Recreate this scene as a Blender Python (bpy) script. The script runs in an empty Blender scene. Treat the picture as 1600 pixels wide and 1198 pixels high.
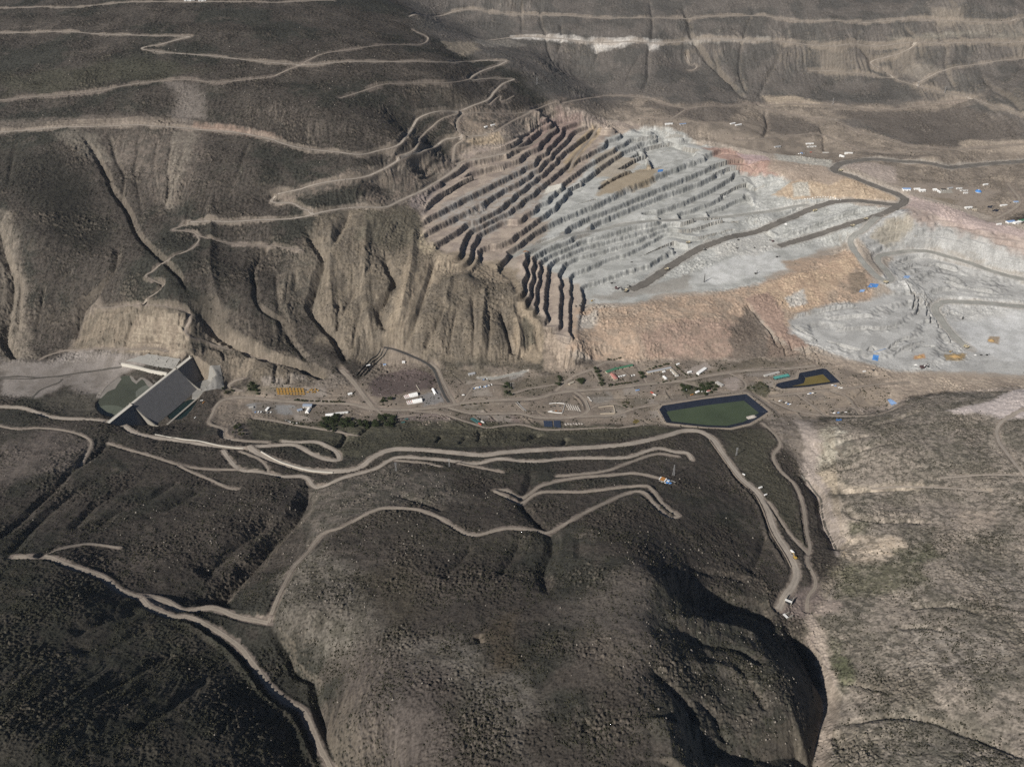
import bpy, bmesh, math, random
import numpy as np
from mathutils import Vector, Matrix

# ---------------------------------------------------------------- camera, sky, sun, exposure
scene = bpy.context.scene
COL = scene.collection
CAM_H, F, PITCH = 1500.0, 1385.64, math.radians(33)
cam = bpy.data.cameras.new('camera')
cam.sensor_width = 36.0
cam.lens = 36.0 * F / 1600.0
cam.clip_start, cam.clip_end = 5.0, 40000.0
cam_o = bpy.data.objects.new('camera', cam)
COL.objects.link(cam_o)
cam_o.location = (0, 0, CAM_H)
cam_o.rotation_euler = (math.radians(90) - PITCH, 0, 0)
scene.camera = cam_o

SUN_EL, SUN_AZ = math.radians(34), math.radians(223)      # azimuth clockwise from +Y: low in the left, a little behind the camera
w = bpy.data.worlds.new('World'); scene.world = w; w.use_nodes = True
nt = w.node_tree
bg = nt.nodes['Background']
sky = nt.nodes.new('ShaderNodeTexSky'); sky.sky_type = 'NISHITA'; sky.sun_disc = False
sky.sun_elevation, sky.sun_rotation = SUN_EL, SUN_AZ
sky.altitude = 3500; sky.air_density = 0.8; sky.dust_density = 0.6
nt.links.new(sky.outputs[0], bg.inputs[0]); bg.inputs[1].default_value = 0.05
sl = bpy.data.lights.new('sun', 'SUN'); sl.energy = 4.8; sl.angle = math.radians(0.5); sl.color = (1.0, 0.955, 0.89)
so = bpy.data.objects.new('sun', sl); COL.objects.link(so)
sd = Vector((math.sin(SUN_AZ) * math.cos(SUN_EL), math.cos(SUN_AZ) * math.cos(SUN_EL), math.sin(SUN_EL)))
so.rotation_euler = sd.to_track_quat('Z', 'Y').to_euler()
so.location = sd * 3000
scene.view_settings.view_transform = 'Standard'; scene.view_settings.look = 'None'
scene.view_settings.exposure = 0.3
scene.cycles.use_denoising = False; scene.cycles.max_bounces = 4; scene.view_settings.gamma = 1.0

rng = np.random.default_rng(7)
random.seed(7)

# ---------------------------------------------------------------- small maths
def pt(px, py, z):
    """the place whose height is z on the line of sight through a point of the photograph (1600 x 1198)"""
    u = (px - 800) / F; v = (599 - py) / F
    dx, dy, dz = u, math.cos(PITCH) + v * math.sin(PITCH), -math.sin(PITCH) + v * math.cos(PITCH)
    t = (z - CAM_H) / dz
    return (dx * t, dy * t, z)

def _hash(ix, iy, seed):
    h = (ix.astype(np.uint32) * np.uint32(374761393) + iy.astype(np.uint32) * np.uint32(668265263) + np.uint32(seed * 2654435761 & 0xffffffff))
    h = (h ^ (h >> np.uint32(13))) * np.uint32(1274126177)
    return (h ^ (h >> np.uint32(16)))

def noise(x, y, seed=0):
    x = np.asarray(x, np.float32); y = np.asarray(y, np.float32)
    fx = np.floor(x); fy = np.floor(y)
    ix = fx.astype(np.int32); iy = fy.astype(np.int32)
    x = x - fx; y = y - fy
    u = x * x * x * (x * (x * 6 - 15) + 10); v = y * y * y * (y * (y * 6 - 15) + 10)
    def g(i, j, dx, dy):
        a = _hash(i, j, seed).astype(np.float32) * np.float32(2 * math.pi / 4294967296.0)
        return np.cos(a) * dx + np.sin(a) * dy
    n0 = g(ix, iy, x, y); n1 = g(ix + 1, iy, x - 1, y)
    n2 = g(ix, iy + 1, x, y - 1); n3 = g(ix + 1, iy + 1, x - 1, y - 1)
    a = n0 + (n1 - n0) * u; b = n2 + (n3 - n2) * u
    return (a + (b - a) * v) * 1.5

def fbm(x, y, scale, octs=4, seed=0, gain=0.5):
    s = 0; a = 1.0; f = 1.0 / scale
    for o in range(octs):
        s = s + a * noise(x * f, y * f, seed + o * 17)
        a *= gain; f *= 2.03
    return s

def sstep(a, b, x):
    t = np.clip((x - a) / (b - a), 0, 1)
    return t * t * (3 - 2 * t)

def smooth_line(p, step, closed=False):
    """Catmull-Rom through the points, resampled"""
    p = np.asarray(p, float)
    if closed: p = np.vstack([p[-1], p, p[0], p[1]])
    else: p = np.vstack([2 * p[0] - p[1], p, 2 * p[-1] - p[-2]])
    out = []
    for i in range(1, len(p) - 2):
        p0, p1, p2, p3 = p[i - 1], p[i], p[i + 1], p[i + 2]
        n = max(1, int(np.hypot(*(p2 - p1)[:2]) / step))
        for k in range(n):
            t = k / n
            out.append(0.5 * (2 * p1 + (p2 - p0) * t + (2 * p0 - 5 * p1 + 4 * p2 - p3) * t * t + (3 * p1 - p0 - 3 * p2 + p3) * t ** 3))
    if not closed: out.append(p[-2])
    return np.array(out)

def poly_line(p, step, closed=True):
    out = []; n = len(p)
    for i in range(n if closed else n - 1):
        a, b = np.asarray(p[i], float), np.asarray(p[(i + 1) % n], float); m = max(1, int(np.hypot(*(b - a)[:2]) / step))
        out += [a + (b - a) * k / m for k in range(m)]
    if not closed: out.append(np.asarray(p[-1], float))
    return np.array(out)

class Pts:
    """points sorted by Y so that a neighbourhood of a line is quick to find"""
    def __init__(s, X, Y):
        s.X = X.astype(np.float32); s.Y = Y.astype(np.float32); s.YS = np.ascontiguousarray(s.Y, np.float64)
    def near(s, line, R, vals=None, closed=False):
        """index, distance, signed side, arc length and value along the line for the points closer than R"""
        n = len(s.X)
        best = np.full(n, np.inf, np.float32); arc = np.zeros(n, np.float32); side = np.zeros(n, np.float32)
        vv = np.zeros(n, np.float32) if vals is not None else None
        L = 0.0
        m = len(line); rngi = range(m if closed else m - 1)
        lo, hi = n, 0
        for i in rngi:
            a = line[i]; b = line[(i + 1) % m]
            ex, ey = b[0] - a[0], b[1] - a[1]; l2 = ex * ex + ey * ey
            if l2 < 1e-9: continue
            l = math.sqrt(l2)
            i0 = np.searchsorted(s.YS, min(a[1], b[1]) - R); i1 = np.searchsorted(s.YS, max(a[1], b[1]) + R, 'right')
            if i1 > i0:
                xs = s.X[i0:i1]
                k = np.nonzero((xs > min(a[0], b[0]) - R) & (xs < max(a[0], b[0]) + R))[0]
                if len(k):
                    qx = xs[k] - a[0]; qy = s.Y[i0:i1][k] - a[1]
                    t = np.clip((qx * ex + qy * ey) / l2, 0, 1)
                    dx = qx - t * ex; dy = qy - t * ey
                    d = np.sqrt(dx * dx + dy * dy)
                    kk = k + i0
                    ok = d < best[kk]
                    kk = kk[ok]
                    best[kk] = d[ok]; arc[kk] = (L + t * l)[ok]
                    side[kk] = np.sign((ex * qy - ey * qx)[ok])
                    if vv is not None: vv[kk] = (vals[i] + (vals[(i + 1) % m] - vals[i]) * t)[ok]
                    lo = min(lo, i0); hi = max(hi, i1)
            L += l
        if hi <= lo: return np.zeros(0, int), None, None, None, None, L
        idx = np.nonzero(best[lo:hi] < R)[0] + lo
        return idx, best[idx], side[idx], arc[idx], (vv[idx] if vv is not None else None), L
    def inside(s, poly, R):
        """index and signed distance (+ inside) for the points inside the polygon or closer to it than R"""
        poly = np.asarray(poly)
        i0 = np.searchsorted(s.YS, poly[:, 1].min() - R); i1 = np.searchsorted(s.YS, poly[:, 1].max() + R, 'right')
        k = np.nonzero((s.X[i0:i1] > poly[:, 0].min() - R) & (s.X[i0:i1] < poly[:, 0].max() + R))[0] + i0
        x = s.X[k]; y = s.Y[k]
        ins = np.zeros(len(k), bool); m = len(poly)
        d2 = np.full(len(k), 1e12, np.float32)
        for i in range(m):
            a = poly[i]; b = poly[(i + 1) % m]
            c = ((a[1] > y) != (b[1] > y))
            if a[1] != b[1]:
                ins ^= c & (x < (b[0] - a[0]) * (y - a[1]) / (b[1] - a[1]) + a[0])
            ex, ey = b[0] - a[0], b[1] - a[1]; l2 = ex * ex + ey * ey + 1e-9
            t = np.clip(((x - a[0]) * ex + (y - a[1]) * ey) / l2, 0, 1)
            d2 = np.minimum(d2, (x - a[0] - t * ex) ** 2 + (y - a[1] - t * ey) ** 2)
        d = np.sqrt(d2)
        sdist = np.where(ins, d, -d)
        ok = sdist > -R
        return k[ok], sdist[ok]
# ---------------------------------------------------------------- the shape of the land: heights at points of the picture
LZ = [22, 40, 50, 60, 71, 83, 96, 111, 126, 142, 158, 175, 192, 210, 228, 246, 265, 285, 306, 328]   # bench levels of the pit
CP = []
def cp(z, *pts): CP.extend((x, y, z) for x, y in pts)
def lv(n, *pts): cp(LZ[n] if isinstance(n, int) else LZ[int(n)] + (n - int(n)) * (LZ[int(n) + 1] - LZ[int(n)]), *pts)
# main pit: the line of every bench face (its level is half way between two benches), then the flats
def face(n, *pts):
    for a, b in zip(pts[:-1], pts[1:]):
        m = max(1, int(math.hypot(b[0] - a[0], b[1] - a[1]) / 13))
        for q in range(m): lv(n, (a[0] + (b[0] - a[0]) * q / m, a[1] + (b[1] - a[1]) * q / m))
    lv(n, pts[-1])
face(1.5, (911,472),(910,460),(910,450),(935,441),(970,429),(1014,416),(1052,394))
face(2.5, (889,535),(890,505),(890,476),(890,440),(893,431),(929,417),(948,407),(984,396),(1024,376),(1042,367))
face(3.5, (873,515),(876,490),(878,462),(879,424),(887,412),(901,405),(926,399),(960,389),(1000,377),(1035,361))
face(4.5, (849,504),(853,462),(856,420),(866,409),(890,398),(915,388),(978,371),(1039,353),(1075,350))
face(5.5, (835,490),(839,449),(843,414),(858,402),(887,389),(901,382),(926,375),(960,366),(985,358),(1030,350))
face(7.0, (822.6,476),(827,440),(832,399),(846,391),(868,381),(885,376))
face(8.5, (784,412),(794,400),(806,388),(830,369),(850,357),(878,344),(936,321),(966,305),(994,292),(1026,278),(1070,261),(1100,250))
face(7.5, (892,356),(920,343),(956,329),(1020,302),(1075,279),(1138,253))
face(6.5, (925,353),(970,334),(1031,309),(1094,288),(1136,266))
face(5.5, (1010,340),(1030,333),(1066,320),(1116,296),(1158,271))
face(4.5, (1060,336),(1074,332),(1115,318),(1144,299),(1164,281))
face(3.5, (1105,333),(1122,328),(1148,316),(1166,303))
face(9.5, (781,394),(800,378),(818,364),(858,332),(894,296),(924,275),(945,259),(970,241),(1000,227),(1040,217))
face(10.5, (755,364),(784,349),(817,346),(837,331),(858,316),(885,286),(915,263),(945,245),(975,228),(1005,209))
face(11.5, (735,360),(757,352),(785,338),(815,318),(850,291),(885,263),(915,246),(944,231),(964,208))
face(12.5, (674,386),(690,379),(730,356),(778,332),(802,314),(828,288),(852,270),(880,241),(905,222),(930,206))
face(13.5, (669,364),(700,348),(730,332),(786,300),(826,280),(850,258),(875,232),(900,206))
face(14.5, (674,341),(700,328),(730,312),(778,288),(815,268),(838,258),(856,240),(876,216),(892,198))
face(15.5, (672,318),(705,294),(733,274),(760,266),(800,256),(830,238),(850,222),(870,200),(885,188))
face(16.5, (668,300),(690,289),(705,276),(735,257),(770,251),(800,242),(830,218),(850,201),(868,182))
face(9.5, (744,398),(743,420)); face(10.5, (750,368),(740,392),(726,427)); face(11.5, (731,366),(722,390),(717,405))
lv(9, (765,395),(758,410)); lv(12, (705,388),(715,378)); lv(8, (800,404),(815,402),(818,430),(812,458)); lv(6, (835,430),(826,478),(838,409))
lv(10, (775,372),(790,362)); lv(13, (945,196),(960,200)); lv(12, (985,203),(1015,205)); lv(11, (1045,208)); lv(10, (1080,215)); lv(9, (1110,232)); lv(8, (1140,240),(1130,246))
lv(1, (925,462),(950,450),(918,458),(965,443),(1015,427),(960,466),(1000,452),(1050,441),(1100,420),(1150,402),(1200,392),(1250,402),(1100,450),(1000,467),(1180,432),(1280,387),(1305,384),(930,476),(985,478),(1040,464),(1100,458),(1170,450),(1230,432))
lv(6.9, (895,367)); lv(6.3, (935,358)); lv(6, (974,350)); lv(5, (1042,344)); lv(4, (1085,342)); lv(3.7, (1105,340)); lv(3.2, (1160,335)); lv(3.4, (1190,332))
# slope above and left of the pit
cp(312, (700,235),(760,225),(660,262)); cp(318, (600,288)); cp(335, (640,265)); cp(322, (800,212)); cp(318, (850,180))
cp(350, (720,212)); cp(372, (655,235),(610,250)); cp(345, (790,192)); cp(395, (720,176),(640,205)); cp(305, (875,168)); cp(345, (850,150)); cp(410, (800,125),(760,155))
cp(500, (700,130)); cp(455, (790,95),(740,97)); cp(530, (600,135)); cp(540, (680,60),(690,90)); cp(255, (920,182)); cp(205, (975,188))
# left mountain
cp(450, (0,205),(-150,215),(-400,240)); cp(463, (100,197)); cp(470, (220,194)); cp(458, (300,200)); cp(440, (400,215)); cp(412, (500,235),(560,240)); cp(396, (620,236))
cp(500, (0,160),(100,165)); cp(530, (200,150),(420,160)); cp(500, (520,180)); cp(557, (300,130)); cp(580, (150,110)); cp(560, (0,110),(450,120)); cp(600, (430,95))
cp(642, (300,60)); cp(630, (500,60)); cp(610, (600,40)); cp(650, (150,50)); cp(640, (0,45)); cp(720, (300,0)); cp(700, (100,5)); cp(690, (500,0)); cp(650, (600,0),(-200,0)); cp(760, (250,-30))
cp(610, (640,20)); cp(520, (-250,130))
cp(345, (490,300)); cp(380, (450,265)); cp(370, (560,272)); cp(305, (430,318),(490,333)); cp(300, (548,325)); cp(290, (600,324)); cp(275, (640,318)); cp(255, (655,332)); cp(345, (600,275))
cp(275, (290,350)); cp(255, (262,402)); cp(290, (400,345)); cp(360, (330,290)); cp(400, (260,250)); cp(395, (400,265)); cp(395, (180,240)); cp(430, (100,225))
cp(400, (60,250)); cp(370, (0,260),(-150,280)); cp(340, (50,310)); cp(335, (120,290)); cp(284, (195,330)); cp(275, (50,370)); cp(248, (130,370)); cp(225, (0,400)); cp(240, (-100,380))
cp(220, (240,436)); cp(215, (180,420)); cp(180, (255,476)); cp(165, (290,484)); cp(150, (200,482)); cp(110, (140,490)); cp(175, (100,440)); cp(130, (60,480)); cp(90, (5,500)); cp(60, (60,530)); cp(45, (120,538)); cp(40, (30,560)); cp(140, (-100,470))
cp(245, (370,380)); cp(240, (470,388)); cp(200, (340,440)); cp(190, (420,420)); cp(165, (380,470)); cp(115, (425,500)); cp(120, (330,500)); cp(90, (372,530)); cp(60, (440,535)); cp(30, (500,570)); cp(55, (430,553)); cp(45, (400,575)); cp(60, (330,545))
cp(120, (290,515)); cp(72, (230,545),(290,556)); cp(95, (250,525)); cp(62, (200,549)); cp(50, (320,575)); cp(35, (340,590)); cp(30, (450,585))
cp(230, (540,390)); cp(225, (600,380)); cp(205, (640,385)); cp(145, (540,450)); cp(160, (580,440)); cp(90, (560,500)); cp(30, (560,550)); cp(100, (600,500)); cp(60, (600,530)); cp(150, (625,455)); cp(190, (690,400)); cp(120, (660,480)); cp(70, (650,525)); cp(25, (660,555)); cp(150, (715,432))
cp(145, (740,432)); cp(128, (790,436)); cp(105, (720,490)); cp(98, (770,485)); cp(70, (750,530)); cp(72, (790,520)); cp(22, (720,562)); cp(20, (780,562)); cp(85, (815,490)); cp(45, (830,530)); cp(12, (825,562)); cp(28, (865,548)); cp(-2, (880,580)); cp(10, (850,568))
# orange front below the pit
cp(40, (920,500),(960,500)); cp(38, (920,520),(980,514),(1050,505),(1120,490),(1180,466)); cp(20, (940,540),(1000,538),(1060,535),(1120,528)); cp(14, (1180,520)); cp(-2, (940,562),(1000,562),(1080,560)); cp(-4, (1150,555),(1210,560)); cp(24, (1150,495))
cp(36, (1215,470)); cp(10, (1215,515)); cp(5, (1240,532)); cp(0, (1250,548)); cp(12, (1245,500)); cp(6, (1265,512)); cp(28, (1240,470)); cp(22, (1290,482)); cp(40, (1270,425)); cp(46, (1318,395)); cp(34, (1310,452)); cp(38, (1362,448)); cp(22, (1350,475))
# haul ramps and the ground between them
cp(40, (1050,413)); cp(43, (1085,392)); cp(52, (1150,368)); cp(60, (1205,352)); cp(76, (1255,330)); cp(98, (1296,316)); cp(114, (1340,312)); cp(128, (1406,318)); cp(131, (1413,308)); cp(134, (1403,301)); cp(138, (1365,288)); cp(142, (1324,275)); cp(145, (1304,268)); cp(147, (1324,253)); cp(149, (1365,248)); cp(152, (1420,253)); cp(152, (1498,260)); cp(160, (1600,251)); cp(165, (1750,235))
cp(66, (1205,328)); cp(84, (1240,318)); cp(112, (1250,298)); cp(135, (1275,280)); cp(140, (1230,268)); cp(132, (1190,256)); cp(42, (1222,381)); cp(62, (1290,362)); cp(92, (1345,346)); cp(118, (1385,330)); cp(62, (1235,355)); cp(46, (1190,366)); cp(80, (1300,345))
cp(95, (1190,285)); cp(78, (1195,305)); cp(100, (1215,290))
# second pit on the right
cp(132, (1440,322)); cp(128, (1480,338),(1420,345)); cp(124, (1540,352)); cp(120, (1600,366),(1750,400)); cp(112, (1390,350)); cp(96, (1351,358)); cp(76, (1331,372)); cp(64, (1335,392)); cp(56, (1351,412)); cp(48, (1372,434)); cp(44, (1386,440)); cp(42, (1393,434)); cp(39, (1383,423)); cp(37, (1371,405)); cp(37, (1393,395)); cp(36, (1420,392)); cp(33, (1457,393)); cp(27, (1504,407)); cp(20, (1545,421)); cp(11, (1600,437)); cp(-10, (1750,480))
cp(80, (1400,366)); cp(60, (1420,378)); cp(92, (1460,362)); cp(85, (1530,382)); cp(80, (1600,395)); cp(20, (1450,425)); cp(6, (1480,450)); cp(8, (1560,450)); cp(-2, (1600,462)); cp(38, (1410,443)); cp(22, (1400,468)); cp(30, (1385,455))
cp(-10, (1476,471)); cp(-8, (1530,474)); cp(-8, (1600,478)); cp(-13, (1462,488)); cp(-18, (1483,515)); cp(-22, (1501,534)); cp(-25, (1512,545),(1550,530),(1590,520),(1560,500),(1510,500),(1600,560),(1750,560)); cp(2, (1440,480)); cp(-10, (1450,515)); cp(-18, (1480,545)); cp(-20, (1510,565),(1600,580)); cp(-2, (1420,520)); cp(0, (1330,522),(1290,520),(1390,525),(1350,540)); cp(16, (1330,494)); cp(14, (1380,496)); cp(-8, (1330,566)); cp(-14, (1400,580),(1440,590),(1480,590),(1600,600)); cp(2, (1270,540)); cp(-6, (1300,556))
# valley floor, left to right
cp(24, (0,585),(80,585),(-200,590)); cp(28, (0,610),(60,605)); cp(25, (120,590),(170,580)); cp(30, (60,625)); cp(24, (200,610),(230,600)); cp(36, (100,640)); cp(40, (60,640)); cp(2, (330,635),(310,650),(380,640),(400,615)); cp(4, (350,615)); cp(14, (370,590)); cp(3, (450,620),(430,650)); cp(3, (500,625)); cp(2, (560,630)); cp(8, (545,600)); cp(4, (600,610),(660,590)); cp(18, (600,550)); cp(14, (640,562)); cp(8, (690,575)); cp(0, (650,640),(700,640),(560,650)); cp(-1, (760,620),(760,660)); cp(4, (740,580)); cp(-2, (800,610),(820,660)); cp(-4, (900,620),(950,580),(940,660)); cp(-5, (1000,600),(1010,650)); cp(-6, (1100,600),(1060,575),(1180,600)); cp(-9, (1200,620),(1200,575),(1240,610)); cp(-12, (1300,600),(1350,600),(1320,640),(1260,650),(1380,640)); cp(-12, (1420,610),(1500,605)); cp(-4, (1320,580)); cp(-10, (1230,640)); cp(-8, (1190,650))
# behind the pit
cp(200, (1100,196)); cp(195, (1100,186)); cp(210, (1020,190)); cp(168, (1180,212)); cp(185, (1150,198)); cp(133, (1200,232)); cp(123, (1240,235)); cp(141, (1300,218)); cp(114, (1290,240)); cp(160, (1260,195)); cp(167, (1195,185)); cp(168, (1390,220)); cp(183, (1460,245)); cp(167, (1500,230)); cp(187, (1580,222)); cp(140, (1400,290)); cp(138, (1440,296),(1520,298)); cp(150, (1400,268),(1480,272)); cp(128, (1490,320)); cp(126, (1560,325)); cp(146, (1580,285)); cp(118, (1545,345)); cp(128, (1450,310)); cp(163, (1600,280)); cp(123, (1600,345)); cp(128, (1500,335))
cp(220, (1000,170)); cp(230, (1100,166)); cp(245, (950,150)); cp(193, (1200,165)); cp(208, (1300,165)); cp(209, (1400,172)); cp(228, (1470,162)); cp(266, (1530,155)); cp(255, (1600,186)); cp(270, (900,120)); cp(320, (1000,110)); cp(310, (1080,100)); cp(300, (1180,110)); cp(286, (1300,115)); cp(289, (1400,118)); cp(289, (1440,132)); cp(354, (1360,92)); cp(364, (1480,105)); cp(395, (1600,92)); cp(328, (1550,125)); cp(185, (1450,195)); cp(209, (1540,195)); cp(184, (1350,192))
cp(415, (760,60),(880,62),(1000,64)); cp(400, (840,90)); cp(412, (1100,62),(1200,64)); cp(417, (1310,70)); cp(438, (1430,66)); cp(470, (1600,64)); cp(495, (700,22)); cp(494, (800,22),(900,27),(1010,28),(1100,26)); cp(503, (1200,26)); cp(511, (1340,32)); cp(544, (1480,28)); cp(565, (1600,26)); cp(550, (750,0),(900,0),(1050,0)); cp(563, (1200,0),(1350,0)); cp(622, (1500,0),(1600,0)); cp(495, (1750,60)); cp(645, (1800,0)); cp(640, (800,-30),(1200,-30),(1600,-30)); cp(435, (1650,110))
cp(5, (288,661)); cp(3, (268,658)); cp(42, (262,674)); cp(48, (235,670))
# near side: bank below the main road, the hill, the left dark slope
cp(62, (150,656),(205,672)); cp(66, (60,645)); cp(62, (262,684)); cp(60, (315,695)); cp(58, (373,701)); cp(50, (340,672)); cp(8, (345,660)); cp(30, (420,680)); cp(5, (450,662)); cp(14, (560,665)); cp(60, (450,696)); cp(66, (510,714)); cp(40, (530,690)); cp(74, (480,732)); cp(76, (530,735)); cp(80, (584,711)); cp(78, (662,701)); cp(30, (660,680)); cp(3, (700,662)); cp(78, (754,710)); cp(70, (820,706)); cp(28, (800,685)); cp(0, (820,668)); cp(60, (895,699)); cp(-2, (900,668)); cp(50, (974,694)); cp(-3, (980,670)); cp(38, (1040,680)); cp(28, (1092,674)); cp(-4, (1060,664)); cp(34, (1113,685)); cp(-2, (1150,664)); cp(2, (1180,672)); cp(40, (1131,711)); cp(46, (1157,745)); cp(51, (1184,769)); cp(57, (1200,795)); cp(62, (1210,824)); cp(68, (1234,864)); cp(72, (1245,900)); cp(78, (1226,931)); cp(82, (1217,950))
cp(18, (1160,690)); cp(14, (1209,674)); cp(12, (1219,695)); cp(16, (1208,714)); cp(20, (1219,735)); cp(26, (1243,758)); cp(34, (1256,790)); cp(44, (1261,829)); cp(55, (1265,860)); cp(64, (1273,901)); cp(72, (1262,945)); cp(32, (1180,730)); cp(42, (1225,790))
cp(-8, (1225,650)); cp(0, (1264,711)); cp(4, (1243,735)); cp(10, (1280,758)); cp(18, (1290,774)); cp(26, (1285,798)); cp(36, (1306,829)); cp(46, (1314,856)); cp(60, (1300,885)); cp(80, (1250,970)); cp(88, (1262,1000)); cp(95, (1280,1040)); cp(108, (1295,1070)); cp(116, (1290,1100)); cp(128, (1283,1150)); cp(140, (1275,1198)); cp(165, (1270,1300))
cp(92, (500,752)); cp(95, (540,745)); cp(90, (420,735)); cp(86, (380,732)); cp(96, (600,730)); cp(92, (700,724)); cp(88, (780,716)); cp(84, (860,720)); cp(74, (960,710)); cp(66, (1030,702)); cp(62, (1080,715)); cp(105, (870,743)); cp(98, (950,737)); cp(96, (1030,748)); cp(130, (770,768)); cp(126, (850,768)); cp(124, (950,762)); cp(122, (1005,762)); cp(130, (1034,785)); cp(140, (1063,806)); cp(150, (985,772)); cp(165, (934,790)); cp(186, (895,808)); cp(196, (858,827)); cp(200, (800,826)); cp(200, (746,835)); cp(188, (683,808)); cp(182, (610,794)); cp(192, (536,820)); cp(205, (479,863)); cp(222, (440,915)); cp(228, (419,970))
cp(135, (560,770)); cp(150, (640,770)); cp(140, (700,770)); cp(205, (640,830)); cp(225, (580,860)); cp(240, (520,900)); cp(235, (720,880)); cp(250, (640,900)); cp(275, (700,950)); cp(265, (560,960)); cp(255, (480,960)); cp(290, (600,1040)); cp(305, (740,1040)); cp(318, (680,1198)); cp(290, (560,1120)); cp(258, (535,1140)); cp(330, (850,1198)); cp(240, (880,900)); cp(245, (960,850)); cp(215, (1000,840)); cp(285, (900,960)); cp(272, (1022,900)); cp(308, (1020,1000)); cp(320, (900,1080)); cp(322, (1000,1100)); cp(325, (1000,1198)); cp(345, (700,1300)); cp(350, (1000,1320)); cp(228, (840,880))
cp(95, (1080,760)); cp(85, (1130,780)); cp(150, (1080,850)); cp(105, (1150,850)); cp(80, (1205,870)); cp(195, (1070,900)); cp(120, (1160,900)); cp(95, (1205,920)); cp(180, (1110,960)); cp(128, (1180,975)); cp(240, (1090,1010)); cp(215, (1150,1060)); cp(190, (1195,1020)); cp(188, (1232,1050)); cp(270, (1080,1090)); cp(225, (1160,1130)); cp(200, (1240,1110)); cp(285, (1090,1198)); cp(215, (1190,1198)); cp(185, (1240,1170)); cp(260, (1150,1300))
# lower left
cp(90, (100,690)); cp(86, (200,705)); cp(88, (290,725)); cp(95, (350,755)); cp(110, (20,710)); cp(130, (90,735)); cp(120, (200,750)); cp(150, (100,790)); cp(140, (280,790)); cp(180, (20,820)); cp(130, (400,780)); cp(105, (455,765)); cp(85, (480,745)); cp(180, (200,840)); cp(165, (330,830)); cp(135, (440,835)); cp(155, (400,880)); cp(180, (330,945)); cp(185, (470,870)); cp(240, (90,869)); cp(215, (160,885)); cp(238, (40,868)); cp(195, (250,880)); cp(212, (215,933)); cp(215, (260,950)); cp(214, (300,955)); cp(222, (372,960)); cp(250, (-150,880))
cp(285, (60,930)); cp(265, (150,950)); cp(325, (40,1040)); cp(285, (170,1040)); cp(250, (270,1020)); cp(225, (334,985)); cp(222, (372,1010)); cp(222, (400,1045)); cp(222, (421,1071)); cp(222, (448,1095)); cp(222, (475,1115)); cp(224, (501,1167)); cp(226, (517,1200)); cp(228, (545,1290)); cp(284, (300,1080)); cp(350, (150,1120)); cp(284, (360,1120)); cp(400, (20,1150)); cp(355, (200,1198)); cp(296, (370,1198)); cp(255, (440,1170)); cp(410, (-150,1198)); cp(360, (-150,1050)); cp(390, (150,1320)); cp(222, (430,990)); cp(218, (455,1025)); cp(216, (490,1070)); cp(214, (505,1130)); cp(228, (520,1190))
# right-hand hill
cp(30, (1400,640)); cp(42, (1440,630)); cp(45, (1500,620)); cp(50, (1590,612)); cp(45, (1350,668)); cp(70, (1450,665)); cp(75, (1540,650)); cp(78, (1560,668)); cp(30, (1290,690)); cp(65, (1360,700)); cp(85, (1450,705)); cp(85, (1560,690)); cp(100, (1600,720)); cp(30, (1310,745)); cp(58, (1380,755)); cp(82, (1469,745)); cp(95, (1540,745)); cp(78, (1450,766)); cp(100, (1597,745)); cp(42, (1325,772)); cp(62, (1400,785)); cp(85, (1500,790)); cp(55, (1338,808)); cp(75, (1400,812)); cp(95, (1480,822)); cp(118, (1590,800)); cp(85, (1400,850)); cp(110, (1500,860)); cp(72, (1340,880)); cp(135, (1600,880)); cp(105, (1400,920)); cp(140, (1500,930)); cp(90, (1310,960)); cp(130, (1400,1000)); cp(165, (1500,1000)); cp(180, (1600,980)); cp(115, (1310,1060)); cp(150, (1400,1080)); cp(190, (1500,1080)); cp(210, (1600,1080)); cp(132, (1310,1122)); cp(155, (1390,1115)); cp(175, (1460,1125)); cp(200, (1552,1160)); cp(180, (1400,1198)); cp(150, (1310,1198)); cp(215, (1520,1198)); cp(230, (1610,1190)); cp(260, (1750,1000)); cp(150, (1750,760)); cp(270, (1750,1198)); cp(60, (1720,620)); cp(230, (1500,1320))

CPW = np.array([pt(*c) for c in CP])
SC, CC = 1000.0, 0.035
def _phi(ax, ay, bx, by):
    return np.sqrt(((ax[:, None] - bx[None]) / SC) ** 2 + ((ay[:, None] - by[None]) / SC) ** 2 + CC * CC)
_n = len(CPW)
_A = np.zeros((_n + 3, _n + 3))
_A[:_n, :_n] = _phi(CPW[:, 0], CPW[:, 1], CPW[:, 0], CPW[:, 1]) - np.eye(_n) * 0.0015
_A[:_n, _n:] = np.c_[np.ones(_n), CPW[:, :2] / SC]; _A[_n:, :_n] = _A[:_n, _n:].T
_W = np.linalg.solve(_A, np.r_[CPW[:, 2], 0, 0, 0])
GX0, GY0, GS = -5400.0, 300.0, 12.0
GNX, GNY = 901, 550
_gx = GX0 + GS * np.arange(GNX); _gy = GY0 + GS * np.arange(GNY)
GRID = np.zeros((GNY, GNX))
_W32 = _W[:_n].astype(np.float32)
for j in range(GNY):
    p = np.sqrt(((_gx[:, None].astype(np.float32) - CPW[None, :, 0].astype(np.float32)) / SC) ** 2 + ((_gy[j] - CPW[None, :, 1]).astype(np.float32) / SC) ** 2 + np.float32(CC * CC))
    GRID[j] = p @ _W32 + _W[_n] + _W[_n + 1] * _gx / SC + _W[_n + 2] * _gy[j] / SC
# a gentle limit where nothing is known
GRID = np.clip(GRID, -60, 1150)
GSL = np.hypot(*np.gradient(GRID, GS))

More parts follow.
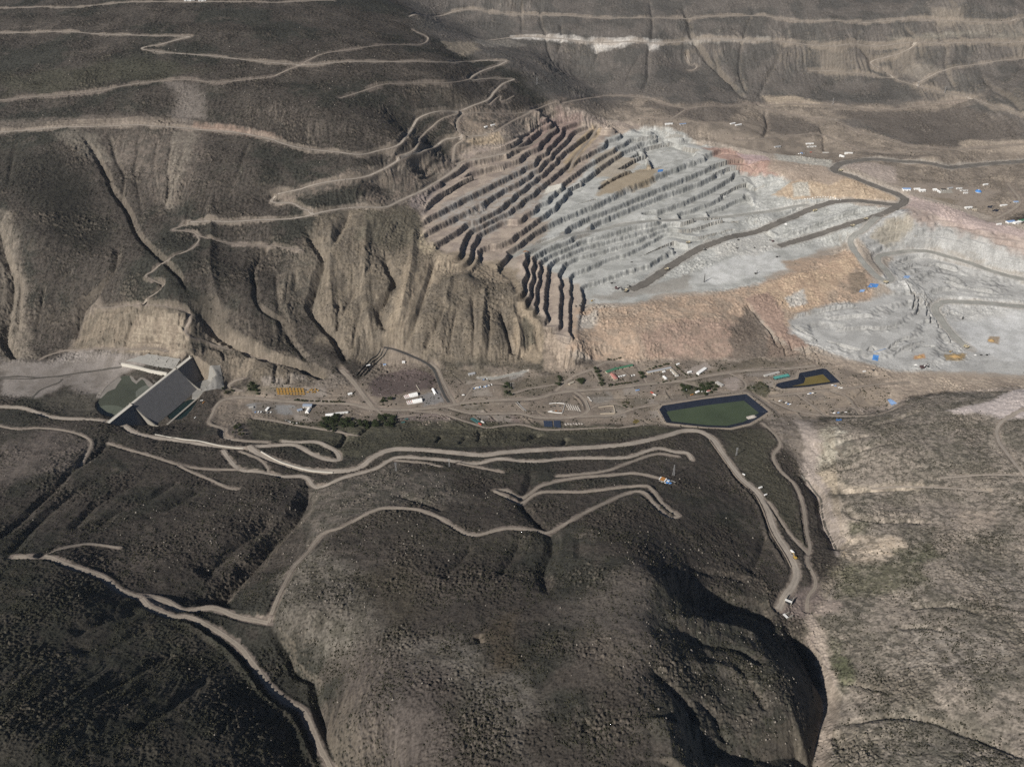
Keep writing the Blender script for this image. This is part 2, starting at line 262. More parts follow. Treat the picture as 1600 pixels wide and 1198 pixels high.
def glook(G, X, Y, cubic=True):
    fx = np.clip((np.asarray(X, np.float64) - GX0) / GS, 1, GNX - 3.001); fy = np.clip((np.asarray(Y, np.float64) - GY0) / GS, 1, GNY - 3.001)
    ix = fx.astype(int); iy = fy.astype(int); tx = fx - ix; ty = fy - iy
    if not cubic:
        return (G[iy, ix] * (1 - tx) + G[iy, ix + 1] * tx) * (1 - ty) + (G[iy + 1, ix] * (1 - tx) + G[iy + 1, ix + 1] * tx) * ty
    def wts(t): return ((1 - t) ** 3 / 6, (3 * t ** 3 - 6 * t * t + 4) / 6, (-3 * t ** 3 + 3 * t * t + 3 * t + 1) / 6, t ** 3 / 6)
    wx, wy = wts(tx), wts(ty)
    s = 0
    for b in range(4):
        r = 0
        for a in range(4): r = r + G[iy - 1 + b, ix - 1 + a] * wx[a]
        s = s + r * wy[b]
    return s

def hit(px, py):
    """where the line of sight through a point of the photograph meets the land"""
    u = (px - 800) / F; v = (599 - py) / F
    d = np.array([u, math.cos(PITCH) + v * math.sin(PITCH), -math.sin(PITCH) + v * math.cos(PITCH)])
    t = np.arange(500, 9000, 6.0)
    P = d[None] * t[:, None]; P[:, 2] += CAM_H
    g = glook(GRID, P[:, 0], P[:, 1], False)
    b = np.nonzero(P[:, 2] < g)[0]
    if len(b) == 0: k = len(t) - 1; return P[k]
    k = b[0]
    if k == 0: return P[0]
    a0 = P[k - 1, 2] - g[k - 1]; a1 = P[k, 2] - g[k]; f = a0 / (a0 - a1)
    return P[k - 1] * (1 - f) + P[k] * f
def hits(pts): return np.array([hit(*p) for p in pts])
# ---------------------------------------------------------------- gullies and ridges: (depth m, half width m, [points of the photograph]); negative depth = a rib
GUL = [
 (13, 16, [(121,202),(147,236),(168,273),(173,290),(199,327),(215,363),(255,403),(276,424),(302,466)]),
 (22, 26, [(302,466),(310,485),(341,513),(373,531),(420,553),(466,566),(489,575),(520,590)]),
 (8, 12, [(168,199),(181,247),(194,273),(189,307),(199,327)]), (6, 12, [(215,210),(215,235),(210,262),(218,310),(222,345)]),
 (6, 12, [(270,220),(262,257),(265,297),(255,330)]), (4, 10, [(247,215),(240,260),(247,300)]), (4, 10, [(290,230),(277,265),(268,300)]),
 (14, 20, [(-5,340),(5,387),(16,421),(18,453),(8,526),(31,565)]), (8, 14, [(28,420),(30,470),(25,520)]),
 (9, 14, [(437,348),(418,382),(396,416),(399,447),(404,474),(437,500),(452,526),(489,568)]),
 (17, 22, [(470,345),(484,365),(505,400),(497,432),(487,479),(518,516),(547,570)]), (9, 16, [(547,329),(526,369),(505,400)]), (5, 10, [(430,420),(432,450),(436,490)]), (5, 10, [(452,420),(448,450),(446,480)]), (5,10,[(462,420),(460,455)]),
 (14, 20, [(600,385),(605,411),(618,442),(592,479),(607,520)]), (7, 10, [(620,430),(600,470),(596,500)]),
 (9, 14, [(690,395),(678,413),(662,461),(647,505),(631,540)]), (6, 10, [(560,440),(545,470),(529,500),(522,530)]), (6, 10, [(529,470),(526,510)]), (5, 9, [(570,470),(556,510),(552,545)]),
 (9, 12, [(700,470),(686,500),(662,545)]), (7, 10, [(738,455),(741,513),(739,562)]), (10, 12, [(781,475),(794,521),(804,556)]), (6, 9, [(764,480),(765,520),(760,560)]), (5,9,[(715,480),(705,520),(700,556)]),
 (10, 18, [(184,377),(178,413),(157,447),(131,479),(115,534)]), (6, 9, [(70,440),(62,480),(55,520)]),
 (5, 8, [(330,525),(345,545),(352,565)]), (6, 9, [(432,562),(430,580),(430,598)]), (5, 9, [(437,585),(437,600)]), (5, 9, [(453,583),(452,600)]),
 (6, 9, [(210,495),(200,520),(196,540)]), (4, 8, [(180,500),(160,530)]),
 (-8,20,[(520,345),(515,420),(522,500)]), (-8,20,[(575,340),(570,430),(578,520)]), (-8,20,[(648,345),(642,420),(622,515)]), (-7,16,[(706,430),(692,500),(682,550)]), (-7,14,[(758,445),(752,540)]), (-7,18,[(452,400),(446,470),(460,520)]), (-8,24,[(330,300),(330,420),(352,500)]), (-7,14,[(800,470),(812,520),(815,555)]),
 # far slope
 (9, 16, [(1014,-10),(1020,39),(1018,60),(1013,87),(1012,121),(1000,147)]), (8, 14, [(815,0),(815,26),(816,52)]), (8, 14, [(845,0),(845,34),(853,55),(856,76),(866,100)]), (7, 12, [(877,34),(877,60),(870,85)]), (7, 12, [(927,64),(932,89),(911,123)]), (5,10,[(1000,85),(985,110),(975,135)]),
 (16, 22, [(1063,5),(1076,31),(1081,55),(1105,92),(1131,118),(1171,158)]), (9, 14, [(1113,68),(1122,105),(1140,130)]), (9, 14, [(1184,8),(1168,39),(1157,79),(1157,120),(1171,150)]), (9, 16, [(1232,39),(1227,66),(1201,118),(1183,155)]),
 (7, 12, [(1410,40),(1432,60),(1440,90)]), (8, 14, [(1467,12),(1467,50),(1479,71),(1478,105),(1495,142)]), (8, 16, [(1534,115),(1565,145),(1600,176)]), (7,12,[(1345,45),(1340,65),(1360,92)]), (7,12,[(1600,100),(1570,130)]),
 (12, 16, [(1195,170),(1200,195),(1193,215)]), (10, 14, [(1280,192),(1287,215),(1290,240)]),
 (6, 12, [(40,215),(20,240),(12,290)]), (6,14,[(390,220),(370,270),(350,310)]),
 # near hill
 (26, 30, [(484,748),(478,774),(466,800),(432,836),(398,876),(350,925),(320,950)]), (14, 22, [(430,800),(398,830),(375,845),(340,875),(310,900)]),
 (13, 18, [(829,722),(829,748),(817,775),(819,790),(840,814),(861,832),(863,856),(850,890),(858,935)]), (9, 14, [(1199,827),(1186,869),(1170,895)]),
 (8, 16, [(815,840),(800,870),(780,900)]), (7, 14, [(740,850),(715,880),(690,905)]), (6, 12, [(905,830),(905,870)]), (8, 16, [(700,800),(660,785),(620,770)]), (10, 10, [(746,990),(752,1004)]), (6, 7, [(916,1120),(917,1145)]),
 (9, 14, [(178,672),(171,680),(157,703),(115,732),(89,758),(47,798),(-10,850)]), (9, 16, [(190,730),(157,743),(105,774),(60,815),(10,870)]), (8, 16, [(230,745),(189,764),(147,790),(110,830)]), (8, 16, [(285,745),(240,775),(184,798),(150,825)]), (6,14,[(320,760),(270,790),(220,812)]),
 (8, 14, [(230,950),(170,965),(110,990)]), (6, 14, [(240,975),(190,1000),(110,1020)]), (6, 14, [(280,1010),(200,1060),(130,1090)]),(6, 14, [(330,1050),(260,1110),(200,1140)]),
 (12, 14, [(415,972),(424,980),(450,1015),(461,1045),(490,1063),(496,1092),(506,1127),(511,1160),(527,1198)]),
 (26, 34, [(1030,905),(1075,925),(1120,935),(1180,950),(1215,962)]), (12, 20, [(1050,985),(1100,1000),(1150,1010),(1200,1040)]), (12, 18, [(1010,1035),(1040,1060),(1070,1095),(1085,1130)]), (9, 14, [(1090,1090),(1120,1120),(1130,1150)]), (9, 14, [(1060,880),(1120,895),(1170,905)]), (8, 12, [(1150,1040),(1180,1080),(1200,1110)]),
 (-12, 20, [(1040,970),(1095,975),(1150,985),(1190,1000)]), (-10, 18, [(1075,1040),(1130,1045),(1190,1075)]),
 (30, 26, [(1217,955),(1240,985),(1262,1020),(1280,1055),(1293,1085),(1287,1120),(1278,1155),(1273,1200),(1270,1290)]),
 (26, 36, [(1062,1150),(1120,1164),(1200,1172),(1262,1166)]), (-14, 30, [(1035,1120),(1045,1160),(1050,1200)]),
 (22, 19, [(1250,740),(1262,752),(1280,770),(1284,790),(1290,815),(1302,840),(1312,862)]),
 # right hill
 (9, 12, [(1469,819),(1430,812),(1379,811),(1337,806),(1322,790)]), (8, 12, [(1442,761),(1400,762),(1364,764),(1324,768),(1295,765)]), (7, 10, [(1299,1124),(1350,1122),(1392,1116),(1459,1124),(1499,1140),(1552,1161),(1620,1190)]), (5, 9, [(1305,1060),(1340,1065),(1390,1080)]), (8, 12, [(1303,1135),(1312,1155),(1318,1170)]), (4, 9, [(1400,982),(1440,978),(1480,985)]), (6, 12, [(1300,720),(1340,705),(1400,690)]),(5, 10, [(1290,705),(1320,690),(1360,680)]), (5, 10, [(1295,735),(1340,728)]),
 (7, 12, [(1440,640),(1400,655),(1360,665)]), (6, 10, [(1540,960),(1480,945),(1420,950)]),
 # rocky spurs under the orange front
 (9, 9, [(1165,470),(1185,495),(1205,520),(1222,545)]), (7, 8, [(1215,520),(1225,540),(1230,556)]), (7, 8, [(1235,530),(1240,548)]), (6, 8, [(1256,540),(1262,556)]), (-6, 10, [(1172,480),(1192,505),(1206,528)]),
 # banks between valley and road
 (12, 12, [(545,668),(535,690),(525,700)]), (10, 10, [(585,655),(570,672),(560,680)]), (8, 8, [(690,678),(680,690)]), (6, 8, [(730,680),(716,694)]), (12, 12, [(845,675),(815,690)]), (9, 9, [(885,682),(880,695)]), (7,8,[(750,672),(748,690)]),
 (9, 10, [(480,758),(483,745)]), (7, 10, [(505,742),(512,736)]),
 (9, 9, [(232,690),(262,682),(300,676),(330,668)]), (6, 8, [(1245,742),(1262,748)]),
]
# ---------------------------------------------------------------- low scarps: extra small benches and cut faces (height m, reach m, [points])
SCARP = [
 (13,30,[(930,304),(957,286),(990,273),(1020,267),(1055,255),(1092,246)]), (11,26,[(958,270),(985,256),(1012,246),(1045,238),(1080,235),(1110,240)]), (12,26,[(985,240),(1010,231),(1050,226),(1085,226)]), (11,26,[(990,222),(1020,213),(1055,211),(1080,216)]),
 (14,24,[(1004,238),(1012,252),(1019,268)]), (12,22,[(905,300),(925,290),(950,281)]), (10,22,[(870,302),(895,293),(915,289)]), (10,20,[(880,330),(905,320),(935,312)]),
 (10,22,[(1060,352),(1085,347),(1110,343),(1150,340)]), (11,24,[(1050,366),(1080,358),(1115,350),(1160,345)]), (9,20,[(1000,402),(1030,388),(1055,378)]), (10,22,[(1085,374),(1120,364),(1150,358)]),
 (12,24,[(1196,352),(1200,362),(1212,372)]), (12,26,[(1212,372),(1240,366),(1275,352),(1310,338),(1345,328),(1375,324)]), (9,20,[(1225,335),(1250,322),(1270,314)]),
 (9,20,[(1120,308),(1145,296),(1168,288)]), (9,20,[(1100,262),(1130,256),(1160,252),(1200,258)]), (9,20,[(1110,274),(1140,263),(1165,262)]), (10,22,[(1150,262),(1185,272),(1205,278)]), (9,22,[(1168,300),(1195,290),(1222,283)]),
 (12,26,[(700,300),(735,284),(770,272),(800,262)]), (9,20,[(690,306),(720,290),(745,280)]), (12,22,[(738,250),(765,247),(790,243)]), (10,20,[(770,235),(800,228),(830,214)]), (10,20,[(760,225),(800,215),(840,198)]), (11,22,[(825,200),(850,190),(872,180)]), (11,22,[(840,190),(860,180),(880,172)]),
 (12,20,[(790,247),(800,235),(795,225)]), (9,18,[(640,268),(670,258),(700,250)]), (8,16,[(650,280),(680,268),(705,258)]), (9,18,[(720,232),(750,222),(780,215)]),

 # right pit
 (8,22,[(1385,348),(1410,340),(1430,333)]), (9,24,[(1372,362),(1400,356),(1425,352)]), (9,22,[(1375,375),(1400,370),(1425,366),(1450,365)]), (9,24,[(1395,382),(1425,378),(1455,378),(1490,385)]), (6,20,[(1440,345),(1490,358),(1540,372),(1600,384)]), (6,20,[(1450,352),(1500,368),(1560,388),(1600,400)]), (5,18,[(1430,338),(1500,352),(1600,376)]),
 (8,22,[(1400,408),(1425,402),(1450,400),(1480,406)]), (8,22,[(1410,420),(1435,414),(1465,414),(1500,424)]), (9,22,[(1415,432),(1440,426),(1470,428),(1510,440)]), (7,20,[(1430,444),(1470,440),(1510,450),(1560,458)]), (6,20,[(1440,456),(1480,452),(1540,462),(1600,466)]),
 (14,18,[(1412,440),(1420,452),(1424,462)]), (14,18,[(1426,455),(1428,470),(1424,484)]), (14,18,[(1433,462),(1434,480),(1428,492)]), (12,18,[(1443,470),(1448,485),(1446,496)]), (11,18,[(1453,490),(1453,505)]), (11,18,[(1463,500),(1466,512)]), (9,18,[(1478,520),(1486,536)]),
 (10,20,[(1240,498),(1262,490),(1300,482),(1345,478)]), (9,18,[(1236,508),(1252,520),(1280,535)]), (8,18,[(1290,500),(1325,495),(1360,492)]), (7,18,[(1300,520),(1340,512),(1380,512),(1410,505)]), (7,16,[(1285,530),(1320,540),(1350,548)]), (8,16,[(1352,548),(1362,540),(1372,548)]), (8,16,[(1385,545),(1405,530),(1430,525)]), (7,16,[(1395,556),(1420,540),(1450,535)]), (7,16,[(1422,550),(1440,540),(1460,540)]),
 # abutment steps and road cuts of the far slope
 (7,14,[(240,492),(265,495),(290,502)]), (8,14,[(236,506),(262,512),(290,520)]), (8,14,[(232,520),(262,528),(292,535)]), (8,14,[(228,534),(260,541),(292,547)]),
 (9,22,[(0,196),(60,194),(130,191),(200,187),(290,188),(340,196),(400,206),(450,220)]), (6,20,[(0,152),(63,147)]), (8,22,[(790,57),(895,58),(1000,60),(1050,62)]), (7,20,[(790,18),(900,23),(1016,25),(1105,23),(1210,26)]), (7,20,[(1210,59),(1285,65),(1337,63),(1442,60),(1600,60)]), (6,20,[(1259,29),(1337,29),(1469,25),(1574,29)]), (9,20,[(1190,156),(1240,153),(1285,158)]), (7,18,[(1500,222),(1560,218),(1620,217)]),
 # cut banks beside tracks
 (11,14,[(258,968),(292,974),(325,992),(359,1017),(386,1048),(406,1077),(434,1103),(457,1118),(469,1140),(485,1174),(500,1204)]), (9,13,[(1131,722),(1151,752),(1175,776),(1190,800),(1199,830),(1209,850),(1223,872),(1233,890)]), (6,10,[(420,975),(432,940),(448,905)]), (6,10,[(900,812),(934,795),(979,775),(1003,776),(1018,790)]), (7,11,[(1201,790),(1217,812),(1228,828)]), (7,11,[(1250,795),(1255,830),(1258,855)]), (6,10,[(480,760),(502,762),(540,750)]),
 # banks in the valley
 (8,10,[(560,604),(578,625),(586,634)]), (9,10,[(684,575),(694,600),(705,622)]), (6,9,[(900,612),(908,616),(916,630)]), (5,8,[(1000,655),(1008,660),(1012,663)]), (8,10,[(1320,572),(1300,576),(1290,582)]), (6,9,[(1325,598),(1345,610),(1330,622)]), (7,10,[(620,670),(700,669),(800,672),(900,672),(1000,667)]), (6,8,[(1165,594),(1172,606),(1180,615)]), (6,8,[(755,638),(766,650),(775,660)]), (6,8,[(695,648),(715,660),(730,670)]), (5,8,[(812,647),(828,658),(838,665)]), (5,8,[(745,653),(760,664),(770,670)]), (6,8,[(895,617),(908,630),(912,642)]),
]
# ---------------------------------------------------------------- roads: name, label, width m, cut half width, tint, flatten, points
PALE, TRACK, HAUL, TARM, GREYR = 'pale_gravel', 'track_dirt', 'haul_gravel', 'dark_gravel', 'pit_gravel'
ROADS = [
 ('road', 'contour road cut across the left mountainside under a pale bank', 10.5, PALE, [(-120,208),(0,205),(60,202),(130,199),(200,194),(250,197),(290,200),(400,213),(450,228),(505,236),(557,240),(589,235),(626,224),(641,206),(649,189),(656,181),(683,172),(705,173),(722,173)]),
 ('road', 'winding road climbing the ridge above the pit', 10.5, PALE, [(722,173),(760,157),(773,142),(788,129),(803,125),(780,122),(755,122),(737,124),(735,120),(760,109),(786,99),(790,95),(775,95),(740,97),(700,97),(630,95),(560,95),(500,100),(471,102),(420,97),(344,88),(280,83),(232,80),(222,77),(230,73),(249,70),(283,59),(296,56),(280,56),(210,56),(105,50),(0,50),(-150,52)]),
 ('track', 'spur track to the saddle on the left mountain', 7.6, TRACK, [(471,102),(485,93),(505,85),(557,77),(600,71),(652,70),(668,64),(665,58),(644,47)]),
 ('track', 'dusty contour track high on the left mountain', 9.5, TRACK, [(-120,160),(0,157),(63,151),(147,143),(210,131),(289,125),(341,129),(420,121),(436,117),(455,108),(471,102)]),
 ('track', 'faint dark track on the ridge side', 6.3, TRACK, [(531,153),(570,140),(605,130),(662,129),(700,127),(733,124)]),
 ('road', 'road along the top of the left mountain', 9.5, PALE, [(-200,14),(0,13),(105,11),(184,5),(300,3),(420,3),(520,2)]),
 ('road', 'lower road from the left saddle to the pit head', 12.3, PALE, [(426,306),(440,300),(471,294),(552,277),(597,262),(626,244),(662,231),(690,220),(712,214),(735,212),(760,210)]),
 ('track', 'steep track between the two pit-head roads', 8.5, TRACK, [(622,242),(649,231),(656,218),(665,207),(678,194),(689,184),(715,178)]),
 ('track', 'track bending down from the pit head to the benches', 9.5, TRACK, [(723,215),(712,225),(709,240),(707,255)]),
 ('road', 'hairpin road at the end of the left saddle', 11.5, PALE, [(426,306),(424,316),(436,320),(455,316),(470,324),(490,334)]),
 ('road', 'pale road running under the pit along the left slope', 11.5, PALE, [(291,349),(350,347),(420,343),(479,337),(550,324),(600,324),(623,314),(640,306),(662,296),(680,284),(703,271),(715,262),(722,253),(760,246),(792,239)]),
 ('track', 'zigzag track going down to the dam abutment', 6.1, TRACK, [(291,349),(278,357),(270,361),(289,362),(304,364),(310,372),(310,379),(297,391),(260,403),(236,424),(228,433),(241,437),(253,440),(253,444),(244,453),(230,470),(223,478)]),
 ('track', 'straight track to the right from the zigzag', 5.4, TRACK, [(308,368),(330,376),(352,379),(420,382),(450,387),(472,391)]),
 ('track', 'abutment road above the dam', 5.4, TRACK, [(150,480),(190,477),(223,476),(265,476),(291,483),(297,497),(289,513),(297,527),(320,532),(354,537),(394,541),(420,551),(450,562)]),
 ('track', 'rim track around the silted reservoir', 6.1, TRACK, [(62,562),(72,556),(85,551),(110,547),(150,544),(190,544),(215,544),(240,543),(262,546)]),
 ('road', 'left bank road above the dam', 11.6, PALE, [(-120,632),(0,634),(39,638),(79,650),(147,656),(189,663),(205,672),(226,678),(262,684),(315,694),(373,700),(400,698),(439,695),(463,696),(487,708),(510,716),(529,716),(526,706),(510,697),(492,691),(463,690),(440,689)]),
 ('main_road', 'wide main haul road sweeping along the near bank of the valley', 16, PALE, [(390,700),(409,710),(447,724),(479,733),(518,736),(557,730),(584,711),(615,701),(662,701),(715,707),(754,710),(790,706),(895,699),(974,694),(1026,684),(1066,674),(1092,674),(1113,685),(1131,711),(1157,745),(1184,769),(1200,795),(1210,824),(1221,844),(1234,864),(1243,883),(1244,900),(1238,916),(1226,931),(1217,950)]),
 ('road', 'second road just below the main road', 10.2, PALE, [(349,706),(367,727),(383,734),(400,735),(439,743),(476,745),(489,755),(502,756),(536,745),(584,731),(618,715),(662,715),(700,719),(741,723),(781,716),(829,720),(895,715),(974,714),(1010,705),(1030,701),(1055,706),(1074,709),(1081,718)]),
 ('track', 'curling track between the two roads', 6.8, TRACK, [(375,706),(395,712),(409,719),(418,730),(420,740)]),
 ('track', 'short dead-end track on the bank', 6.1, TRACK, [(618,719),(662,723),(689,728)]),
 ('track', 'second dead-end track on the bank', 5.4, TRACK, [(715,724),(750,730),(786,737)]),
 ('track', 'stony track along the left hillside', 6.8, TRACK, [(168,690),(186,697),(205,703),(240,713),(276,724),(300,729),(328,732),(381,732)]),
 ('track', 'track curving across the bare left hill', 6.1, TRACK, [(-30,655),(20,668),(60,668),(95,672),(125,680),(142,690),(140,702),(125,722)]),
 ('track', 'side track ending in a small turning place', 6.1, TRACK, [(280,727),(297,735),(328,748),(352,759),(370,763)]),
 ('track', 'upper bench track on the near slope', 7.5, TRACK, [(869,743),(900,741),(947,735),(985,722),(1026,710),(1060,714)]),
 ('track', 'bench track leading to the mast platform', 8.8, TRACK, [(770,766),(790,765),(811,772),(825,769),(848,757),(895,747),(947,743),(990,740),(1026,747),(1044,754)]),
 ('track', 'lower bench track with hairpin on the near slope', 8.2, TRACK, [(772,768),(790,774),(811,781),(842,769),(880,767),(921,766),(1000,760),(1018,766),(1034,785),(1048,797),(1061,806),(1052,807),(1037,800),(1021,785),(1005,771),(979,770),(934,790),(895,808),(858,827),(837,826),(790,825),(746,835),(723,831),(683,808),(649,797),(610,794),(584,798),(536,820),(505,835),(479,863),(458,887),(440,918),(426,948),(419,970)]),
 ('track', 'track from the left clearing to the ridge junction', 11.5, TRACK, [(20,869),(45,868),(75,868),(106,880),(159,901),(186,920),(212,931),(240,935),(262,941),(287,951),(332,952),(372,960),(400,966),(419,970)]),
 ('track', 'near track winding down out of the picture', 10.2, TRACK, [(222,936),(234,947),(265,960),(297,964),(334,981),(372,1007),(400,1042),(421,1071),(448,1095),(472,1108),(485,1132),(501,1167),(517,1198),(545,1270)]),
 ('track', 'short branch on the left hillside', 5.4, TRACK, [(60,866),(95,855),(140,850),(188,856)]),
 ('road', 'narrow road down the side creek', 8.2, TRACK, [(1190,661),(1209,674),(1219,695),(1208,714),(1219,735),(1243,758),(1256,790),(1261,829),(1266,852),(1262,868),(1263,880),(1273,901),(1274,916),(1263,931),(1262,953)]),
 ('track', 'ramp linking the main road and the creek road', 6.8, TRACK, [(1200,782),(1204,786),(1215,802),(1225,818),(1242,840),(1256,855),(1263,862)]),
 ('track', 'pale track over the right hill', 8.8, PALE, [(1600,640),(1575,652),(1559,667),(1560,687),(1575,708),(1589,727),(1605,745)]),
 ('track', 'faint track along the right gully', 4.5, PALE, [(1364,762),(1400,758),(1442,758),(1500,762),(1547,766)]),
 ('track', 'faint upper track on the right hill', 4.5, PALE, [(1469,746),(1521,741),(1560,741),(1600,742)]),
 ('valley_road', 'dirt road along the valley floor through the works', 12.2, TRACK, [(352,621),(380,620),(435,625),(490,629),(545,630),(575,637),(600,639),(642,639),(697,633),(739,627),(795,623),(836,622),(872,613),(919,608),(955,606),(1010,599),(1065,594),(1120,584),(1180,577),(1230,575),(1275,570)]),
 ('valley_road', 'lower dirt road past the panel blocks', 10.2, TRACK, [(700,636),(740,645),(809,645),(836,651),(870,652),(900,650),(918,642),(917,630),(908,618),(898,612)]),
 ('valley_road', 'dirt road from the panel blocks to the green pond', 8.2, TRACK, [(905,650),(927,649),(962,647),(996,636),(1037,630),(1079,622),(1130,614),(1168,614),(1195,628),(1215,645)]),
 ('valley_road', 'looping dirt road below the dam', 9.5, TRACK, [(380,588),(366,594),(356,600),(362,606),(380,611)]),
 ('valley_road', 'dirt road from the dam toe to the near bank', 8.8, TRACK, [(380,619),(352,622),(338,631),(330,650),(327,661),(347,668),(350,681),(375,688),(420,691)]),
 ('valley_road', 'wide dirt chute at the foot of the slope', 15.0, TRACK, [(533,575),(552,597),(566,615),(577,629),(584,638)]),
 ('valley_road', 'pale dirt ramp beside the dark conveyor road', 8.8, TRACK, [(672,563),(684,576),(695,602),(708,624),(712,631)]),
 ('conveyor_road', 'dark road curving round the bare brown pad', 10, TARM, [(600,541),(615,543),(637,552),(660,563),(674,572),(681,583),(687,600),(695,618),(702,628)]),
 ('valley_road', 'dirt road at the foot of the orange slope', 9.5, TRACK, [(868,610),(880,600),(895,588),(925,576),(950,566),(990,570)]),
 ('valley_road', 'grey gravel road on the valley terrace', 8.2, GREYR, [(748,590),(775,590),(800,585),(822,580)]),
 ('track', 'access track along the top of the pit head', 7, TRACK, [(722,177),(737,176),(771,176),(800,177),(826,174),(848,167),(868,158)]),
 ('track', 'track from the slope huts up to the ridge end', 7, TRACK, [(772,207),(785,197),(805,187),(829,175)]),
 ('track', 'short loop joining the pit-head roads', 6, TRACK, [(722,176),(714,190),(716,204),(726,214)]),
 ('track', 'bench track under the pit-head roads', 7, TRACK, [(709,255),(745,244),(800,233),(840,220),(868,200)]),
 ('track', 'pair of loops on the small spur above the pit head', 5, TRACK, [(765,163),(776,152),(782,149),(782,157),(790,158),(797,152),(803,150)]),
 ('track', 'ochre ramp down the middle of the upper pit', 9, TRACK, [(934,198),(925,212),(912,228),(902,243),(893,258),(888,266)]),
 ('valley_track', 'track from the valley road into the small grove', 5, TRACK, [(590, 640), (600, 650), (620, 651), (650, 648)]),
 ('valley_track', 'track climbing from the valley road to the car park', 6, TRACK, [(722, 629), (732, 614), (745, 600), (770, 598), (790, 600)]),
 ('valley_track', 'track along the terrace under the tan chute', 6, TRACK, [(800, 614), (830, 606), (868, 600), (890, 592)]),
 ('valley_track', 'lane beside the green-roofed buildings', 5, TRACK, [(941, 607), (934, 592), (926, 577)]),
 ('valley_track', 'lane down the left side of the walled yard', 5, TRACK, [(1012, 599), (1004, 586), (997, 573)]),
 ('valley_track', 'lane from the terrace block to the pond huts', 6, TRACK, [(1060, 594), (1085, 601), (1120, 610), (1150, 612)]),
 ('valley_track', 'lane round the gravel yard left of the ochre pond', 6, TRACK, [(1140, 583), (1160, 592), (1166, 604), (1150, 614)]),
 ('valley_track', 'track along the flat under the ochre pond', 7, TRACK, [(1205, 618), (1260, 613), (1310, 608), (1380, 600), (1420, 598)]),
 ('valley_track', 'track along the foot of the right hill', 7, TRACK, [(1205, 625), (1240, 640), (1290, 648), (1370, 646), (1410, 630)]),
 ('valley_track', 'cross track on the flat below the ochre pond', 6, TRACK, [(1245, 614), (1262, 628), (1290, 647)]),
 ('valley_track', 'second cross track on the flat below the ochre pond', 6, TRACK, [(1300, 610), (1325, 622), (1345, 645)]),
 ('valley_track', 'lower track along the left yards', 7, TRACK, [(396, 652), (430, 657), (470, 665), (530, 674), (560, 680)]),
 ('valley_track', 'track through the rubble yard', 5, TRACK, [(640, 641), (690, 646), (725, 658), (760, 669)]),
 ('valley_track', 'track below the panel blocks', 6, TRACK, [(760, 669), (810, 663), (850, 669), (910, 669), (960, 668), (1000, 663)]),
 ('valley_track', 'lane to the empty walled plot', 5, TRACK, [(918, 640), (935, 632), (960, 630), (990, 640)]),
 ('haul_road', 'dark haul road looping from the pit floor to the rim', 38, HAUL, [(985,452),(1010,440),(1050,413),(1085,392),(1118,379),(1150,368),(1205,352),(1255,331),(1296,317),(1337,312),(1379,316),(1404,318),(1414,311),(1403,302),(1365,289),(1324,275),(1306,268),(1305,261),(1324,253),(1365,248),(1420,253),(1476,260),(1498,260),(1540,255),(1600,251),(1720,238)]),
 ('haul_road', 'lower haul ramp from the rim bend to the pit floor', 36, HAUL, [(1411,316),(1385,330),(1340,347),(1290,363),(1245,376),(1217,384)]),
 ('haul_road', 'switchback haul road descending to the right pit', 26, GREYR, [(1372,336),(1351,357),(1334,368),(1329,378),(1336,392),(1351,412),(1368,430),(1384,439),(1393,436),(1385,424),(1371,408),(1376,399),(1393,395),(1420,391),(1438,390),(1457,393),(1504,407),(1545,421),(1600,437),(1720,470)]),
 ('haul_road', 'grey haul road curving on the right pit floor', 28, GREYR, [(1720,482),(1600,478),(1517,473),(1482,471),(1466,475),(1461,482),(1468,495),(1483,515),(1501,534),(1516,544)]),
 ('haul_road', 'light bench ramp crossing the pit wall', 20, GREYR, [(800,398),(829,388),(860,377),(895,368),(935,358),(974,350),(1042,345),(1105,340),(1160,334),(1210,328),(1260,318)]),
 ('camp_road', 'dirt road round the rim camp', 12.2, TRACK, [(1575,287),(1583,298),(1593,312),(1588,323),(1565,336),(1545,345)]),
 ('contour_road', 'upper contour road on the far slope', 12.3, PALE, [(640,25),(700,22),(790,21),(869,24),(947,28),(1016,28),(1105,26),(1184,25),(1215,29),(1259,33),(1337,33),(1400,31),(1469,29),(1508,33),(1574,33),(1600,26),(1720,20)]),
 ('contour_road', 'white lower contour road on the far slope', 14.3, PALE, [(735,58),(790,60),(895,62),(1000,64),(1052,66),(1079,61),(1130,61),(1210,63),(1285,70),(1310,71),(1337,67),(1403,68),(1442,64),(1495,66),(1600,64),(1720,58)]),
 ('contour_road', 'zigzag road on the right far slope', 9.5, PALE, [(1429,66),(1416,79),(1385,89),(1361,95),(1372,108),(1390,116),(1432,134),(1469,143),(1516,152),(1560,167),(1620,190)]),
 ('track', 'dead-end track on the far slope', 8.5, PALE, [(1264,110),(1300,110),(1327,113),(1365,118),(1400,122)]),
 ('track', 'side road on the right far slope', 8.5, PALE, [(1432,132),(1455,118),(1477,107),(1534,99),(1600,90)]),
 ('contour_road', 'wide tan road at the foot of the far slope', 14.3, TRACK, [(1180,163),(1230,163),(1285,163),(1340,168),(1390,171),(1430,166),(1469,160),(1516,154)]),
 ('contour_road', 'tan road slanting down to the rim camp', 12.3, TRACK, [(1185,164),(1206,172),(1259,184),(1301,187),(1348,207),(1416,226),(1482,234),(1530,231),(1600,224)]),
 ('contour_road', 'tan road behind the pit past the small camps', 10.5, TRACK, [(1150,218),(1180,218),(1230,212),(1285,210),(1327,228),(1380,239),(1469,237)]),
 ('contour_road', 'tan road at the foot of the far slope behind the ridge', 12.3, TRACK, [(880,160),(898,156),(930,152),(947,150),(980,150),(1013,155),(1040,164),(1073,169),(1120,166),(1157,163),(1180,163)]),
